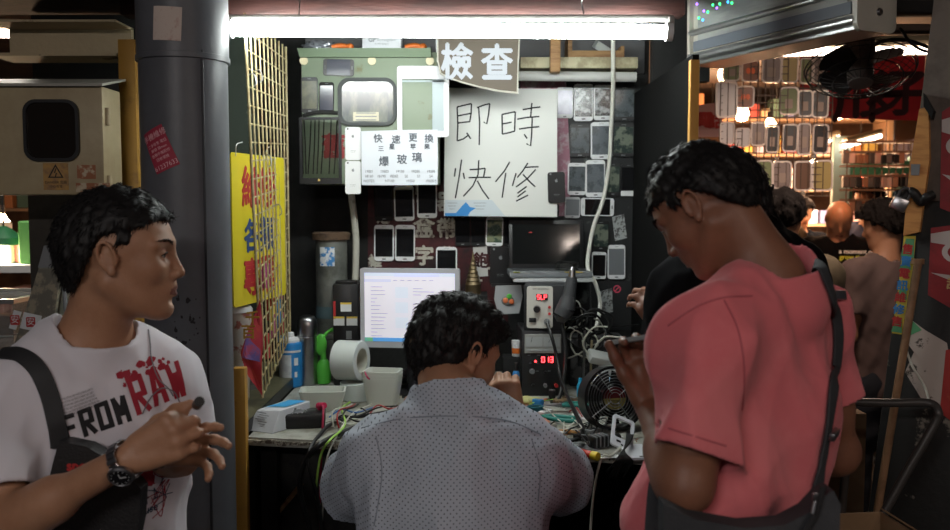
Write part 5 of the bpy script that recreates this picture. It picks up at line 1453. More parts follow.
# black calliper / dial device with red plug, wires
p = onb(302, 428)
dv = empty('multimeter', p, math.radians(8), 'black meter with a dial and red probe plug on the bench edge', 'meter')
bm = nb(); box(bm, (0, .03, .020), (.125, .085, .040), .006); obj('body', bm, m_black, dv, smooth=True)
bm = nb(); lathe(bm, [(.024, .040), (.024, .0415), (.018, .0415), (.016, .047), (0, .047)], 30, mx=T(loc=(-.018, .03, 0))); box(bm, (-.018, .03, .049), (.006, .030, .006), .001); obj('dial', bm, m_grey, dv, smooth=True)
bm = nb(); 
for i in range(14):
    a = i*2*PI/14; box(bm, (-.018+.030*math.cos(a), .03+.030*math.sin(a), .0404), (.003, .003, .0006))
obj('dial_marks', bm, m_white, dv)
bm = nb(); tube(bm, [(.052, .03, .055), (.058, .0, .05), (.056, -.03, .0), (.050, -.035, -.12), (.046, -.03, -.24), (.050, -.03, -.30)], .0030); obj('lead', bm, M('lead_red', (.35, .02, .06), .5), dv, smooth=True)
bm = nb(); cyl(bm, (.044, .045, .050), (.060, .018, .056), .009, n=12); cyl(bm, (.046, .040, .042), (.050, .035, .05), .006, n=10); obj('plug', bm, M('plug_red', (.60, .03, .10), .4), dv, smooth=True)
def wire(label, pts, r, mats, name='cable', z=None, **k):
    P_ = [at(*p) if isinstance(p, tuple) else p for p in pts]; b = P_[0]; bm = nb(); tube(bm, [q-b for q in P_], r, n=8, k=8)
    return obj(name, bm, mats, loc=b, smooth=True, label=label, cat='cable', **k)
def zb_(px, py, dz=.006): p = atz(px, py, ZB+dz); return p
m_wg = M('wire_lime', (.35, .60, .10), .5); m_ww = M('wire_cream', (.55, .55, .48), .5); m_wb = M('wire_black', (.01, .01, .01), .45)
wire('lime green wire looping over the bench edge beside the technician', [zb_(350, 402), zb_(342, 409, .02), zb_(345, 425, .02), zb_(330, 440, .015), atz(322, 452, ZB-.02), at(318, 470, 2.26), at(316, 495, 2.26), at(320, 505, 2.26)], .0030, m_wg)
wire('cream wire hanging off the bench beside the lime one', [zb_(372, 404), zb_(352, 414, .02), zb_(338, 434, .015), atz(329, 452, ZB-.02), at(324, 475, 2.25), at(323, 505, 2.25), at(322, 522, 2.25)], .0024, m_ww)
wire('thick black cable bundled across the bench corner', [zb_(398, 414), zb_(365, 424, .012), zb_(335, 436, .012), zb_(318, 446, .004), at(305, 462, 2.25), at(300, 490, 2.26), at(310, 530, 2.26)], .0075, m_wb)
wire('second black cable crossing under the lime wire', [zb_(405, 408), zb_(370, 415, .008), zb_(340, 420, .01), zb_(322, 432, .01), at(308, 458, 2.24), at(318, 500, 2.24), at(325, 560, 2.24)], .005, m_wb)
for i, (c, lab) in enumerate(((m_ww, 'white loose wire end curling beside the shallow tub'), (M('wire_red', (.4, .03, .03), .5), 'red loose wire among the white ends by the tub'), (m_wb, 'black stiff wire end standing up beside the tub'))):
    wire(lab, [zb_(334+5*i, 428, .004), zb_(332+5*i, 418, .03), zb_(334+6*i, 410, .045-.01*i), zb_(346+4*i, 407, .02), zb_(352+3*i, 404, .004)], .0022, c)
wire('pink and black twisted wires rising behind the tall tubs', [zb_(372, 396, .004), zb_(376, 384, .05), zb_(368, 378, .09), zb_(364, 372, .10), zb_(360, 380, .03)], .0025, M('wire_pink', (.55, .05, .15), .5))
# keyboard, mouse, wooden stick
kb = empty('keyboard', onb(428, 393)+Vector((0, .10, .02)), math.radians(-8), 'black keyboard in the gap between tubs and technician', 'keyboard')
bm = nb(); box(bm, (0, 0, .012), (.34, .13, .018), .004); obj('base', bm, m_black, kb, smooth=True)
for k_ in range(4):
    for j in range(12):
        bm = nb(); box(bm, (-.15+j*.0245, -.042+k_*.026, .025), (.019, .019, .008), .002, seg=1); obj('key', bm, M('key_black', (.03, .03, .035), .4), kb)
mu = empty('mouse', onb(423, 391), -.3, 'small black mouse with blue glowing edge beside the keyboard', 'mouse')
mu.location = onb(425, 396)
bm = nb(); sph(bm, (0, 0, .012), .024, s=(.8, 1.4, .75), n=10); obj('shell', bm, m_black, mu, smooth=True)
bm = nb(); tube(bm, [(-.018, -.012, .014), (-.020, .01, .016), (-.012, .030, .014)], .0025); obj('light_strip', bm, M('blue_led', (.1, .1, .9), .4, emit=(.15, .12, 1), estr=2.5), mu, smooth=True)
pd = empty('note_pad', onb(408, 396), .3, 'small pale notepad left of the technician shoulder', 'notepad')
bm = nb(); box(bm, (0, 0, .004), (.07, .05, .008), .001); obj('pages', bm, M('pad_cream', (.50, .48, .38), .7), pd)
# flat-screen power units right
p = onb(545, 396); PY = p.y
psu = empty('power_supply', (at(545, 360, PY).x, PY, ZB), math.radians(2), 'dark bench power supply with two meters and red digits', 'power supply')
def pz(px, py, Y=None): q = at(px, py, PY); return (q.x-psu.location.x, q.z-ZB)
x0, zt_ = pz(522, 331); x1, _ = pz(565, 331)
bm = nb(); box(bm, ((x0+x1)/2, .10, zt_/2), (x1-x0, .20, zt_), .003); obj('casing', bm, M('psu_black', (.018, .018, .02), .45), psu, smooth=True)
a = pz(524.5, 334); b = pz(561, 353); bm = nb(); box(bm, ((a[0]+b[0])/2, -.002, (a[1]+b[1])/2), (b[0]-a[0], .004, a[1]-b[1]), .001); mp_ = obj('meter_panel', bm, M('meter_cream', (.30, .31, .29), .5), psu)
for i in (0, 1):
    cx = a[0]+(b[0]-a[0])*(.26+.48*i); bm = nb(); box(bm, (cx, -.0048, (a[1]+b[1])/2+.006), (.052, .0015, .030)); box(bm, (cx, -.0048, b[1]+.010), (.052, .0015, .006)); obj('meter_window', bm, M('meter_glass', (.38, .40, .40), .2), mp_)
    bm = nb(); stroke(bm, [(cx-.01, a[1]-.026), (cx-.006+.006*i, a[1]-.008)], .0012, -.0060); obj('needle', bm, m_ink, mp_)
m_dig = M('led_digits', (1, .05, .05), .4, emit=(1, .04, .05), estr=7)
SEG = dict(a=((-1, 2), (1, 2)), b=((1, 2), (1, 0)), c=((1, 0), (1, -2)), d=((-1, -2), (1, -2)), e=((-1, -2), (-1, 0)), f=((-1, 0), (-1, 2)), g=((-1, 0), (1, 0)))
DG = {'0': 'abcdef', '1': 'bc', '3': 'abcdg', 'J': 'bcde', 'S': 'acdfg', 'L': 'def', 'P': 'abefg'}
def digits(s, cx, cz, y, w, h, gap):
    bm = nb(); x = cx-(len(s)-1)*gap/2
    for ch in s:
        for q in DG[ch]:
            (u0, v0), (u1, v1) = SEG[q]; stroke(bm, [(x+u0*w/2, cz+v0*h/4), (x+u1*w/2, cz+v1*h/4)], w*.30, y, .0006)
        x += gap
    return bm
q = pz(546, 359.5); bm = nb(); box(bm, (q[0], -.001, q[1]), (.050, .002, .022)); dsp = obj('display', bm, m_blackm, psu)
obj('red_digits', digits('013', q[0]+.004, q[1], -.0024, .0085, .017, .0135), m_dig, dsp)
q = pz(535.5, 361); bm = nb(); prism(bm, [(q[0]-.004, q[1]-.003), (q[0]+.004, q[1]-.003), (q[0], q[1]+.004)], -.002, 0); obj('indicator_light', bm, m_dig, psu)
for px, py, r_ in ((532, 371, .009), (532, 361, .005), (545, 372, .005)):
    q = pz(px, py); bm = nb(); cyl(bm, (q[0], -.014, q[1]), (q[0], 0, q[1]), r_*.8, r_, n=18); obj('knob', bm, m_grey if r_ > .006 else m_black, psu, smooth=True)
for i, px in enumerate((533, 545, 556)):
    q = pz(px, 385); bm = nb(); cyl(bm, (q[0], -.016, q[1]), (q[0], 0, q[1]), .006, n=14); obj('terminal', bm, [m_black, m_grey, m_red][i], psu, smooth=True)
bm = nb(); rs = random.Random(9)
for i in range(9): q = pz(527+rs.random()*4+(i % 3)*10, 355+(i//3)*8); box(bm, (q[0], -.0006, q[1]), (.009, .0006, .002))
obj('printing', bm, m_grey, psu)
# hot air rework station
p = Vector((at(541, 330, PY).x, PY+.0, ZB+zt_))
ha = empty('rework_station', p, math.radians(-6), 'hot air rework station with white face and red display, on the power supply', 'rework station')
def hz(px, py): q = at(px, py, PY); return (q.x-p.x, q.z-p.z)
a = hz(527, 286); b = hz(555, 328.5)
w_, h_ = b[0]-a[0], a[1]-b[1]
bm = nb(); box(bm, ((a[0]+b[0])/2+.010, .10, h_/2+.004), (w_+.040, .18, h_+.012), .004); obj('casing', bm, M('station_black', (.020, .021, .023), .5), ha, smooth=True)
c = ((a[0]+b[0])/2-.004, (a[1]+b[1])/2)
bm = nb(); prism(bm, [(x+c[0], z+c[1]) for x, z in rrect(w_*.92, h_*.98, .008, 4)], -.002, .010, bev=.001); fp = obj('front_panel', bm, M('panel_cream', (.56, .55, .50), .5), ha)
q = hz(542, 297); bm = nb(); box(bm, (q[0], -.003, q[1]), (.036, .003, .019)); dsp = obj('display', bm, m_blackm, fp); obj('red_digits', digits('SLP', q[0], q[1], -.005, .007, .0135, .0105), m_dig, dsp)
q = hz(537, 309); bm = nb(); cyl(bm, (q[0], -.018, q[1]), (q[0], -.002, q[1]), .0105, .012, n=12); box(bm, (q[0], -.019, q[1]+.004), (.002, .002, .008)); obj('knob', bm, m_black, fp, smooth=True)
for py in (307, 313.5):
    q = hz(549.5, py); bm = nb(); cyl(bm, (q[0], -.007, q[1]), (q[0], -.002, q[1]), .0045, n=14); obj('push_button', bm, M('button_red', (.65, .05, .05), .4), fp, smooth=True)
q = hz(532.5, 320); bm = nb(); box(bm, (q[0], -.004, q[1]), (.022, .004, .014), .001); box(bm, (q[0], -.007, q[1]), (.014, .004, .008), .001); obj('rocker_switch', bm, m_black, fp)
q = hz(547, 321.5); bm = nb(); cyl(bm, (q[0], -.010, q[1]), (q[0], -.002, q[1]), .010, n=20); obj('hose_socket', bm, m_grey, fp, smooth=True)
bm = nb(); q = hz(541, 289); text(bm, 'HOT AIR REWORK', .0062, (q[0], -.0024, q[1]), ext=.0001); q = hz(545, 302.5); text(bm, 'TEMP', .004, (q[0], -.0024, q[1]), ext=.0001); obj('printing', bm, m_ink, fp)
# hot-air handpiece in its cradle
HG = PY-.02
hp = empty('hot_air_gun', at(566, 318, HG), 0, 'grey hot air handpiece standing nozzle up beside the rework station', 'heat gun')
def gq(px, py): return at(px, py, HG)-hp.location
def taper(bm, pts, n=16):
    """pts: (px, py, radius)"""
    for (a, b) in zip(pts, pts[1:]): cyl(bm, gq(a[0], a[1]), gq(b[0], b[1]), a[2], b[2], n=n)
m_hg = M('gun_grey', (.055, .058, .062), .45)
bm = nb(); taper(bm, [(561, 322, .013), (562, 316, .028), (566, 308, .030), (569, 296, .022), (571.5, 282, .018), (572, 277, .016)]); obj('grip', bm, m_hg, hp, smooth=True)
bm = nb(); taper(bm, [(572, 277, .012), (572.6, 270, .0095), (573, 267, .006)]); obj('nozzle', bm, m_steel, hp, smooth=True)
bm = nb(); tube(bm, [gq(562, 322), gq(565, 345)+Vector((0, -.02, 0)), gq(563, 370)+Vector((0, -.05, 0)), gq(556, 392)+Vector((0, -.10, 0)), gq(546, 404)+Vector((0, -.14, 0))], .0058); obj('air_hose', bm, m_wb, hp, smooth=True)
wire('black hose curving down from the rework station socket', [at(547, 322, PY-.015), at(552, 338, PY-.05), at(557, 358, PY-.06), at(561, 380, PY-.12), zb_(573, 408, .03), zb_(583, 430, .012), zb_(574, 440, .006), zb_(555, 436, .006), zb_(538, 431, .006)], .0055, m_wb)
# bracket holding the gun
bm = nb(); box(bm, (0, 0, 0), (.09, .012, .012), .002); cyl(bm, (0, 0, -.16), (0, 0, .01), .006); cyl(bm, (.035, 0, -.25), (.035, 0, .12), .003); obj('tool_rack', bm, m_black, loc=at(580, 318, 2.95), label='thin black rack rods rising behind the heat gun', cat='rack')
# laptop on wall shelf
LY = 3.04
lp = empty('laptop', (at(551, 277, LY-.06).x, LY, at(551, 278, LY-.06).z), math.radians(1), 'open black laptop with yellow sticker on a wall shelf', 'laptop')
bm = nb(); box(bm, (0, .03, .010), (.275, .185, .018), .003); obj('base', bm, M('laptop_silver', (.16, .17, .18), .35), lp, smooth=True)
bm = nb(); box(bm, (0, .055, .0195), (.250, .10, .002)); kbd = obj('keyboard_deck', bm, M('laptop_keys', (.02, .022, .025), .4, c2=(.10, .11, .12), scale=120, mixlo=.5, mixhi=.6), lp)
bm = nb(); box(bm, (0, -.058, .012), (.277, .008, .012), .002); obj('front_lip', bm, m_silver, lp)
for x, w_, mt_, nm in ((-.115, .022, M('sticker_lime', (.45, .50, .06), .5), 'sticker'), (.075, .060, mys, 'sticker'), (-.055, .035, m_grey, 'touch_strip')):
    bm = nb(); box(bm, (x, -.055, .0192), (w_, .020, .001)); obj(nm, bm, mt_, lp)
th_ = math.radians(8); mx = T(loc=(0, .115, .018), rot=(-th_, 0, 0))
bm = nb(); box(bm, (0, .004, .085), (.262, .008, .175), .003, mx=mx); lid = obj('lid', bm, m_black, lp, smooth=True)
bm = nb(); box(bm, (0, -.0008, .087), (.238, .001, .140), mx=mx); obj('display', bm, M('glossy_black', (.008, .009, .009), .08, spec=.7), lid)
bm = nb(); box(bm, (-.055, -.0016, .128), (.012, .0005, .003), mx=mx @ T(rot=(0, .7, 0)).inverted() if False else mx); obj('led_reflection_sticker', bm, m_red, lid)  # small red mark painted as an LED reflection on the dark display
bx('wall_shelf', (at(513, 280, 3.0).x, 2.96, lp.location.z-.012), (at(592, 280, 3.0).x, 3.245, lp.location.z-.001), m_silver, .001, label='thin metal shelf under the open laptop', cat='shelf')
# black cable coil on the laptop
bm = nb(); rs = random.Random(6); pts = [(.06+.035*math.cos(a*1.05)+rs.uniform(-.006, .006), .02+.035*math.sin(a*1.05), .022+.0012*a) for a in range(22)]; tube(bm, pts, .0028, k=4); obj('coiled_cord', bm, m_wb, loc=lp.location, smooth=True, label='coiled black cord lying on the laptop keyboard', cat='cord')
# bronze ornament
p = at(473, 286, 3.12)
orn = empty('bronze_spire', (p.x, 3.14, p.z-.03), 0, 'stepped bronze spire ornament behind the technician head', 'ornament')
prof = [(.028, 0)]
for i in range(7): r = .026-.0033*i; z = .03+.014*i; prof += [(r, z), (r+.002, z+.004), (r-.001, z+.010)]
prof += [(.003, .14), (0, .155)]
bm = nb(); lathe(bm, prof, 20); obj('spire', bm, M('aged_bronze', (.15, .11, .06), .45, metal=.7), orn, smooth=True)
bx('ornament_ledge', (p.x-.05, 3.08, p.z-.045), (p.x+.05, 3.24, p.z-.031), m_blackm, 0, label='small dark ledge carrying the bronze spire', cat='shelf')
# clear blister pack
p = at(509, 299, 3.02)
bp = empty('blister_pack', p, 0, 'clear plastic clamshell pack with an orange cherry label', 'pack')
bm = nb(); prism(bm, [(-.045, .045), (.040, .048), (.046, .01), (.034, -.048), (-.036, -.052), (-.05, 0)], -.004, 0, bev=.001); obj('card', bm, M('pack_grey', (.34, .35, .36), .3), bp)
bm = nb(); sph(bm, (-.004, -.004, -.006), .022, s=(1, .35, .75), n=10); obj('blister', bm, M('blister_film', (.42, .42, .40), .2, trans=.5), bp, smooth=True)
for i, (x, z, mt_) in enumerate(((-.012, -.004, M('cherry_orange', (.65, .16, .05), .5)), (.008, -.008, M('cherry_orange', (.65, .16, .05), .5)), (.0, .010, m_green))):
    bm = nb(); sph(bm, (x, -.010, z), .009, s=(1, .4, 1), n=8); obj('printed_fruit', bm, mt_, bp, smooth=True)
bx('hook_strip', (p.x-.06, 3.022, p.z+.04), (p.x+.06, 3.03, p.z+.052), m_black, 0, label='black strip from which the clear pack hangs', cat='strip')
# bottles between head and power supply
def bottle(px, py, rpx, hpx, mb_, mc, label, lab=None, cat='bottle'):
    p = onb(px, py) ; k = p.y/900; r = rpx*k; h = hpx*k
    o = empty('bottle', p, 0, label, cat)
    bm = nb(); lathe(bm, [(r*.95, 0), (r, .003), (r, h*.68), (r*.85, h*.74), (r*.55, h*.77), (0, h*.77)], 22); obj('body', bm, mb_, o, smooth=True)
    bm = nb(); lathe(bm, [(r*.62, h*.76), (r*.62, h*.97), (r*.55, h), (0, h)], 20); obj('cap', bm, mc, o, smooth=True)
    if lab: obj('label', arcsheet(r+.0006, -170, -10, h*.2, h*.6, 14), lab, o, smooth='all')
    return o
bottle(516, 396, 3.6, 34, m_blue, m_black, 'slim blue bottle left of the power supply', M('label_pale', (.5, .55, .6), .5))
p = at(517, 352, 2.9)
jr = empty('jar', (p.x, 2.93, ZB+.11), 0, 'small white jar with an orange label on a black carton', 'jar')
bm = nb(); lathe(bm, [(.015, 0), (.016, .002), (.016, .036), (.014, .038), (0, .038)], 22); obj('body', bm, m_white, jr, smooth=True)
bm = nb(); lathe(bm, [(.0165, .038), (.0165, .052), (0, .053)], 22); obj('lid', bm, m_white, jr, smooth=True)
obj('label', arcsheet(.0166, -160, -20, .010, .028), m_orange, jr, smooth='all')
bx('black_carton', (p.x-.045, 2.90, ZB+.001), (p.x+.020, 2.98, ZB+.109), m_blackm, .002, label='black carton under the small white jar', cat='box')
# right rear: adapters, cable tangle, tubs
for px, py, rz, lab in ((600, 358, .3, 'white power adapter on the tangle, upper one'), (612, 368, -.2, 'white power adapter on the tangle, lower one nearer the fan')):
    q = at(px, py, 2.86); o = empty('power_adapter', (q.x, 2.86, q.z), 0, lab, 'adapter', rot=(.5, .25, rz))
    bm = nb(); box(bm, (0, 0, 0), (.085, .05, .030), .008); obj('body', bm, M('adapter_white', (.48, .49, .48), .4), o, smooth=True)
    bm = nb(); tube(bm, [(-.04, 0, 0), (-.07, .02, .03), (-.05, .04, .08), (0, .05, .09)], .003); obj('lead', bm, m_ww, o, smooth=True)
rs = random.Random(31)
for i in range(9):
    col_ = [m_ww, m_wb, m_wb, m_ww, m_wb, m_ww, m_wb, m_wb, m_ww][i]
    cx, cy = 575+rs.uniform(-8, 26), 322+rs.uniform(-12, 30); R_ = rs.uniform(12, 26); Y0 = 2.92+rs.uniform(-.04, .06)
    pts = [(cx+R_*math.cos(a)*rs.uniform(.8, 1.1), cy+R_*.9*math.sin(a)*rs.uniform(.8, 1.1), Y0+rs.uniform(-.02, .02)) for a in [i*.7+j*.9 for j in range(8)]]
    cname = 'cream' if col_ is m_ww else 'black'
    wire(cname+' looping cable in the tangle right of the heat gun', pts, .0026 if col_ is m_ww else .0036, col_, group=cname+' cables of the tangle')
wire('black cable running level across the tangle to the wall', [at(560, 330, 2.95), at(600, 327, 2.96), at(640, 325, 3.0)], .003, m_wb)
bx('junk_crate', (at(570, 350, 2.98).x, 2.97, ZB+.001), (at(625, 350, 2.98).x, 3.12, ZB+.16), M('junk_dark', (.02, .02, .022), .6, c2=(.10, .10, .10), scale=22, mixlo=.5, mixhi=.6), .003, label='dark crate of scrap under the cable tangle', cat='crate')
for px, py, h_, mt_, lab in ((583, 400, .20, m_steel, 'upright steel rod tool left of the fan'), (590, 398, .17, M('rod_brass', (.35, .30, .18), .4), 'upright brass-coloured rod tool beside the steel one')):
    q = onb(px, 392); o = empty('hand_tool', (q.x, q.y, ZB), 0, lab, 'tool'); bm = nb(); cyl(bm, (0, 0, .0), (.004, 0, h_), .004, n=10); cyl(bm, (0, 0, 0), (0, 0, .03), .008, n=10); obj('shaft', bm, mt_, o, smooth=True)
bm = nb(); lathe(bm, [(.010, 0), (.011, .05), (.007, .06), (.006, .075), (0, .076)], 14); obj('glue_bottle', bm, M('cyan_plastic', (.03, .35, .60), .4), loc=onb(580, 402), smooth=True, label='small cyan bottle left of the fan', cat='bottle')
for px, py, rz, mt_, lab in ((597, 378, 0, mys, 'yellow tube tip on the clutter above the fan'), (604, 383, 1.2, mys, 'second yellow tube tip beside the first'), (617, 380, .3, M('tube_bluewhite', (.35, .55, .75), .4), 'blue and white glue tube above the fan')):
    q = at(px, py, 2.60); o = empty('glue_tube', (q.x, 2.60, q.z), rz, lab, 'tube'); bm = nb(); tube(bm, [(-.03, 0, 0), (0, 0, .002), (.03, 0, 0)], .009, n=10, taper=.6); obj('tube_body', bm, mt_, o, smooth=True)
bx('component_tray', (at(588, 392, 2.6).x, 2.55, ZB+.001), (at(640, 392, 2.6).x, 2.66, at(600, 388, 2.6).z), m_blackm, .002, label='black tray block behind the small fan', cat='tray')
# small axial fan
p = onb(612, 431); k = p.y/900; FR = 32.5*k
fn = empty('small_fan', p+Vector((0, .02, 0)), math.radians(12), 'small round black fan with spiral guard and red and yellow hub', 'fan')
fc = Vector((0, 0, FR))
tl = T(loc=fc, rot=(math.radians(-10), 0, 0))
bm = nb(); qx = tl @ Matrix.Rotation(PI/2, 4, 'X')
lathe(bm, [(FR*.92, -.03), (FR, -.03), (FR, .03), (FR*.92, .03), (FR*.88, .0), (FR*.92, -.03)], 40, mx=qx); obj('housing', bm, m_black, fn, smooth=True)
bm = nb()
for i in range(9):
    r = FR*(.18+.088*i); lathe(bm, [(r-.0009, .0300), (r, .0312), (r+.0009, .0300), (r, .0288), (r-.0009, .0300)], 40, mx=qx)
for i in range(4):
    a = i*PI/2+.6; tube(bm, [tl @ Vector((FR*.16*math.cos(a), -.0315, FR*.16*math.sin(a))), tl @ Vector((FR*.95*math.cos(a), -.0315, FR*.95*math.sin(a)))], .0012, k=0)
obj('wire_guard', bm, M('guard_steel', (.20, .20, .21), .35, metal=.8), fn, smooth=True)
for i in range(7):
    bm = nb(); a = i*2*PI/7
    t = nb(); v = [t.verts.new(q) for q in ((FR*.36*math.cos(a), -.012, FR*.36*math.sin(a)), (FR*.86*math.cos(a-.1), -.014, FR*.86*math.sin(a-.1)), (FR*.86*math.cos(a+.55), .010, FR*.86*math.sin(a+.55)), (FR*.36*math.cos(a+.7), .010, FR*.36*math.sin(a+.7)))]
    t.faces.new(v); r_ = bmesh.ops.extrude_face_region(t, geom=t.faces[:]); bmesh.ops.translate(t, vec=(0, .002, 0), verts=[g for g in r_['geom'] if isinstance(g, bmesh.types.BMVert)])
    merge(bm, t, tl); obj('blade', bm, m_black, fn)
bm = nb(); lathe(bm, [(0, .026), (FR*.40, .026), (FR*.40, -.01), (0, -.01)], 32, mx=qx); obj('hub', bm, m_black, fn, smooth=True)
bm = nb(); h1 = [(FR*.37*math.cos(a*PI/16), FR*.37*math.sin(a*PI/16)) for a in range(17)]; prism(bm, h1, -.0266, -.0262, mx=tl, mi=0); prism(bm, [(x, -z) for x, z in h1], -.0266, -.0262, mx=tl, mi=1)
for i in range(7): box(bm, (0, -.0270, -.006-.0035*i), (.036-.004*i, .0003, .0012), mx=tl, mi=2)
obj('hub_label', bm, [M('hub_red', (.10, .012, .015), .5), M('hub_yellow', (.22, .19, .05), .5), m_ink], fn)
# white phone frame leaning, white shell, black brush of wires
p = onb(620, 458)
pf = empty('phone_faceplate', onb(621, 452)+Vector((0, 0, .012)), 0, 'empty white phone frame leaning on cables in front of the small fan', 'phone frame', rot=(math.radians(-52), math.radians(24), math.radians(4)))
bm = nb(); ringprism(bm, [(x, z+.045) for x, z in rrect(.060, .100, .008, 4)], [(x, z+.055) for x, z in rrect(.044, .062, .006, 4)], -.004, .002); obj('frame', bm, M('frame_white', (.66, .67, .72), .35), pf, smooth=True)
bm = nb()
for x, z, w, h in ((-.010, .012, .012, .006), (.012, .010, .008, .006), (.0, .004, .006, .004)): box(bm, (x, -.0045, z), (w, .0006, h))
obj('cutouts', bm, m_black, pf)
ws = empty('phone_back_cover', onb(637, 462)+Vector((0, .02, .001)), .12, 'white phone back cover lying at the right end of the bench', 'phone cover')
bm = nb(); prism(bm, rrect(.062, .118, .009, 5), 0, .006, mx=Matrix.Rotation(PI/2, 4, 'X') @ T(s=(1, 1, 1))); 
bmesh.ops.transform(bm, matrix=T(loc=(.012, .03, .006)), verts=bm.verts); obj('shell', bm, M('frame_white', (.66, .67, .72), .35), ws, smooth=True)
bm = nb(); box(bm, (.010, -.020, .0125), (.012, .006, .0008), .0); obj('camera_hole', bm, m_black, ws)
for i in range(14):
    rs2 = random.Random(50+i); x = 607+i*1.35
    wire('black ribbon of the frayed cable bunch under the white frame', [zb_(634-i*.5, 432, .030), zb_(630-i*.3, 442, .035), zb_(622+i*.2, 452, .025), zb_(x+8, 462, .004), at(x, 466+rs2.uniform(0, 12), fb.y-.02)], .0022, m_wb, group='frayed black cables')
wire('white cable dropping from the bench edge toward the floor', [zb_(632, 436, .03), zb_(628, 440, .02), zb_(612, 455, .006), zb_(603, 456, .004), at(598, 470, fb.y-.02), at(593, 500, fb.y-.03), at(590, 540, fb.y-.03), at(588, 600, fb.y-.02)], .0032, m_ww)
# chip puller / plug clutter near fan
o = empty('cable_plug', onb(600, 447), .5, 'chunky dark connector lying in front of the small fan', 'plug')
bm = nb(); box(bm, (0, 0, .016), (.06, .032, .030), .006); cyl(bm, (.03, 0, .016), (.06, 0, .018), .010, n=12); obj('body', bm, m_black, o, smooth=True)
for i in range(4):
    bm = nb(); box(bm, (-.022+.012*i, 0, .016), (.004, .034, .032), .001); obj('rib', bm, m_grey, o)
# hand tools on the bench
def tool(name, px, py, rz, label, cat, build, dz=.001, tilt=0):
    o = empty(name, onb(px, py)+Vector((0, 0, dz)), 0, label, cat, rot=(0, tilt, rz)); build(o); return o
m_teal = M('teal_grip', (.02, .20, .17), .4); m_yel = M('handle_yellow', (.80, .62, .05), .35); m_hr = M('handle_red', (.62, .05, .03), .35)
def pliers(o, g=m_teal):
    for s in (1, -1):
        bm = nb(); tube(bm, [(.0, s*.003, .010), (-.035, s*.016, .010), (-.075, s*.020, .010), (-.105, s*.014, .010)], .0062, n=10); obj('handle', bm, g, o, smooth=True)
        bm = nb(); tube(bm, [(-.005, -s*.004, .010), (.02, s*.006, .010), (.055, s*.001, .010)], .0055, n=8, taper=.35); obj('jaw', bm, m_steel, o, smooth=True)
    bm = nb(); cyl(bm, (0, 0, .004), (0, 0, .017), .007, n=12); obj('pivot', bm, m_steel, o, smooth=True)
tool('pliers', 542, 420, math.radians(155), 'teal-handled pliers open on the bench by his elbow', 'pliers', pliers)
tool('pliers', 562, 412, math.radians(185), 'teal-handled pliers behind, lying level beside the black hose', 'pliers', pliers, .012)
def driver(hm, hl=.07, sl=.10, r=.010, cap=None):
    def f(o):
        bm = nb(); lathe(bm, [(0, 0), (r*.8, .002), (r, .010), (r*.92, hl*.5), (r, hl*.7), (r*.6, hl*.92), (r*.45, hl)], 12, mx=T(loc=(0, 0, r), rot=(0, PI/2, 0))); obj('handle', bm, hm, o, smooth=True)
        bm = nb(); cyl(bm, (hl, 0, r), (hl+sl, 0, r*.7), .0022, n=8); obj('shaft', bm, m_steel, o, smooth=True)
        if cap:
            bm = nb(); lathe(bm, [(0, -.004), (r*1.1, 0), (r*1.1, .018), (0, .019)], 14, mx=T(loc=(0, 0, r), rot=(0, PI/2, 0))); obj('end_cap', bm, cap, o, smooth=True)
    return f
tool('screwdriver', 598, 461, math.radians(133), 'red screwdriver with a yellow end at the bench front', 'screwdriver', driver(m_hr, .075, .07, .0095, m_yel))
tool('screwdriver', 580, 436, math.radians(150), 'wooden-handled driver with thin shaft, left of the red screwdriver', 'screwdriver', driver(M('handle_orange', (.45, .22, .06), .5), .06, .06, .006))
tool('screwdriver', 540, 405, math.radians(60), 'red-tipped driver pointing at the power supply', 'screwdriver', driver(m_hr, .05, .05, .005), .004)
tool('tweezers', 552, 436, math.radians(120), 'long bright steel tweezers lying diagonally on the bench', 'tweezers', lambda o: [obj('arm', (lambda bm: (tube(bm, [(0, s*.004, .006), (.08, s*.006, .010), (.16, s*.001, .016)], .0028, n=8), bm)[1])(nb()), m_white, o, smooth=True) for s in (1, -1)], .01)
def ribbonflat(px0, py0, px1, py1, n, mats, label, w=.0022, group=None):
    a, b = zb_(px0, py0, .004), zb_(px1, py1, .003); d = (b-a); s = Vector((-d.y, d.x, 0)).normalized()
    o = empty('ribbon_cable', a, 0, label, 'cable')
    for i in range(n):
        bm = nb(); f = (i-(n-1)/2)*.0052; tube(bm, [s*f*1.2, d*.5+s*f*.9+Vector((0, 0, .006)), d+s*f*1.6], w, n=6); obj('strand', bm, mats, o, smooth=True)
m_cop = M('copper_pink', (.55, .25, .18), .5)
ribbonflat(528, 402, 566, 455, 6, m_cop, 'pinkish copper strip of wires running to the bench front')
ribbonflat(533, 398, 548, 425, 3, M('wire_orange', (.62, .22, .10), .5), 'orange wires running from the power supply')
tool('yellow_sponge', 529, 405, .4, 'crumpled pale yellow sponge cloth beside the hand', 'cloth', lambda o: obj('cloth', (lambda bm: ([sph(bm, (.012*math.cos(i*2), .012*math.sin(i*1.7), .012+.004*(i % 2)), .018, s=(1.3, .9, .5), n=8) for i in range(4)], bm)[1])(nb()), M('pale_yellow_foam', (.55, .52, .22), .8, bump=.4), o, smooth='all'))
tool('wound_cable', 535, 414, .2, 'dark cyan wire hank near his wrist', 'cable', lambda o: [obj('loop', (lambda bm: (tube(bm, [(.028*math.cos(a*.785)*(1-.08*i), .015*math.sin(a*.785), .008+.006*i) for a in range(9)], .0035, n=8), bm)[1])(nb()), M('dark_cyan', (.01, .10, .13), .45), o, smooth=True) for i in range(3)])
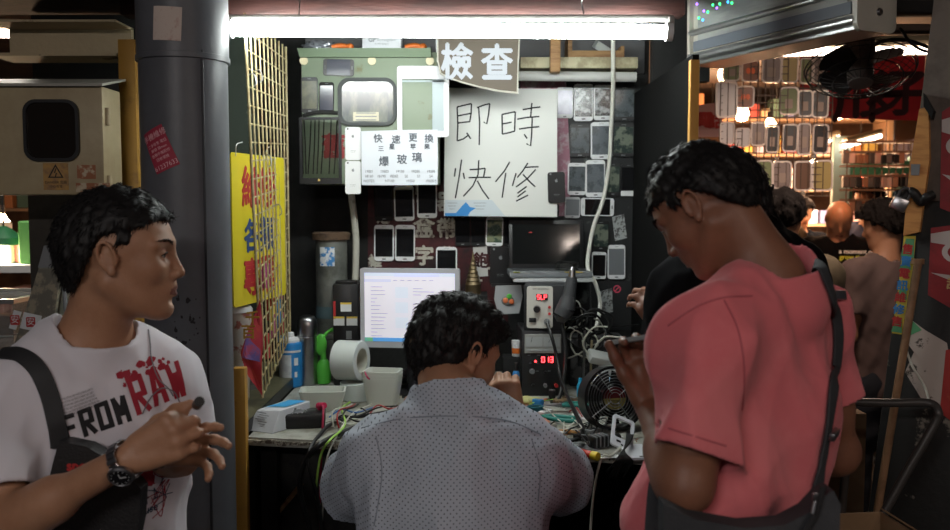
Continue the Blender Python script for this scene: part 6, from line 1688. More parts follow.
tool('soldering_iron_stand', 562, 405, .2, 'brown solder sponge dish behind the pliers', 'dish', lambda o: [obj('dish', (lambda bm: (lathe(bm, [(0, .0), (.034, .0), (.038, .012), (.034, .012), (.030, .004), (0, .004)], 26), bm)[1])(nb()), m_black, o, smooth=True), obj('sponge', (lambda bm: (lathe(bm, [(0, .004), (.029, .004), (.027, .016), (0, .018)], 24), bm)[1])(nb()), M('solder_sponge', (.22, .15, .08), .9, bump=.5, c2=(.10, .06, .03), scale=60), o, smooth=True)])
m_card = M('card_cream', (.50, .49, .42), .8)
for px, py, w, d, rz, mt_, lab in ((575, 425, .07, .05, .4, m_card, 'cream scrap of card under the black hose'), (580, 417, .055, .06, -.3, m_paper, 'white paper scrap behind the tweezers'), (610, 457, .09, .028, .1, m_paper, 'white paper strip beside the frayed cables'),
                                   (548, 446, .06, .04, .8, m_card, 'cream scrap partly under the copper wires'), (590, 448, .05, .04, -.5, m_grey, 'grey plastic shim by the red screwdriver'), (530, 425, .05, .05, .2, m_paper, 'white scrap close to the technician elbow')):
    o = empty('paper_scrap', onb(px, py)+Vector((0, 0, .0008)), rz, lab, 'scrap'); bm = nb(); box(bm, (0, 0, .0006), (w, d, .0010)); obj('sheet', bm, mt_, o)
rs = random.Random(77)
for i in range(46):
    px, py = rs.uniform(524, 640), rs.uniform(404, 452); q = onb(px, py)
    kind = rs.choice(['screw', 'chip', 'connector']); o_m = rs.choice([m_steel, m_black, m_cop, m_grey, m_white, mys])
    bm = nb()
    if kind == 'screw': cyl(bm, (0, 0, .002), (.008, 0, .002), .0012, n=6); cyl(bm, (-.001, 0, .002), (0, 0, .002), .0026, n=8)
    elif kind == 'chip': box(bm, (0, 0, .0016), (rs.uniform(.006, .016), rs.uniform(.005, .012), .003), .0005, seg=1)
    else: tube(bm, [(0, 0, .002), (rs.uniform(.01, .02), rs.uniform(-.01, .01), .004), (rs.uniform(.02, .04), rs.uniform(-.01, .02), .002)], .0012, n=6)
    obj('loose_'+kind, bm, o_m, loc=q, rot=(0, 0, rs.uniform(0, 6)), label='tiny loose %s scattered among the tools on the bench' % kind, cat='spare part', group='loose '+kind+'s on the bench')
rs = random.Random(91)
for i, (px, py, w, d, h, mt_, lab) in enumerate((
  (531, 436, .05, .03, .012, m_black, 'flat black module nearest his elbow'), (548, 428, .045, .02, .010, m_card, 'cream plastic clip beside the tweezers'), (556, 446, .03, .02, .008, m_red, 'small red block near the copper wires'),
  (567, 433, .055, .03, .006, m_paper, 'thin white tray plate right of the tweezers'), (585, 441, .06, .018, .014, m_black, 'long black clip in front of the connector'), (577, 448, .03, .03, .010, m_steel, 'square metal can by the red screwdriver'),
  (572, 404, .06, .03, .020, M('junk_brown', (.12, .08, .05), .7), 'brown block behind the teal pliers'), (588, 410, .03, .05, .03, m_black, 'black upright block left of the small fan'), (538, 408, .03, .02, .025, m_blue, 'little blue block beside the power supply'),
  (592, 434, .04, .02, .012, m_grey, 'grey plug left of the dark connector'), (624, 457, .03, .02, .006, m_steel, 'metal tab at the bench edge under the frame'), (545, 415, .05, .025, .012, m_paper, 'white eraser-like block among pliers'),
  (552, 400, .03, .02, .03, m_black, 'black terminal block behind the sponge dish'), (527, 416, .03, .04, .008, m_grey, 'grey card reader near his forearm'))):
    o = empty('bench_part', onb(px, py)+Vector((0, 0, .0018)), rs.uniform(0, 3), lab, 'part'); bm = nb(); box(bm, (0, 0, h/2), (w, d, h), min(.002, h*.2)); obj('shell', bm, mt_, o, smooth=True)
    bm = nb(); box(bm, (0, 0, h+.0004), (w*.5, d*.4, .0008)); obj('face_plate', bm, m_grey if mt_ is not m_grey else m_black, o)
for i in range(8):
    cx, cy = rs.uniform(532, 585), rs.uniform(408, 440); c_ = [m_wb, m_ww, m_wb, M('wire_red', (.4, .03, .03), .5), m_wb, m_wg, m_wb, m_ww][i]
    pts = [zb_(cx+rs.uniform(-22, 22), min(max(cy+rs.uniform(-14, 14), 400), 450), rs.uniform(.003, .022)) for _ in range(5)]
    nm = ['first black', 'cream', 'second black', 'red', 'third black', 'lime', 'fourth black', 'second cream'][i]
    wire('thin %s wire snaking among the hand tools' % nm, pts, .0018, c_, group='thin wires among the hand tools')
for i in range(9):
    c_ = [m_ww, m_wb, m_wb, m_ww, M('wire_red', (.4, .03, .03), .5), m_wb, M('wire_blue', (.05, .15, .4), .5), m_wb, m_ww][i]
    cx, cy = rs.uniform(330, 385), rs.uniform(408, 424)
    pts = [zb_(cx-20+rs.uniform(-8, 8), cy+rs.uniform(0, 8), .004), zb_(cx-6, cy-rs.uniform(0, 5), .018), zb_(cx+8, cy+rs.uniform(-4, 4), .02), zb_(cx+26, cy-rs.uniform(2, 8), .005)]
    wire('loose wire in the nest behind his left shoulder', pts, .0022, c_, group='loose wires between tubs and shoulder')
# hanging hardware below the bench
o = empty('wood_offcut', at(288, 500, 2.45), 0, 'pale wood offcut leaning below the bench', 'offcut', rot=(0, math.radians(40), 0)); bm = nb(); box(bm, (0, 0, 0), (.012, .05, .12), .001); obj('piece', bm, m_wood, o)
bx('under_bench_cabinet', (-.55, 2.46, 0), (-.28, 2.85, .97), M('under_dark', (.02, .02, .02), .7, c2=(.05, .045, .04), scale=8), .004, label='dark cabinet under the left end of the bench', cat='cabinet')
# ---------------------------------------------------------------- mesh rack, yellow sign, flag, cup
m_wire = M('grid_cream', (.45, .38, .20), .5, c2=(.25, .15, .07), scale=30, mixlo=.5, mixhi=.7)
g0 = at(249, 395, 2.45); g1 = at(291, 380, 2.98)
gx0, gx1 = at(248, 200, 2.45).x, at(288, 200, 2.98).x
zt3, zb3 = 2.15, at(262, 394, 2.5).z
gm = empty('wire_grid_panel', (gx0, 2.45, zb3), 0, 'cream wire grid panel on the left side of the stall', 'wire grid')
dv_ = Vector((gx1-gx0, .53, 0)); leanx = .030
RISE = at(288, 338, 2.98).z-zb3
def gp(u, z): return dv_*u+Vector((leanx*(1-u)*(1-(z/(zt3-zb3))), 0, z+RISE*u*(1-z/(zt3-zb3))))
nv, nh = 11, int((zt3-zb3)/.05)
for i in range(nv):
    u = i/(nv-1); bm = nb(); cyl(bm, gp(u, 0), gp(u, zt3-zb3), .0028 if 0 < i < nv-1 else .004, n=6); obj('upright_wire', bm, m_wire, gm)
for i in range(nh+1):
    z = i*.05; bm = nb(); cyl(bm, gp(0, z)+Vector((-.003, 0, 0)), gp(1, z)+Vector((-.003, 0, 0)), .0024, n=6); obj('cross_wire', bm, m_wire, gm)
for i, (u, z) in enumerate(((.05, .88), (.2, .90), (.35, .66), (.6, .5))):
    bm = nb(); q = gp(u, z); tube(bm, [q+Vector((-.01, 0, .0)), q+Vector((.012, -.01, .004)), q+Vector((.02, -.012, -.02)), q+Vector((.012, -.012, -.03))], .0018); obj('hook', bm, m_steel, gm, smooth=True)
# yellow sign: a board standing behind the grid
a = at(231, 152, 2.50); b = at(284, 160, 2.86); zt4 = a.z; zb4 = at(239, 308, 2.5).z
ys = empty('yellow_sign', (a.x, 2.50, zb4), math.atan2(b.y-a.y, b.x-a.x), 'tall yellow sign with red and blue characters behind the wire grid', 'sign')
L4 = math.hypot(b.x-a.x, b.y-a.y); H4 = zt4-zb4
bm = nb(); prism(bm, [(x+L4/2, z+H4/2) for x, z in rrect(L4, H4, .012, 3)], 0, .004); obj('panel', bm, M('sign_yellow', (.72, .60, .02), .5), ys)
for s, x, z, mt_, sz in (('維', .120, .76, 'r', .125), ('修', .235, .76, 'r', .125), ('各', .120, .44, 'b', .10), ('類', .23, .44, 'b', .11), ('專', .118, .16, 'r', .115), ('業', .225, .16, 'r', .115)):
    bm = nb(); text(bm, s, sz, (x, -.0012, H4*z), bold=.003, ext=.0004); obj('character', bm, m_red if mt_ == 'r' else M('sign_blue', (.03, .07, .22), .5), ys)
for px in (.02, .22):
    bm = nb(); tube(bm, [(px, -.004, H4-.01), (px-.01, -.012, H4+.02), (px+.03, -.01, H4+.03)], .0016); obj('tie', bm, m_white, ys)
# colourful goods hanging behind the grid
rs = random.Random(15)
for i in range(14):
    u = rs.uniform(.35, .95); z = rs.uniform(.04, .36); q = gm.location+gp(u, z)+Vector((-.012-rs.uniform(0, .02), 0, 0))
    c = rs.choice([m_red, m_blue, M('pack_magenta', (.40, .05, .20), .5), m_paper, mys])
    bm = nb(); box(bm, (0, 0, 0), (.012, .045, .075), .003); o = obj('hanging_packet', bm, c, loc=q, rot=(rs.uniform(-.2, .2), 0, rs.uniform(-.3, .3)), label='small coloured packet hanging behind the lower part of the wire grid', cat='packet', group='packets behind the wire grid')
FYY = 2.40
o_ = at(253, 345, FYY); O2 = (o_.x, o_.z)
fg = empty('pennant', (o_.x, FYY, o_.z), 0, 'red and blue cloth pennant hanging point down at the grid corner', 'pennant')
def bend(bm):
    for v in bm.verts: v.co.y += .012*math.sin(v.co.x*70)+.01*math.sin(v.co.z*25)
bm = nb(); t = nb()
P4 = [P2(*q, FYY, O2) for q in [(259, 300), (262, 348), (261, 397), (250, 375), (242, 352), (250, 325)]]; prism(t, P4, -.0015, 0, mi=0); merge(bm, t)
P5 = [P2(*q, FYY, O2) for q in [(247, 335), (260, 330), (260, 362), (244, 356)]]; prism(bm, P5, -.0025, -.0015, mi=1)
for _ in range(3): bmesh.ops.subdivide_edges(bm, edges=[e for e in bm.edges if e.calc_length() > .02], cuts=1)
bend(bm); obj('cloth', bm, [M('flag_red', (.42, .03, .05), .7, c2=(.50, .06, .04), scale=20), M('flag_blue', (.12, .08, .26), .7, c2=(.35, .05, .10), scale=25)], fg)
bm = nb(); 
for s, x, y in (('千', 254, 318), ('百', 250, 332)): q = P2(x, y, FYY, O2); text(bm, s, .040, (q[0], -.016, q[1]), bold=.001, ext=.0004)
obj('gold_characters', bm, M('flag_gold', (.65, .38, .05), .6), fg)
p = at(236, 345, 2.62); 
cu = empty('drink_cup', (p.x+.004, 2.62, ZL+.0), 0, 'takeaway drink cup with a yellow straw beside the pillar', 'cup')
hh = at(236, 306, 2.62).z-ZL
bm = nb(); lathe(bm, [(.030, 0), (.0325, .003), (.043, hh*.94), (.044, hh*.95)], 28); obj('cup', bm, M('cup_print', (.55, .50, .46), .5, c2=(.35, .12, .10), scale=22, mixlo=.55, mixhi=.62), cu, smooth=True)
bm = nb(); lathe(bm, [(.046, hh*.94), (.046, hh*.97), (.040, hh), (0, hh*1.0)], 28); obj('lid', bm, m_white, cu, smooth=True)
bm = nb(); cyl(bm, (.004, -.01, hh*.9), (-.002, 0, hh+.075), .0035, n=8); obj('straw', bm, mys, cu)
tool2 = empty('metal_dish', (at(262, 378, 2.85).x-.02, 2.78, ZL), 0, 'small metal dish on the greenish counter', 'dish')
bm = nb(); lathe(bm, [(0, 0), (.03, 0), (.042, .022), (.040, .022), (.028, .003), (0, .003)], 26); obj('dish', bm, m_steel, tool2, smooth=True)
# peeling green wall strip between pillar and grid
bx('wall_strip_left', (at(229, 100, 3.0).x-.06, 3.05, ZL), (at(243, 100, 3.0).x+.03, 3.07, 2.4), M('peeling_green', (.045, .06, .045), .7, c2=(.32, .30, .20), scale=5, mixlo=.60, mixhi=.63), kind='structure')
# ---------------------------------------------------------------- what the people wear and hold
def bvh_of(o): return BVHTree.FromPolygons([v.co+o.parent.location if o.parent else v.co for v in o.data.vertices], [p.vertices[:] for p in o.data.polygons])
EYE = Vector((0, 0, CAMZ))
def onto(bvh, px, py):
    d = (at(px, py, 1.0)-EYE).normalized(); h = bvh.ray_cast(EYE, d, 9)
    return (h[0], h[1]) if h[0] is not None else (None, None)
def ribbon_on(name, bvh, pix, width, th, mats, parent, O, lift=.004, n=8, flat=True, k=10):
    """a band lying along the cloth"""
    pp = smooth_path([(p[0], 0, p[1]) for p in pix], k); P_ = []
    for q in pp:
        a, nrm = onto(bvh, q.x, q.z)
        if a is None: continue
        P_.append((a+nrm*lift-Vector(O), nrm))
    # smooth
    for _ in range(3):
        P_ = [P_[0]]+[((P_[i-1][0]+P_[i][0]*2+P_[i+1][0])/4, (P_[i-1][1]+P_[i][1]*2+P_[i+1][1]).normalized()) for i in range(1, len(P_)-1)]+[P_[-1]]
    bm = nb(); rings = []
    for i, (p, nrm) in enumerate(P_):
        d = (P_[min(i+1, len(P_)-1)][0]-P_[max(i-1, 0)][0]).normalized(); s = d.cross(nrm).normalized()
        w = width/2
        rings.append([bm.verts.new(p+s*w*c+nrm*th*e) for c, e in ((-1, 0), (-.9, .8), (0, 1), (.9, .8), (1, 0), (.9, -.8), (0, -1), (-.9, -.8))])
    for A, B in zip(rings, rings[1:]):
        for j in range(8): bm.faces.new((A[j], A[(j+1)%8], B[(j+1)%8], B[j]))
    bm.faces.new(rings[0][::-1]); bm.faces.new(rings[-1])
    return obj(name, bm, mats, parent, smooth=True)
m_strap = M('webbing_black', (.018, .018, .020), .6, bump=.2, bscale=400); m_bagg = M('charcoal_canvas', (.035, .037, .042), .75, bump=.3, bscale=300, c2=(.05, .052, .058), scale=6)
wbody, wJ, wshirt, wO = man_white()
bv = bvh_of(wshirt)
bag = empty('shoulder_bag', (at(95, 500, 1.52)), 0, 'black shoulder bag across the front of the man in white', 'bag')
ribbon_on('strap', bv, [(0, 355), (20, 356), (38, 370), (50, 396), (57, 424), (60, 447)], .030, .003, m_strap, bag, bag.location, lift=.005)
ZB2 = []
q0, n0 = onto(bv, 90, 500); yb = (q0.y if q0 else 1.56)-.006
bm = nb(); prism(bm, [P2(*q, yb-.03, (bag.location.x, bag.location.z)) for q in [(50, 480), (60, 440), (88, 446), (118, 463), (142, 488), (140, 520), (132, 560), (56, 565)]], yb-.036-bag.location.y, yb-bag.location.y, bev=.006)
obj('pouch', bm, M('nylon_black', (.016, .015, .016), .5, bump=.3, bscale=200), bag, smooth=True)
bm = nb(); q = P2(82, 466, yb-.036, (bag.location.x, bag.location.z)); text(bm, 'sport', .024, (q[0], yb-.0375-bag.location.y, q[1]), bold=.001); obj('red_print', bm, m_red, bag)
# watch
ax_ = (Vector(wJ['wrR'])-Vector(wJ['elR'])).normalized(); wc = Vector(wJ['wrR'])-ax_*.006
view = (EYE-wc).normalized(); fd = (view-ax_*view.dot(ax_)).normalized(); sd = ax_.cross(fd)
dialdir = (fd*.85+Vector((0, 0, -1))*.65); dialdir = (dialdir-ax_*dialdir.dot(ax_)).normalized(); s2 = ax_.cross(dialdir)
wt = empty('wristwatch', wc, 0, 'steel wristwatch with a dark dial on the wrist of the man in white', 'watch')
for i in range(22):
    a = 2*PI*i/22; d_ = dialdir*math.cos(a)+s2*math.sin(a)
    if i in (0, 1, 21): continue
    R3 = Matrix((s2*math.cos(a)-dialdir*math.sin(a), ax_, d_)).transposed().to_4x4()
    bm = nb(); box(bm, (0, 0, 0), (.0082, .019 if i % 2 else .0165, .0032), .0008, mx=Matrix.Translation(d_*.0315) @ R3, seg=1); obj('link', bm, m_steel, wt)
R3 = Matrix((s2, ax_, dialdir)).transposed().to_4x4(); mx = Matrix.Translation(dialdir*.0315) @ R3
bm = nb(); lathe(bm, [(0, -.004), (.018, -.004), (.0205, -.001), (.0205, .004), (.0175, .0065), (.0165, .0055)], 32, mx=mx); obj('case', bm, m_steel, wt, smooth=True)
bm = nb(); lathe(bm, [(.0172, .0050), (0, .0052)], 28, mx=mx); dl = obj('dial', bm, M('dial_black', (.01, .01, .012), .2), wt, smooth=True)
bm = nb()
for i in range(12): a = i*PI/6; box(bm, (.0135*math.cos(a), .0135*math.sin(a), .0056), (.0012, .0012, .0004), mx=mx)
stroke(bm, [(0, 0), (.004, .009)], .0010, -.0060, mx=mx @ Matrix.Rotation(-PI/2, 4, 'X')); stroke(bm, [(0, 0), (-.007, .003)], .0012, -.0060, mx=mx @ Matrix.Rotation(-PI/2, 4, 'X'))
obj('hour_marks', bm, m_white, dl)
# dark beads on the other wrist
bc = Vector(wJ['wrL'])+(Vector(wJ['elL'])-Vector(wJ['wrL'])).normalized()*.015; axl = (Vector(wJ['wrL'])-Vector(wJ['elL'])).normalized()
bd = empty('bead_bracelet', bc, 0, 'brown bead bracelet on the rear wrist of the man in white', 'bracelet')
u1 = axl.cross(Vector((0, 0, 1))).normalized(); u2 = axl.cross(u1)
for i in range(18):
    a = 2*PI*i/18; bm = nb(); sph(bm, u1*.031*math.cos(a)+u2*.031*math.sin(a), .0056, n=6); obj('bead', bm, M('bead_brown', (.09, .06, .045), .4), bd, smooth=True)
p = at(197, 405, 1.36); bm = nb(); cyl(bm, (0, 0, 0), (.010, -.020, .010), .0078, n=20); cyl(bm, (.0101, -.0202, .0101), (.0106, -.0212, .0106), .005, n=16)
obj('loupe', bm, m_black, loc=p, smooth=True, label='small black cylinder held in the fingers of the man in white', cat='lens')
ep = empty('earphone_cord', (0, 0, 0), 0, 'thin pale earphone cord hanging down the white T-shirt', 'cord'); ep.location = at(150, 350, 1.6)
ribbon_on('cord', bv, [(148, 330), (150, 345), (151, 358), (158, 378), (168, 388), (173, 396)], .0022, .001, M('cord_grey', (.18, .18, .2), .5), ep, ep.location, lift=.0015)
ribbon_on('cord', bv, [(142, 414), (150, 398), (162, 388), (174, 392), (181, 406)], .0022, .001, M('cord_grey', (.18, .18, .2), .5), ep, ep.location, lift=.0015)
sbody, sJ, sshirt, sO = man_seated()
def seams(body, shirt, O, paths, mats, w=.0026):
    b_ = bvh_of(shirt)
    for p_ in paths: ribbon_on('seam', b_, p_, w, .0009, mats, body, O, lift=.0006, k=8)
seams(sbody, sshirt, sO, ([(362, 428), (400, 419), (450, 416), (505, 420), (540, 434)], [(376, 436), (382, 470), (378, 505), (374, 526)], [(532, 440), (540, 470), (538, 500)]), M('seam_blue', (.25, .28, .33), .9))
pbody, pJ, _, pshirt, pO = man_pink()
bv = bvh_of(pshirt)
seams(pbody, pshirt, pO, ([(752, 296), (722, 298), (695, 308), (668, 326)], [(724, 300), (738, 330), (744, 370), (742, 410)], [(648, 420), (668, 428), (700, 438), (726, 446)]), M('seam_pink', (.45, .10, .12), .9))
cb = empty('crossbody_bag', at(750, 520, 1.24), 0, 'charcoal crossbody bag low on the back of the man in pink', 'bag'); cl = cb.location
ribbon_on('strap', bv, [(818, 266), (826, 285), (832, 305), (836, 335), (834, 365), (830, 395), (826, 425), (822, 448), (818, 470), (813, 498)], .024, .0028, m_bagg, cb, cl, lift=.005)
a, nrm = onto(bv, 833, 296)
if a: 
    bm = nb(); box(bm, (0, 0, 0), (.034, .008, .016), .002, mx=Matrix.Translation(a+nrm*.010-cl) @ Vector((0, -1, 0)).rotation_difference(nrm).to_matrix().to_4x4()); obj('buckle', bm, m_steel, cb, smooth=True)
a, nrm = onto(bv, 826, 432)
if a:
    bm = nb(); box(bm, (0, 0, 0), (.036, .010, .012), .002, mx=Matrix.Translation(a+nrm*.012-cl) @ Vector((0, -1, 0)).rotation_difference(nrm).to_matrix().to_4x4()); obj('slider', bm, m_steel, cb, smooth=True)
q0, _n = onto(bv, 760, 505); ybk = (q0.y if q0 else 1.32)-.01
def bq(px, py): return P2(px, py, ybk-.05, (cl.x, cl.z))
bm = nb(); prism(bm, [bq(*q) for q in [(662, 560), (661, 500), (690, 514), (740, 523), (780, 520), (803, 508), (818, 492), (828, 486), (835, 500), (832, 565)]], ybk-.070-cl.y, ybk-.03-cl.y, bev=.014)
obj('bag_body', bm, m_bagg, cb, smooth=True)
bm = nb(); tube(bm, [Vector((bq(x, y)[0], ybk-.080-cl.y, bq(x, y)[1])) for x, y in ((672, 530), (700, 538), (745, 541), (785, 534), (805, 512), (815, 480))], .0045, flat=((0, 1, 0), .5)); obj('zipper', bm, m_strap, cb, smooth=True)
bm = nb(); q = bq(805, 488); box(bm, (q[0], ybk-.088-cl.y, q[1]), (.008, .003, .012), .001); tube(bm, [(q[0], ybk-.088-cl.y, q[1]-.006), (q[0]-.004, ybk-.09-cl.y, q[1]-.022)], .003); obj('zip_pull', bm, m_steel, cb, smooth=True)
st2 = nb(); pts = [at(668, 452, 1.37), at(660, 475, 1.36), at(656, 500, 1.35), at(652, 560, 1.34)]; tube(st2, [q-cl for q in pts], .016, flat=((.3, -1, 0), .2), n=10); obj('front_strap', st2, m_bagg, cb, smooth=True)
wr_ = Vector(pJ['wrL'])
pc = at(640, 345, 1.50)
ph = empty('smartphone', pc, 0, 'phone held nearly flat in the raised hand of the man in pink', 'phone', rot=(math.radians(-14), math.radians(18), math.radians(24)))
bm = nb(); prism(bm, rrect(.066, .128, .009, 5), -.004, .004, mx=Matrix.Rotation(PI/2, 4, 'X'), bev=.001); obj('body', bm, m_grey, ph, smooth=True)
bm = nb(); prism(bm, rrect(.058, .112, .002, 2), .0041, .0044, mx=Matrix.Rotation(-PI/2, 4, 'X')); obj('screen', bm, scr_black, ph)
man_black()
# ---------------------------------------------------------------- right side: board, posters, barrow
BY = 2.15
c_bl, c_tl = at(862, 560, BY), at(926, 60, BY)
rt = Vector((.80, -.60, 0)).normalized(); upv = (c_tl-c_bl).normalized(); rt = (rt-upv*rt.dot(upv)).normalized(); nn = rt.cross(upv).normalized()
if nn.y > 0: nn = -nn
RM = Matrix((rt, -nn, upv)).transposed().to_4x4()     # local x right, y into the board, z up
def bl(px, py): h = hit(px, py, c_bl, nn)-c_bl; A = Matrix((rt, -nn, upv)).transposed().inverted() @ h; return (A.x, A.z)
rot_ = RM.to_euler()
top = (c_tl-c_bl).length
m_bdark = M('flaking_black_panel', (.018, .018, .017), .5, c2=(.20, .18, .15), scale=7, mixlo=.60, mixhi=.63, bump=.3)
lo_z = -1.2
def slab(name, z0, z1, mats, **k):
    bm = nb(); box(bm, (.45, .06, (z0+z1)/2), (.90, .12, z1-z0), .003); return obj(name, bm, mats, loc=c_bl, rot=rot_, smooth=True, **k)
zcut = bl(915, 200)[1]; zbot = -c_bl.z/upv.z
bm = nb(); box(bm, (.45, .06, (zbot+zcut)/2), (.90, .12, zcut-zbot), .003)
pn = obj('side_panel_board', bm, m_bdark, loc=c_bl, rot=rot_, smooth=True, label='leaning black flaking board covered in stickers at right', cat='panel')
bm = nb(); box(bm, (.45, .06, (zcut+top+.25)/2), (.90, .12, top+.25-zcut), .003)
obj('wall_pier_right', bm, M('grimy_concrete', (.15, .12, .10), .75, c2=(.08, .065, .055), scale=5, bump=.4, bscale=20), loc=c_bl, rot=rot_, smooth=True, kind='structure')
def bpoly(name, pts, th, mats, label=None, cat=None, extra=None, group=None, y=0):
    q = [bl(*p) for p in pts]; bm = nb(); prism(bm, q, -th-y, -y)
    if label is None: return obj(name, bm, mats, pn)
    o = empty(name, c_bl, 0, label, cat, group, rot=rot_); obj('sheet', bm, mats, o)
    if extra: extra(o)
    return o
m_pale = M('orange_wood_strip', (.62, .30, .09), .6, c2=(.45, .18, .05), scale=8, stretch=(1, 1, 5))
bpoly('wooden_batten', [(921, 110), (930, 108), (931, 160), (921, 232), (905, 236), (911, 170)], .02, m_pale, 'orange wooden batten on the left edge of the leaning board', 'batten')
bpoly('latch_plate', [(913, 165), (922, 165), (921, 176), (913, 176)], .003, m_grey, 'small grey plate on the orange batten', 'plate', y=.02)
bpoly('concrete_bracket', [(926, 95), (936, 112), (934, 120), (926, 108)], .03, m_dark, 'dark metal bracket jutting above the orange batten', 'bracket')
m_sg = M('strip_green', (.10, .34, .16), .6); m_sy = M('strip_yellow', (.60, .48, .06), .6)
def strp(o):
    rs = random.Random(4)
    for i, (a, b) in enumerate((((903, 238), (914, 258)), ((900, 262), (911, 270)), ((897, 288), (907, 300)), ((893, 318), (902, 333)))):
        q0, q1 = bl(*a), bl(*b); bm = nb(); prism(bm, [(q0[0], q1[1]), (q1[0], q1[1]), (q1[0]-.004, q0[1]), (q0[0]+.008, q0[1])], -.0026, -.0016); obj('green_block', bm, m_sg, o)
    for i in range(7):
        q = bl(908-i*1.8, 250+i*12); bm = nb(); text(bm, '售賣電訊維修'[i % 6], .026, (q[0], -.0030, q[1]), bold=.0008, ext=.0001); obj('character', bm, m_blue if i % 2 else m_red, o)
bpoly('sticker_strip', [(904, 236), (916, 236), (911, 290), (905, 335), (892, 333), (898, 290)], .0016, m_sy, 'green and yellow sticker strip below the orange batten', 'sticker', strp)
# round timber pole in front of the board
bm = nb(); p0 = hit(920, 264, c_bl, nn)+nn*.025; p1 = hit(878, 520, c_bl, nn)+nn*.025; cyl(bm, (0, 0, 0), p1-p0, .0092, n=16)
cyl(bm, (0, 0, .012), (0, 0, .0), .014, n=16); obj('wooden_pole', bm, M('pole_wood', (.30, .17, .09), .5, c2=(.18, .10, .05), scale=10), loc=p0, smooth=True, label='slim brown wooden pole leaning on the stickered board', cat='pole')
# padlock and dark fittings
lk = empty('padlock', hit(904, 205, c_bl, nn)+nn*.05, 0, 'steel padlock hanging beside the orange batten', 'padlock', rot=(0, math.radians(25), math.radians(-20)))
bm = nb(); box(bm, (0, 0, 0), (.036, .016, .032), .004); obj('body', bm, m_steel, lk, smooth=True)
bm = nb(); tube(bm, [(-.011, 0, .014), (-.011, 0, .030), (0, 0, .040), (.011, 0, .030), (.011, 0, .014)], .0035); obj('shackle', bm, m_steel, lk, smooth=True)
bm = nb()
for i in range(7):
    a = hit(902+i*5, 192+3*math.sin(i*2)+i, c_bl, nn)+nn*.035-lk.location; sph(bm, a, .014, s=(1, .8, 1), n=8) if False else None
pts = [hit(900+i*6, 194+5*math.sin(i*1.9)+i, c_bl, nn)+nn*(.035+.008*(i % 2)) for i in range(7)]
tube(bm, [q-pts[0] for q in pts], .011, n=10); obj('chain_sleeve', bm, M('rubber_black', (.012, .011, .011), .5, bump=.6, bscale=90), loc=pts[0], smooth=True, label='lumpy black chain sleeve around the padlock', cat='chain')
# posters
m_wred = M('poster_dark_red', (.28, .015, .02), .5, c2=(.12, .01, .012), scale=6)
def psw(x0, y0, w, h, k=0):
    def f(o):
        for pts, mt_ in (([(x0, y0+h*.08), (x0+w, y0-h*.02), (x0+w, y0+h*.18), (x0+w*.4, y0+h*.24), (x0, y0+h*.20)], M('poster_white', (.52, .46, .44), .5)), ([(x0, y0+h*.62), (x0+w*.5, y0+h*.66), (x0+w, y0+h*.60), (x0+w, y0+h*.66), (x0+w*.5, y0+h*.74)], M('poster_white', (.52, .46, .44), .5))):
            q = [bl(*p) for p in pts]; bm = nb(); prism(bm, q, -.0026, -.0018); obj('swoosh', bm, mt_, o)
        bm = nb(); cx, cz = bl(x0+w*.62, y0+h*.34); ringprism(bm, [(cx+.034*math.cos(a*PI/10), cz+.026*math.sin(a*PI/10)) for a in range(20)], [(cx+.022*math.cos(a*PI/10), cz+.016*math.sin(a*PI/10)) for a in range(20)], -.0032, -.0026); obj('ring_motif', bm, M('poster_white', (.52, .46, .44), .5), o)
        bm = nb(); q = bl(x0+w*.66, y0+h*.80); text(bm, '刮畫', .028, (q[0], -.003, q[1]), bold=.001); obj('lettering', bm, M('poster_gold', (.55, .38, .16), .5), o)
    return f
bpoly('poster', [(942, 112), (975, 90), (975, 222), (940, 208)], .0018, m_wred, 'dark red and white poster, upper one on the leaning board', 'poster', psw(942, 112, 33, 100))
bpoly('poster', [(931, 228), (975, 222), (975, 322), (928, 295)], .0018, m_wred, 'dark red and white poster, lower one on the leaning board', 'poster', psw(931, 228, 44, 72))
bpoly('torn_paper', [(909, 318), (925, 330), (947, 343), (950, 362), (941, 408), (921, 398), (905, 372), (914, 352), (905, 340)], .0012, M('torn_paper', (.46, .40, .36), .8, c2=(.08, .07, .06), scale=26, mixlo=.60, mixhi=.64), 'torn off-white paper patch low on the leaning board', 'paper')
bpoly('torn_paper', [(906, 318), (914, 322), (922, 330), (911, 335), (903, 330)], .0020, m_sg, 'small green and yellow paper scrap above the torn patch', 'paper')
bpoly('red_notice', [(946, 350), (975, 345), (975, 440), (940, 412)], .0022, M('notice_red', (.36, .03, .025), .6, c2=(.48, .12, .05), scale=15, mixlo=.6, mixhi=.7), 'bright red notice at the right border of the view', 'notice')
bm = nb(); pp = [hit(905, 345, c_bl, nn)+nn*.006, hit(915, 365, c_bl, nn)+nn*.03, hit(926, 385, c_bl, nn)+nn*.02, hit(932, 398, c_bl, nn)+nn*.04]; tube(bm, [q-pp[0] for q in pp], .003); obj('white_string', bm, m_ww, loc=pp[0], smooth=True, label='frayed white string hanging over the torn paper', cat='string')
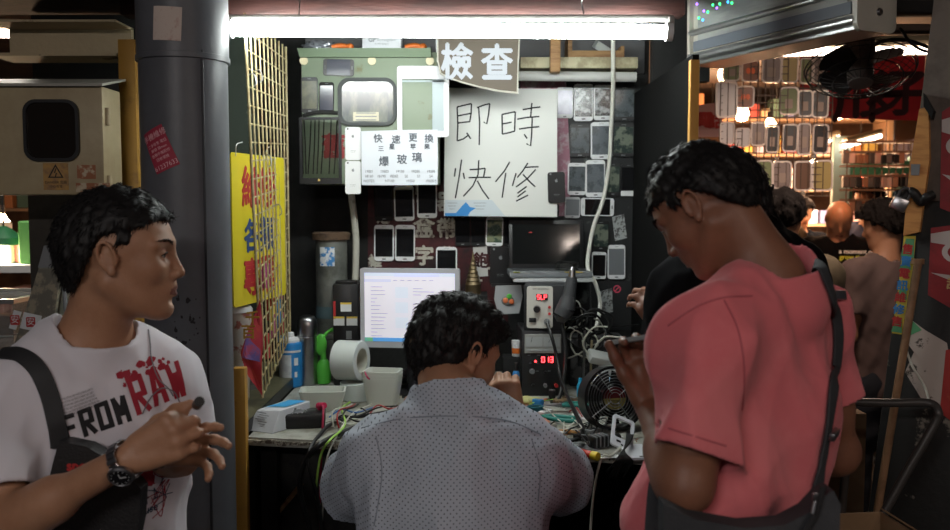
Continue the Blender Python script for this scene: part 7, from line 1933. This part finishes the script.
# barrow
br = empty('hand_trolley', at(880, 540, 1.95), 0, 'dark tubular trolley frame standing before the leaning board', 'trolley'); b0 = br.location.copy(); b0.z = 0; br.location = b0
def bp_(px, py, Y): return at(px, py, Y)-b0
bm = nb(); tube(bm, [bp_(852, 402, 1.98), bp_(890, 403, 1.96), bp_(928, 403, 1.94), bp_(938, 412, 1.92), bp_(934, 425, 1.92), bp_(905, 475, 1.92), bp_(880, 520, 1.92)], .0095, n=12, k=8); obj('handle_bar', bm, M('frame_dark', (.05, .045, .042), .4), br, smooth=True)
bm = nb(); q = bp_(880, 520, 1.92); e = Vector((q.x-.05, q.y, .12)); tube(bm, [q, (q+e)/2, e], .0095, n=12); q2 = bp_(852, 402, 1.98); tube(bm, [q2, Vector((q2.x-.06, q2.y+.02, .12))], .0095, n=12, k=0); obj('upright', bm, M('frame_dark', (.05, .045, .042), .4), br, smooth=True)
bm = nb(); box(bm, (e.x-.02, e.y+.0, .11), (.26, .12, .02), .003); obj('platform', bm, M('frame_dark', (.05, .045, .042), .4), br)
for s in (-.08, .08):
    bm = nb(); cyl(bm, (e.x+s, e.y-.04, .05), (e.x+s, e.y-.01, .05), .05, n=20); obj('wheel', bm, m_black, br, smooth=True)
m_kraft = M('kraft_board', (.32, .20, .11), .8, c2=(.24, .15, .08), scale=6)
def openbox(name, c, w, d, h, rz, label, z=0, inside=None):
    o = empty(name, Vector((c.x, c.y, z)), rz, label, 'box')
    for nm, cc, ss in (('side', (-w/2, 0, h/2), (.004, d, h)), ('side', (w/2, 0, h/2), (.004, d, h)), ('side', (0, -d/2, h/2), (w, .004, h)), ('side', (0, d/2, h/2), (w, .004, h)), ('bottom', (0, 0, .003), (w, d, .004))):
        bm = nb(); box(bm, cc, ss); obj(nm, bm, m_kraft, o)
    for s in (-1, 1):
        bm = nb(); box(bm, (0, 0, 0), (.10, d, .003), mx=T(loc=(s*(w/2+.04), 0, h-.02), rot=(0, s*.6, 0))); obj('flap', bm, m_kraft, o)
    return o
cbx = Vector((.745, 1.73, 0))
bx('packing_crate', (cbx.x-.13, cbx.y-.12, 0), (cbx.x+.14, cbx.y+.12, .878), M('crate_dark', (.05, .04, .03), .8), .004, label='dark crate under the open cardboard box at lower right', cat='crate')
openbox('cardboard_box', cbx, .23, .20, .12, .10, 'open cardboard box with small white packs at lower right', z=.880)
for i, (dx, dy, lab) in enumerate(((-.065, .02, 'white pack at the left inside the open cardboard box'), (.02, -.03, 'white pack in the middle of the open cardboard box'), (.065, .02, 'white pack at the right inside the open cardboard box'))):
    bm = nb(); box(bm, (0, 0, .02), (.045, .08, .035), .002); obj('small_pack', bm, M('pack_white', (.42, .42, .42), .6), loc=(cbx.x+dx, cbx.y+dy, .93), rot=(.2, .1*i, .3*i), label=lab, cat='pack')
ctp = at(848, 412, 2.5)
bx('carton_stack', (ctp.x-.10, 2.48, 0), (ctp.x+.045, 2.70, ctp.z), m_kraft, .003, label='tall cardboard carton with a pale top behind the man in pink', cat='box')
# ---------------------------------------------------------------- light box sign and wall fan
A0 = at(692, 66, 2.80); B0 = at(858, 29, 2.25); zL = (A0.z+B0.z)/2
dl_ = Vector((B0.x-A0.x, B0.y-A0.y, 0)); Ls = dl_.length
sx = empty('light_box_sign', (A0.x, A0.y, A0.z), math.atan2(dl_.y, dl_.x), 'aluminium framed light box sign with green and violet LED dots', 'sign')
dz_ = (B0.z-A0.z)
tiltz = math.atan2(dz_, Ls); 
sx.rotation_euler = (0, -tiltz, math.atan2(dl_.y, dl_.x))
Hs = .42; Ds = .11
m_alu = M('satin_aluminium', (.55, .56, .56), .33, metal=.85); m_alu2 = M('worn_cream_metal', (.46, .44, .38), .4)
bm = nb(); box(bm, (Ls/2, Ds/2, Hs/2), (Ls, Ds, Hs-.02), .004); obj('body', bm, m_alu2, sx)
bm = nb(); box(bm, (Ls/2, -.002, Hs/2+.02), (Ls-.06, .004, Hs-.09)); obj('face', bm, M('face_silver', (.34, .35, .33), .3, c2=(.24, .25, .25), scale=3, stretch=(1, 1, 6)), sx)
for z in (0.0, .075):
    bm = nb(); tube(bm, [(0, -.008, .022+z), (Ls/2, -.008, .022+z), (Ls, -.008, .022+z)], .013 if z == 0 else .009, n=12, k=1); obj('frame_rail', bm, m_alu, sx, smooth=True)
bm = nb(); box(bm, (Ls/2, -.006, .055), (Ls-.03, .006, .030), .001); obj('lower_trim', bm, M('trim_slate', (.16, .18, .21), .25), sx)
bm = nb(); box(bm, (Ls/2, Ds/2, .004), (Ls, Ds+.012, .012), .003); obj('bottom_plate', bm, m_alu, sx)
bm = nb(); box(bm, (0, .045, Hs/2), (.012, Ds+.012, Hs), .002); obj('end_cap', bm, m_alu2, sx)
bm = nb(); prism(bm, [(x+.052, z+Hs/2) for x, z in rrect(Ds+.03, Hs+.01, .022, 6)], 0, .014, mx=T(loc=(Ls+.012, 0, 0)) @ Matrix.Rotation(PI/2, 4, 'Z')); ec = obj('end_cap', bm, m_alu2, sx, smooth=True)
bm = nb(); qs = (Ls+.0125, .06, .045); cyl(bm, (Ls+.008, .06, .045), (Ls+.018, .06, .045), .006, n=14); cyl(bm, (Ls+.010, .06, .045), (Ls+.013, .06, .045), .010, n=16); obj('screw', bm, m_steel, ec, smooth=True)
nlx = (Vector((dl_.x, dl_.y, dz_))).normalized()
for i, (px, py, c) in enumerate(((699, 18, 'g'), (704, 11, 'v'), (708, 12, 'g'), (713, 5, 'g'), (717, 8, 'v'), (720, 4, 'g'), (728, 2, 'b'), (732, 3, 'g'), (697, 4, 'v'), (703, 20, 'b'), (738, -4, 'g'), (745, -2, 'v'))):
    n_ = Vector((nlx.y, -nlx.x, 0)).normalized(); h = hit(px, py, A0+n_*.004, n_)
    col_ = dict(g=(.05, 1, .25), v=(.35, .15, 1), b=(.05, .35, 1))[c]
    bm = nb(); sph(bm, (0, 0, 0), .0042, n=5); l_ = (sx.matrix_basis.inverted() @ h)
    bm2 = nb(); merge(bm2, bm, Matrix.Translation(l_)); obj('led', bm2, M('led_'+c, col_, .3, emit=col_, estr=3), sx, smooth=True)
# wall fan
FY = 2.75; fcn = at(860, 69, FY)
wfn = empty('wall_fan', fcn, 0, 'dark wall fan with wire cage hanging beneath the light box sign', 'fan')
axf = Vector((-.10, -.38, -.92)).normalized(); Rq = Vector((0, 0, 1)).rotation_difference(axf).to_matrix().to_4x4()
Rf = 51.5*FY/900
m_cage = M('cage_black', (.02, .018, .018), .4)
for r, z in ((Rf, 0), (Rf*.97, .012), (Rf*.75, .035), (Rf*.5, .045)):
    bm = nb(); lathe(bm, [(r-.0022, z), (r, z+.0022), (r+.0022, z), (r, z-.0022), (r-.0022, z)], 48, mx=Rq); obj('cage_ring', bm, m_cage, wfn, smooth=True)
for s_, nm in ((1, 'front_wire'), (-1, 'rear_wire')):
    for i in range(30):
        a = 2*PI*i/30; c, s = math.cos(a), math.sin(a); z = .048*s_
        bm = nb(); tube(bm, [Rq @ Vector((Rf*.22*c, Rf*.22*s, z)), Rq @ Vector((Rf*.7*c, Rf*.7*s, z*.8)), Rq @ Vector((Rf*c, Rf*s, 0))], .0010, n=5, k=3); obj(nm, bm, m_cage, wfn)
bm = nb(); lathe(bm, [(0, .052), (Rf*.22, .050), (Rf*.24, .040), (Rf*.24, -.03), (Rf*.30, -.04), (Rf*.28, -.11), (0, -.12)], 30, mx=Rq); obj('motor_housing', bm, M('fan_grey', (.13, .10, .09), .5), wfn, smooth=True)
for i in range(4):
    a0 = i*PI/2; t = nb(); n1 = 8; A_ = []
    for j in range(n1+1):
        u = j/n1; aa = a0+.95*u
        A_.append((t.verts.new((Rf*.2*math.cos(aa), Rf*.2*math.sin(aa), -.012+.024*u)), t.verts.new((Rf*(.86-.10*abs(2*u-1)**3)*math.cos(aa+.15), Rf*(.86-.10*abs(2*u-1)**3)*math.sin(aa+.15), -.016+.03*u))))
    for (p1, p2), (p3, p4) in zip(A_, A_[1:]): t.faces.new((p1, p2, p4, p3))
    r_ = bmesh.ops.extrude_face_region(t, geom=t.faces[:]); bmesh.ops.translate(t, vec=(0, 0, .0018), verts=[g for g in r_['geom'] if isinstance(g, bmesh.types.BMVert)])
    bm = nb(); merge(bm, t, Rq); obj('blade', bm, M('blade_smoke', (.018, .016, .018), .3), wfn, smooth=True)
bm = nb(); k_ = Rq @ Vector((0, 0, -.10)); tube(bm, [k_, k_+Vector((0, .03, .05)), k_+Vector((.0, .06, .11))], .022, n=14); tube(bm, [k_+Vector((-.05, .03, .03)), k_+Vector((0, .0, .05)), k_+Vector((.06, .04, .02)), k_+Vector((.09, .04, .09))], .009, n=10); obj('mount', bm, M('fan_grey', (.13, .10, .09), .5), wfn, smooth=True)
bx('overhead_rail', (.80, 2.93, 2.185), (2.2, 2.97, 2.215), M('rail_brown', (.08, .05, .035), .6), .003, label='brown steel rail carrying the wall fan', cat='rail')
for i, pts in enumerate(([(868, 52, 2.9), (880, 42, 2.9), (905, 40, 2.9), (935, 50, 2.85), (955, 60, 2.8)], [(900, 28, 2.9), (912, 44, 2.88), (930, 52, 2.85), (955, 48, 2.85)])):
    wire(['thick black cable sagging right of the wall fan', 'second black cable crossing over by the top right corner'][i], pts, .006-.001*i, m_wb)
bx('dark_beam', (at(880, 8, 2.6).x, 2.58, at(880, 14, 2.6).z), (1.9, 2.64, at(880, 1, 2.6).z), m_blackm, .002, label='black beam with faint lettering at the top right corner', cat='beam')
# ---------------------------------------------------------------- the market beyond
def lamp_light(name, loc, energy, color, r=.04):
    l = bpy.data.lights.new(name, 'POINT'); l.energy = energy; l.color = color; l.shadow_soft_size = r
    o = bpy.data.objects.new(name, l); COL.objects.link(o); o.location = loc; return o
WARM = (1, .56, .30)
m_bulb = M('warm_bulb', (1, .7, .4), .4, emit=(1, .62, .34), estr=45)
def bulb(px, py, Y, r=.035, e=14, label='', cord=.4, group='bare bulbs of the far stalls'):
    p = at(px, py, Y); o = empty('light_bulb', p, 0, label or 'bare warm bulb glowing over the far stalls beyond the hanging cases', 'bulb', None if label else group)
    bm = nb(); lathe(bm, [(0, -r*1.25), (r*.7, -r*1.0), (r, -r*.2), (r*.85, r*.5), (r*.4, r*1.2), (r*.38, r*1.4)], 18); obj('globe', bm, m_bulb, o, smooth=True)
    bm = nb(); cyl(bm, (0, 0, r*1.3), (0, 0, r*2.2), r*.42, n=12); cyl(bm, (0, 0, r*2), (0, 0, min(2.60-p.z, 3)), .004, n=6); obj('socket_and_cord', bm, m_black, o)
    l = lamp_light('bulb_light', p+Vector((0, -.06, -r*1.6)), e, WARM, .05)
    return o
bulb(839, 112, 5.0, .034, 16, 'bare warm bulb hanging between case rack and red banner')
for px, py, Y, e in ((742, 113, 6.6, 40), (775, 172, 7.0, 30), (813, 168, 7.2, 30), (758, 205, 7.6, 26), (802, 204, 7.6, 26), (712, 118, 7.4, 30), (884, 205, 6.9, 18), (893, 176, 6.9, 18), (860, 170, 7.8, 24), (770, 128, 6.2, 30), (725, 74, 6.4, 26)):
    bulb(px, py, Y, .05, e*.6)
def ftube(px0, py0, px1, py1, Y0, Y1, label, e=20, col=(1, .93, .84), group=None, r=.016):
    a, b = at(px0, py0, Y0), at(px1, py1, Y1); o = empty('fluorescent_lamp', (a+b)/2, 0, label, 'lamp', group)
    bm = nb(); cyl(bm, (a-b)/2, (b-a)/2, r, n=12); obj('tube', bm, M('far_tube', (1, 1, 1), .4, emit=col, estr=14), o, smooth=True)
    bm = nb(); c = Vector((0, 0, .035)); cyl(bm, (a-b)/2+c, (b-a)/2+c, .022, n=8); obj('batten', bm, m_beige, o)
    l = bpy.data.lights.new('tube_light', 'AREA'); l.shape = 'RECTANGLE'; l.size = (b-a).length; l.size_y = .04; l.energy = e; l.color = col
    q = bpy.data.objects.new('tube_light', l); COL.objects.link(q); q.location = (a+b)/2-Vector((0, 0, .03)); q.rotation_euler = (0, 0, math.atan2((b-a).y, (b-a).x)); return o
ftube(768, 52, 945, 50, 3.5, 3.5, 'bright fluorescent tube glimpsed behind the wall fan', 9, (1, .80, .66))
ftube(845, 146, 880, 136, 6.2, 7.2, 'angled fluorescent tube below the red banner, right one', 14)
ftube(824, 142, 838, 137, 7.0, 7.6, 'short fluorescent tube below the red banner, left one', 10)
ftube(-20, 33, 20, 34, 3.6, 3.6, 'fluorescent tube cut by the top left corner', 8)
# case rack
m_rack = M('rack_wire', (.10, .06, .04), .5)
RY = 4.2
r0 = at(720, 60, RY); r1 = at(828, 196, RY)
rk = empty('display_grid', (r0.x, RY, r1.z), 0, 'hanging wire grid displaying phone cases in the lit passage', 'display grid')
W_, H_ = r1.x-r0.x, r0.z-r1.z
nvx = 16
for i in range(nvx): bm = nb(); cyl(bm, (W_*i/(nvx-1), -.022, 0), (W_*i/(nvx-1), -.022, H_+.10), .0030, n=5); obj('upright_wire', bm, m_rack, rk)
for i in range(20): bm = nb(); cyl(bm, (0, -.019, (H_)*i/19), (W_, -.019, H_*i/19), .0030, n=5); obj('cross_wire', bm, m_rack, rk)
bm = nb(); cyl(bm, (W_*.1, 0, H_+.1), (W_*.1, 0, 2.62-r1.z), .004, n=6); obj('hanger', bm, m_rack, rk); bm = nb(); cyl(bm, (W_*.9, 0, H_+.1), (W_*.9, 0, 2.62-r1.z), .004, n=6); obj('hanger', bm, m_rack, rk)
m_film = M('case_film', (.62, .50, .44), .25, trans=.55, ior=1.1)
CC = dict(k=M('case_charcoal', (.05, .045, .045), .4), g=M('case_green', (.20, .22, .10), .5), b=M('case_brown', (.16, .08, .05), .5), w=M('case_pale', (.60, .52, .50), .35), o=M('case_rust', (.30, .12, .07), .4), t=M('case_taupe', (.26, .19, .17), .4), y=M('case_ochre', (.40, .28, .10), .4))
cases = [(723, 60, 740, 81, 'g'), (741, 60, 759, 82, 'o'), (762, 56, 781, 83, 't'), (782, 56, 798, 83, 'y'), (800, 58, 812, 84, 'g'), (813, 58, 826, 84, 't'),
 (716, 81, 737, 118, 'w'), (737, 86, 754, 108, 'o'), (780, 87, 798, 115, 'g'), (799, 90, 812, 117, 'k'), (813, 90, 828, 118, 'k'),
 (720, 122, 734, 145, 'w'), (736, 128, 750, 147, 'w'), (751, 122, 765, 146, 't'), (766, 125, 778, 153, 'k'), (783, 124, 797, 152, 'k'), (798, 123, 810, 155, 't'), (812, 124, 828, 154, 'k'),
 (757, 160, 772, 189, 'g'), (773, 161, 791, 189, 't'), (794, 161, 811, 191, 'b'), (813, 160, 832, 191, 'y')]
for x0, y0, x1, y1, c in cases:
    a, b = at(x0, y0, RY-.02), at(x1, y1, RY-.02); w, h = b.x-a.x, a.z-b.z; cc = (a+b)/2
    o = empty('phone_case_pack', (cc.x, RY-.012, cc.z), 0, 'clear pack with a phone case hanging on the wire display grid', 'phone case', 'phone case packs on the hanging grid', rot=(0, rnd.uniform(-.03, .03), rnd.uniform(-.15, .15)))
    bm = nb(); ringprism(bm, rrect(w, h, w*.22, 4), rrect(w*.86, h*.90, w*.18, 4), -.014, 0); obj('pack_rim', bm, M('rim_pale', (.75, .62, .55), .3), o)
    bm = nb(); prism(bm, rrect(w*.84, h*.88, w*.16, 4), -.010, -.002, bev=.002); obj('case', bm, CC[c], o)
    if c == 'o':
        bm = nb(); sph(bm, (-w*.12, -.011, 0), w*.13, s=(1, .15, 1.3), n=6); sph(bm, (w*.14, -.011, 0), w*.13, s=(1, .15, 1.3), n=6); obj('orange_motif', bm, M('motif_orange', (.9, .16, .05), .4), o)
    if c in 'kgt':
        bm = nb(); prism(bm, [(x, z-h*.1) for x, z in rrect(w*.4, h*.34, w*.05, 2)], -.0112, -.010); obj('label_card', bm, M('label_tan', (.35, .25, .20), .6), o)
# red banner, pink banner
rb_ = flatpoly('red_banner', [(800, 56), (925, 56), (922, 121), (826, 118), (800, 112)], 4.9, .004, M('banner_red', (.52, .02, .025), .6, c2=(.40, .015, .02), scale=2), 'wide red banner with dark brushed characters behind the wall fan', 'banner',
   lambda e, O: [obj('character', (lambda bm, q: (text(bm, ch, .26, (q[0], -.006, q[1]), bold=.008, ext=.001), bm)[1])(nb(), P2(x, y, 4.9, O)), M('banner_ink', (.04, .008, .01), .7), e) for ch, x, y in (('川', 855, 103), ('多', 881, 98), ('子', 905, 96), ('彩', 833, 80))])
flatpoly('pink_banner', [(690, 106), (722, 102), (722, 137), (690, 137)], 4.6, .003, M('banner_pink', (.58, .36, .36), .6), 'pale pink banner with red characters left of the case rack', 'banner',
   lambda e, O: [obj('character', (lambda bm, q: (text(bm, ch, .085, (q[0], -.005, q[1]), bold=.003, ext=.001), bm)[1])(nb(), P2(x, y, 4.6, O)), m_red, e) for ch, x, y in (('修', 694, 121), ('電', 705, 121), ('話', 716, 122))])
ep2 = at(688, 60, 2.34)
bx('edge_batten', (.5565, 2.352, 1.0), (.5800, 2.376, at(690, 60, 2.36).z), M('batten_orange', (.60, .30, .06), .6), .002, label='orange-lit timber edge beside the dark side wall of the stall', cat='batten')  # orange light from the passage is put into the batten colour
# far stalls: grid racks, shelves, goods
m_gr = M('booth_green', (.04, .16, .09), .5)
gb2 = empty('green_booth', (at(860, 250, 6.4).x, 6.4, 0), 0, 'green-framed booth behind the bald man', 'booth')
def loc6(px, py): q = at(px, py, 6.4); return (q.x-gb2.location.x, q.z)
for px in (847, 868, 912):
    x, _ = loc6(px, 200); bm = nb(); box(bm, (x, 0, .98), (.06, .06, 1.96), .004); obj('post', bm, m_gr, gb2)
x0, zt5 = loc6(845, 168); x1, _ = loc6(915, 168); bm = nb(); box(bm, ((x0+x1)/2, 0, zt5), (x1-x0, .07, .10), .004); obj('lintel', bm, m_gr, gb2)
x, z = loc6(840, 150); bm = nb(); box(bm, (x, -.02, z-.18), (.12, .04, .55), .004); obj('pale_panel', bm, M('booth_teal', (.25, .36, .34), .5), gb2)
rk2 = empty('goods_rack', (at(876, 220, 5.4).x, 5.4, at(876, 222, 5.4).z), 0, 'dark slatted goods rack below the red banner', 'rack')
def l7(px, py): q = at(px, py, 5.4); return (q.x-rk2.location.x, q.z-rk2.location.z)
for i in range(10): x, z = l7(846+i*7, 200); bm = nb(); cyl(bm, (x, 0, 0), (x, 0, l7(0, 140)[1]), .004, n=5); obj('upright', bm, m_rack, rk2)
for py in (142, 152, 166, 176, 190, 200, 214): a, b = l7(844, py), l7(914, py); bm = nb(); box(bm, ((a[0]+b[0])/2, .02, a[1]), (b[0]-a[0], .10, .012)); obj('shelf', bm, m_rack, rk2)
rs = random.Random(22)
for py, n in ((160, 10), (184, 11), (209, 9)):
    for i in range(n):
        q = at(848+i*6.2, py, 5.36); h = rs.uniform(.05, .085)
        bm = nb(); box(bm, (0, 0, h/2), (.034, .05, h), .004); obj('dark_pouch', bm, rs.choice([m_black, CC['k'], CC['b'], CC['t']]), loc=(q.x, 5.40, q.z-.02), rot=(0, 0, rs.uniform(-.3, .3)), label='dark pouch on the slatted rack below the red banner', cat='pouch', group='pouches on the slatted rack')
cols = [(.75, .30, .12), (.80, .55, .30), (.65, .10, .08), (.70, .62, .50), (.20, .22, .40), (.60, .42, .10), (.75, .45, .40), (.15, .25, .18), (.55, .48, .60)]
gm_ = [M('goods_%s' % n, c, .5) for n, c in zip(('orange', 'sand', 'red', 'cream', 'indigo', 'gold', 'salmon', 'green', 'lilac'), cols)]
for s, (xa, xb, Y, zs_) in enumerate(((1.7, 3.55, 7.9, (.85, 1.15, 1.45, 1.75, 2.05, 2.35)), (3.7, 5.4, 8.2, (.8, 1.2, 1.6, 2.0)), (-4.6, -2.3, 6.2, (.9, 1.25, 1.6, 1.95)))):
    sh_ = empty('market_shelves', ((xa+xb)/2, Y, 0), 0, ['tall warm-lit shelves of goods behind the case rack', 'warm-lit shelves of goods behind the red banner', 'bright stocked shelves in the gap at far left'][s], 'shelves')
    for z in zs_: bm = nb(); box(bm, (0, 0, z-.012), (xb-xa, .30, .02)); obj('shelf', bm, M('shelf_tan', (.45, .28, .16), .6), sh_)
    for x in (xa, xb): bm = nb(); box(bm, (x-(xa+xb)/2, 0, 1.25), (.04, .30, 2.5)); obj('side', bm, M('shelf_tan', (.45, .28, .16), .6), sh_)
    for z in zs_:
        x = xa+.06
        while x < xb-.08:
            w = rs.uniform(.06, .16); h = rs.uniform(.08, .22)
            bm = nb(); box(bm, (0, 0, h/2), (w*.9, .16, h), .006, seg=1); obj('goods_box', bm, rs.choice(gm_), loc=(x+w/2, Y-.05, z), rot=(0, 0, rs.uniform(-.1, .1)), label='small coloured goods box on the far market shelves '+['behind the case rack', 'behind the red banner', 'at far left'][s], cat='box', group='goods boxes on market shelves %s' % ['behind the case rack', 'behind the red banner', 'at far left'][s])
            x += w+.015
# counters of goods in front
for px, Y, lab in ((789, 6.55, 'goods table behind the bystanders in the passage'),):
    q = at(px, 230, Y); o = empty('goods_table', (q.x, Y, 0), 0, lab, 'table'); bm = nb(); box(bm, (0, 0, 1.0), (.56, .40, .05)); obj('tabletop', bm, M('cloth_white', (.62, .50, .46), .7), o)
    for sx_ in (-.25, .25):
        for sy_ in (-.16, .16): bm = nb(); cyl(bm, (sx_, sy_, 0), (sx_, sy_, .98), .02, n=8); obj('leg', bm, m_black, o)
    for i in range(16):
        bm = nb(); box(bm, (0, 0, .035), (rs.uniform(.05, .1), .08, rs.uniform(.04, .10)), .006, seg=1); obj('trinket_box', bm, rs.choice(gm_), loc=(q.x-.26+.034*i, Y-.03+rs.uniform(-.1, .12), 1.03), rot=(0, 0, rs.uniform(-.5, .5)), label='small coloured box on the goods table in the passage', cat='box', group='boxes on the goods table')
# far left: glass case, green lamp, goods
gcx = at(8, 330, 3.3)
gcs = empty('glass_showcase', (gcx.x-.15, 3.35, 0), 0, 'glass showcase with metal edges at the far left', 'showcase')
zt6 = at(10, 300, 3.2).z
bm = nb(); box(bm, (0, 0, (zt6-.18)/2), (.5, .4, zt6-.18), .003); obj('cabinet', bm, M('case_grey', (.22, .21, .19), .5), gcs)
bm = nb(); box(bm, (0, 0, zt6-.09), (.49, .39, .17)); obj('glass', bm, M('case_glass', (.85, .88, .88), .05, trans=.85, ior=1.15), gcs)
for z in (zt6, zt6-.18): bm = nb(); ringprism(bm, [(-.255, -.205), (.255, -.205), (.255, .205), (-.255, .205)], [(-.24, -.19), (.24, -.19), (.24, .19), (-.24, .19)], -.008, .008, mx=T(loc=(0, 0, z)) @ Matrix.Rotation(PI/2, 4, 'X')); obj('metal_edge', bm, m_alu, gcs)
p = at(4, 240, 3.9); o = empty('green_pendant_lamp', p, 0, 'green lamp shade with a lit bulb at far left', 'lamp')
bm = nb(); lathe(bm, [(.08, -.02), (.075, .01), (.03, .05), (.012, .06)], 24); obj('lamp_shade', bm, M('shade_green', (.02, .12, .05), .4), o, smooth=True)
bm = nb(); sph(bm, (0, 0, .0), .028, n=8); obj('bulb', bm, m_bulb, o, smooth=True); bm = nb(); cyl(bm, (0, 0, .05), (0, 0, 2.6-p.z), .004, n=6); obj('cord', bm, m_black, o)
lamp_light('pendant_light', p+Vector((.0, -.05, -.06)), 6, (1, .75, .5))
bulb(1, 226, 4.2, .045, 12, 'bright bulb on the left border above the green shade')
q = at(18, 262, 3.9); o = empty('side_table', (q.x-.1, 3.95, 0), 0, 'small table with bright packets at far left', 'table'); bm = nb(); box(bm, (0, 0, q.z-.02), (.6, .4, .03)); obj('tabletop', bm, m_paper, o)
for s_ in (-.25, .25): bm = nb(); box(bm, (s_, 0, (q.z-.03)/2), (.04, .3, q.z-.03)); obj('leg', bm, m_black, o)
for i in range(9):
    h = rs.uniform(.06, .20); bm = nb(); box(bm, (0, 0, h/2), (.07, .08, h), .006, seg=1); obj('bright_packet', bm, [m_paper, M('packet_pink', (.75, .25, .25), .5), M('packet_green', (.10, .30, .08), .5), gm_[0], gm_[3]][i % 5], loc=(q.x-.35+.06*i, 3.93+rs.uniform(-.08, .05), q.z-.004), label='bright packet on the small table at far left', cat='packet', group='packets on the far left table')
# ---------------------------------------------------------------- bystanders
NPa = lambda *a: np.array(at(*a), float)
bald = bystander(NPa(839, 219, 5.3), (-.25, -1), (-.35, -1), BLACK_T, 'bald man in black T-shirt with white and yellow print, looking down', hpitch=30, hair=False, hs=.95, coarse=.009, neck=.195)
body, J, W, shirt, O = bald
c = np.array(W(-.005, 0, .03)); f_ = unit((-.35, -1, 0)); rt_ = np.array((-f_[1], f_[0], 0))*-1
rtv = Vector((f_[1]*-1, f_[0], 0)); 
lf = Vector((1, -.35, 0)).normalized()
bm = nb()
for i, (s, mi, z, x) in enumerate((('a moment on the', 0, .045, .01), ('grow time it up', 1, .012, .0), ('LEFT', 0, -.020, .02))): text(bm, s, .036, (x, 0, z), mi=mi, bold=.0012, ext=0)
decal(body, shirt, O, bm, (np.array(J['chest'])+np.array((.02, -.3, .10)), lf, (0, 0, 1)), [m_white, M('print_yellow', (.55, .60, .05), .7)], edge=.02)
bystander(NPa(883, 226, 4.1), (-.75, .62), (-.35, .94), GREY_T, 'woman in taupe T-shirt with her back turned, hair pinned up', hpitch=15, hs=.84, hairk=dict(thick=.024, nape=(-.062, -.055), lumps=.006, count=1200, L=.02, side=.004), coarse=.008, neck=.225)
OLIVE = M('olive_shirt', (.10, .075, .045), .9)
bystander(NPa(784, 217, 3.7), (.55, .83), (.1, 1), OLIVE, 'dark-haired bystander in olive seen from behind, over the pink shoulder', hpitch=18, hs=.88, hairk=dict(thick=.010, count=1500, L=.02, nape=(-.062, -.070)), coarse=.0085)
bystander(NPa(776, 203, 6.1), (.4, -.9), (.2, -1), OLIVE, 'bystander farther back just above the olive-clad one', hpitch=10, hs=.95, coarse=.011)
bystander(NPa(868, 199, 6.0), (-.8, -.5), (-.8, -.5), M('blue_shirt', (.03, .04, .10), .8), 'bystander in dark blue between the bald man and the woman', hpitch=8, hs=.95, coarse=.011)
bystander(NPa(801, 212, 7.1), (.2, -1), (0, -1), BLACK_T, 'distant bystander in black behind the goods table', hpitch=20, hs=.95, coarse=.012)
# ---------------------------------------------------------------- light and exposure
w = bpy.data.worlds.new('world'); SC.world = w; w.use_nodes = True
w.node_tree.nodes['Background'].inputs[0].default_value = (.55, .50, .52, 1); w.node_tree.nodes['Background'].inputs[1].default_value = .036
# unseen fill lamps added behind the viewer, built as fluorescent fittings
for i, (x, y, e, c) in enumerate(((-.9, -1.2, 19, (1, .95, .93)), (1.5, -1.0, 12, (1, .84, .74)))):
    o = empty('fluorescent_lamp', (x, y, 2.5), 0, ['fluorescent lamp over the passage behind the viewer, left', 'fluorescent lamp over the passage behind the viewer, right'][i], 'lamp')
    bm = nb(); cyl(bm, (-.6, 0, 0), (.6, 0, 0), .014, n=12); obj('tube', bm, M('far_tube', (1, 1, 1), .4, emit=(1, .93, .84), estr=14), o, smooth=True)
    bm = nb(); box(bm, (0, 0, .035), (1.25, .05, .03)); obj('batten', bm, m_beige, o)
    l = bpy.data.lights.new('tube_light', 'AREA'); l.shape = 'RECTANGLE'; l.size = 1.2; l.size_y = .06; l.energy = e; l.color = c
    q = bpy.data.objects.new('tube_light', l); COL.objects.link(q); q.location = (x, y, 2.47); q.rotation_euler = (math.radians(35), 0, 0)
SC.view_settings.view_transform = 'Standard'; SC.view_settings.look = 'None'; SC.view_settings.gamma = 1; SC.view_settings.exposure = 0.0
SC.view_settings.use_curve_mapping = False
cam.data.dof.use_dof = True; cam.data.dof.focus_distance = 2.3; cam.data.dof.aperture_fstop = 4.5
SC.cycles.use_denoising = True
SC.cycles.max_bounces = 8; SC.cycles.sample_clamp_indirect = 6
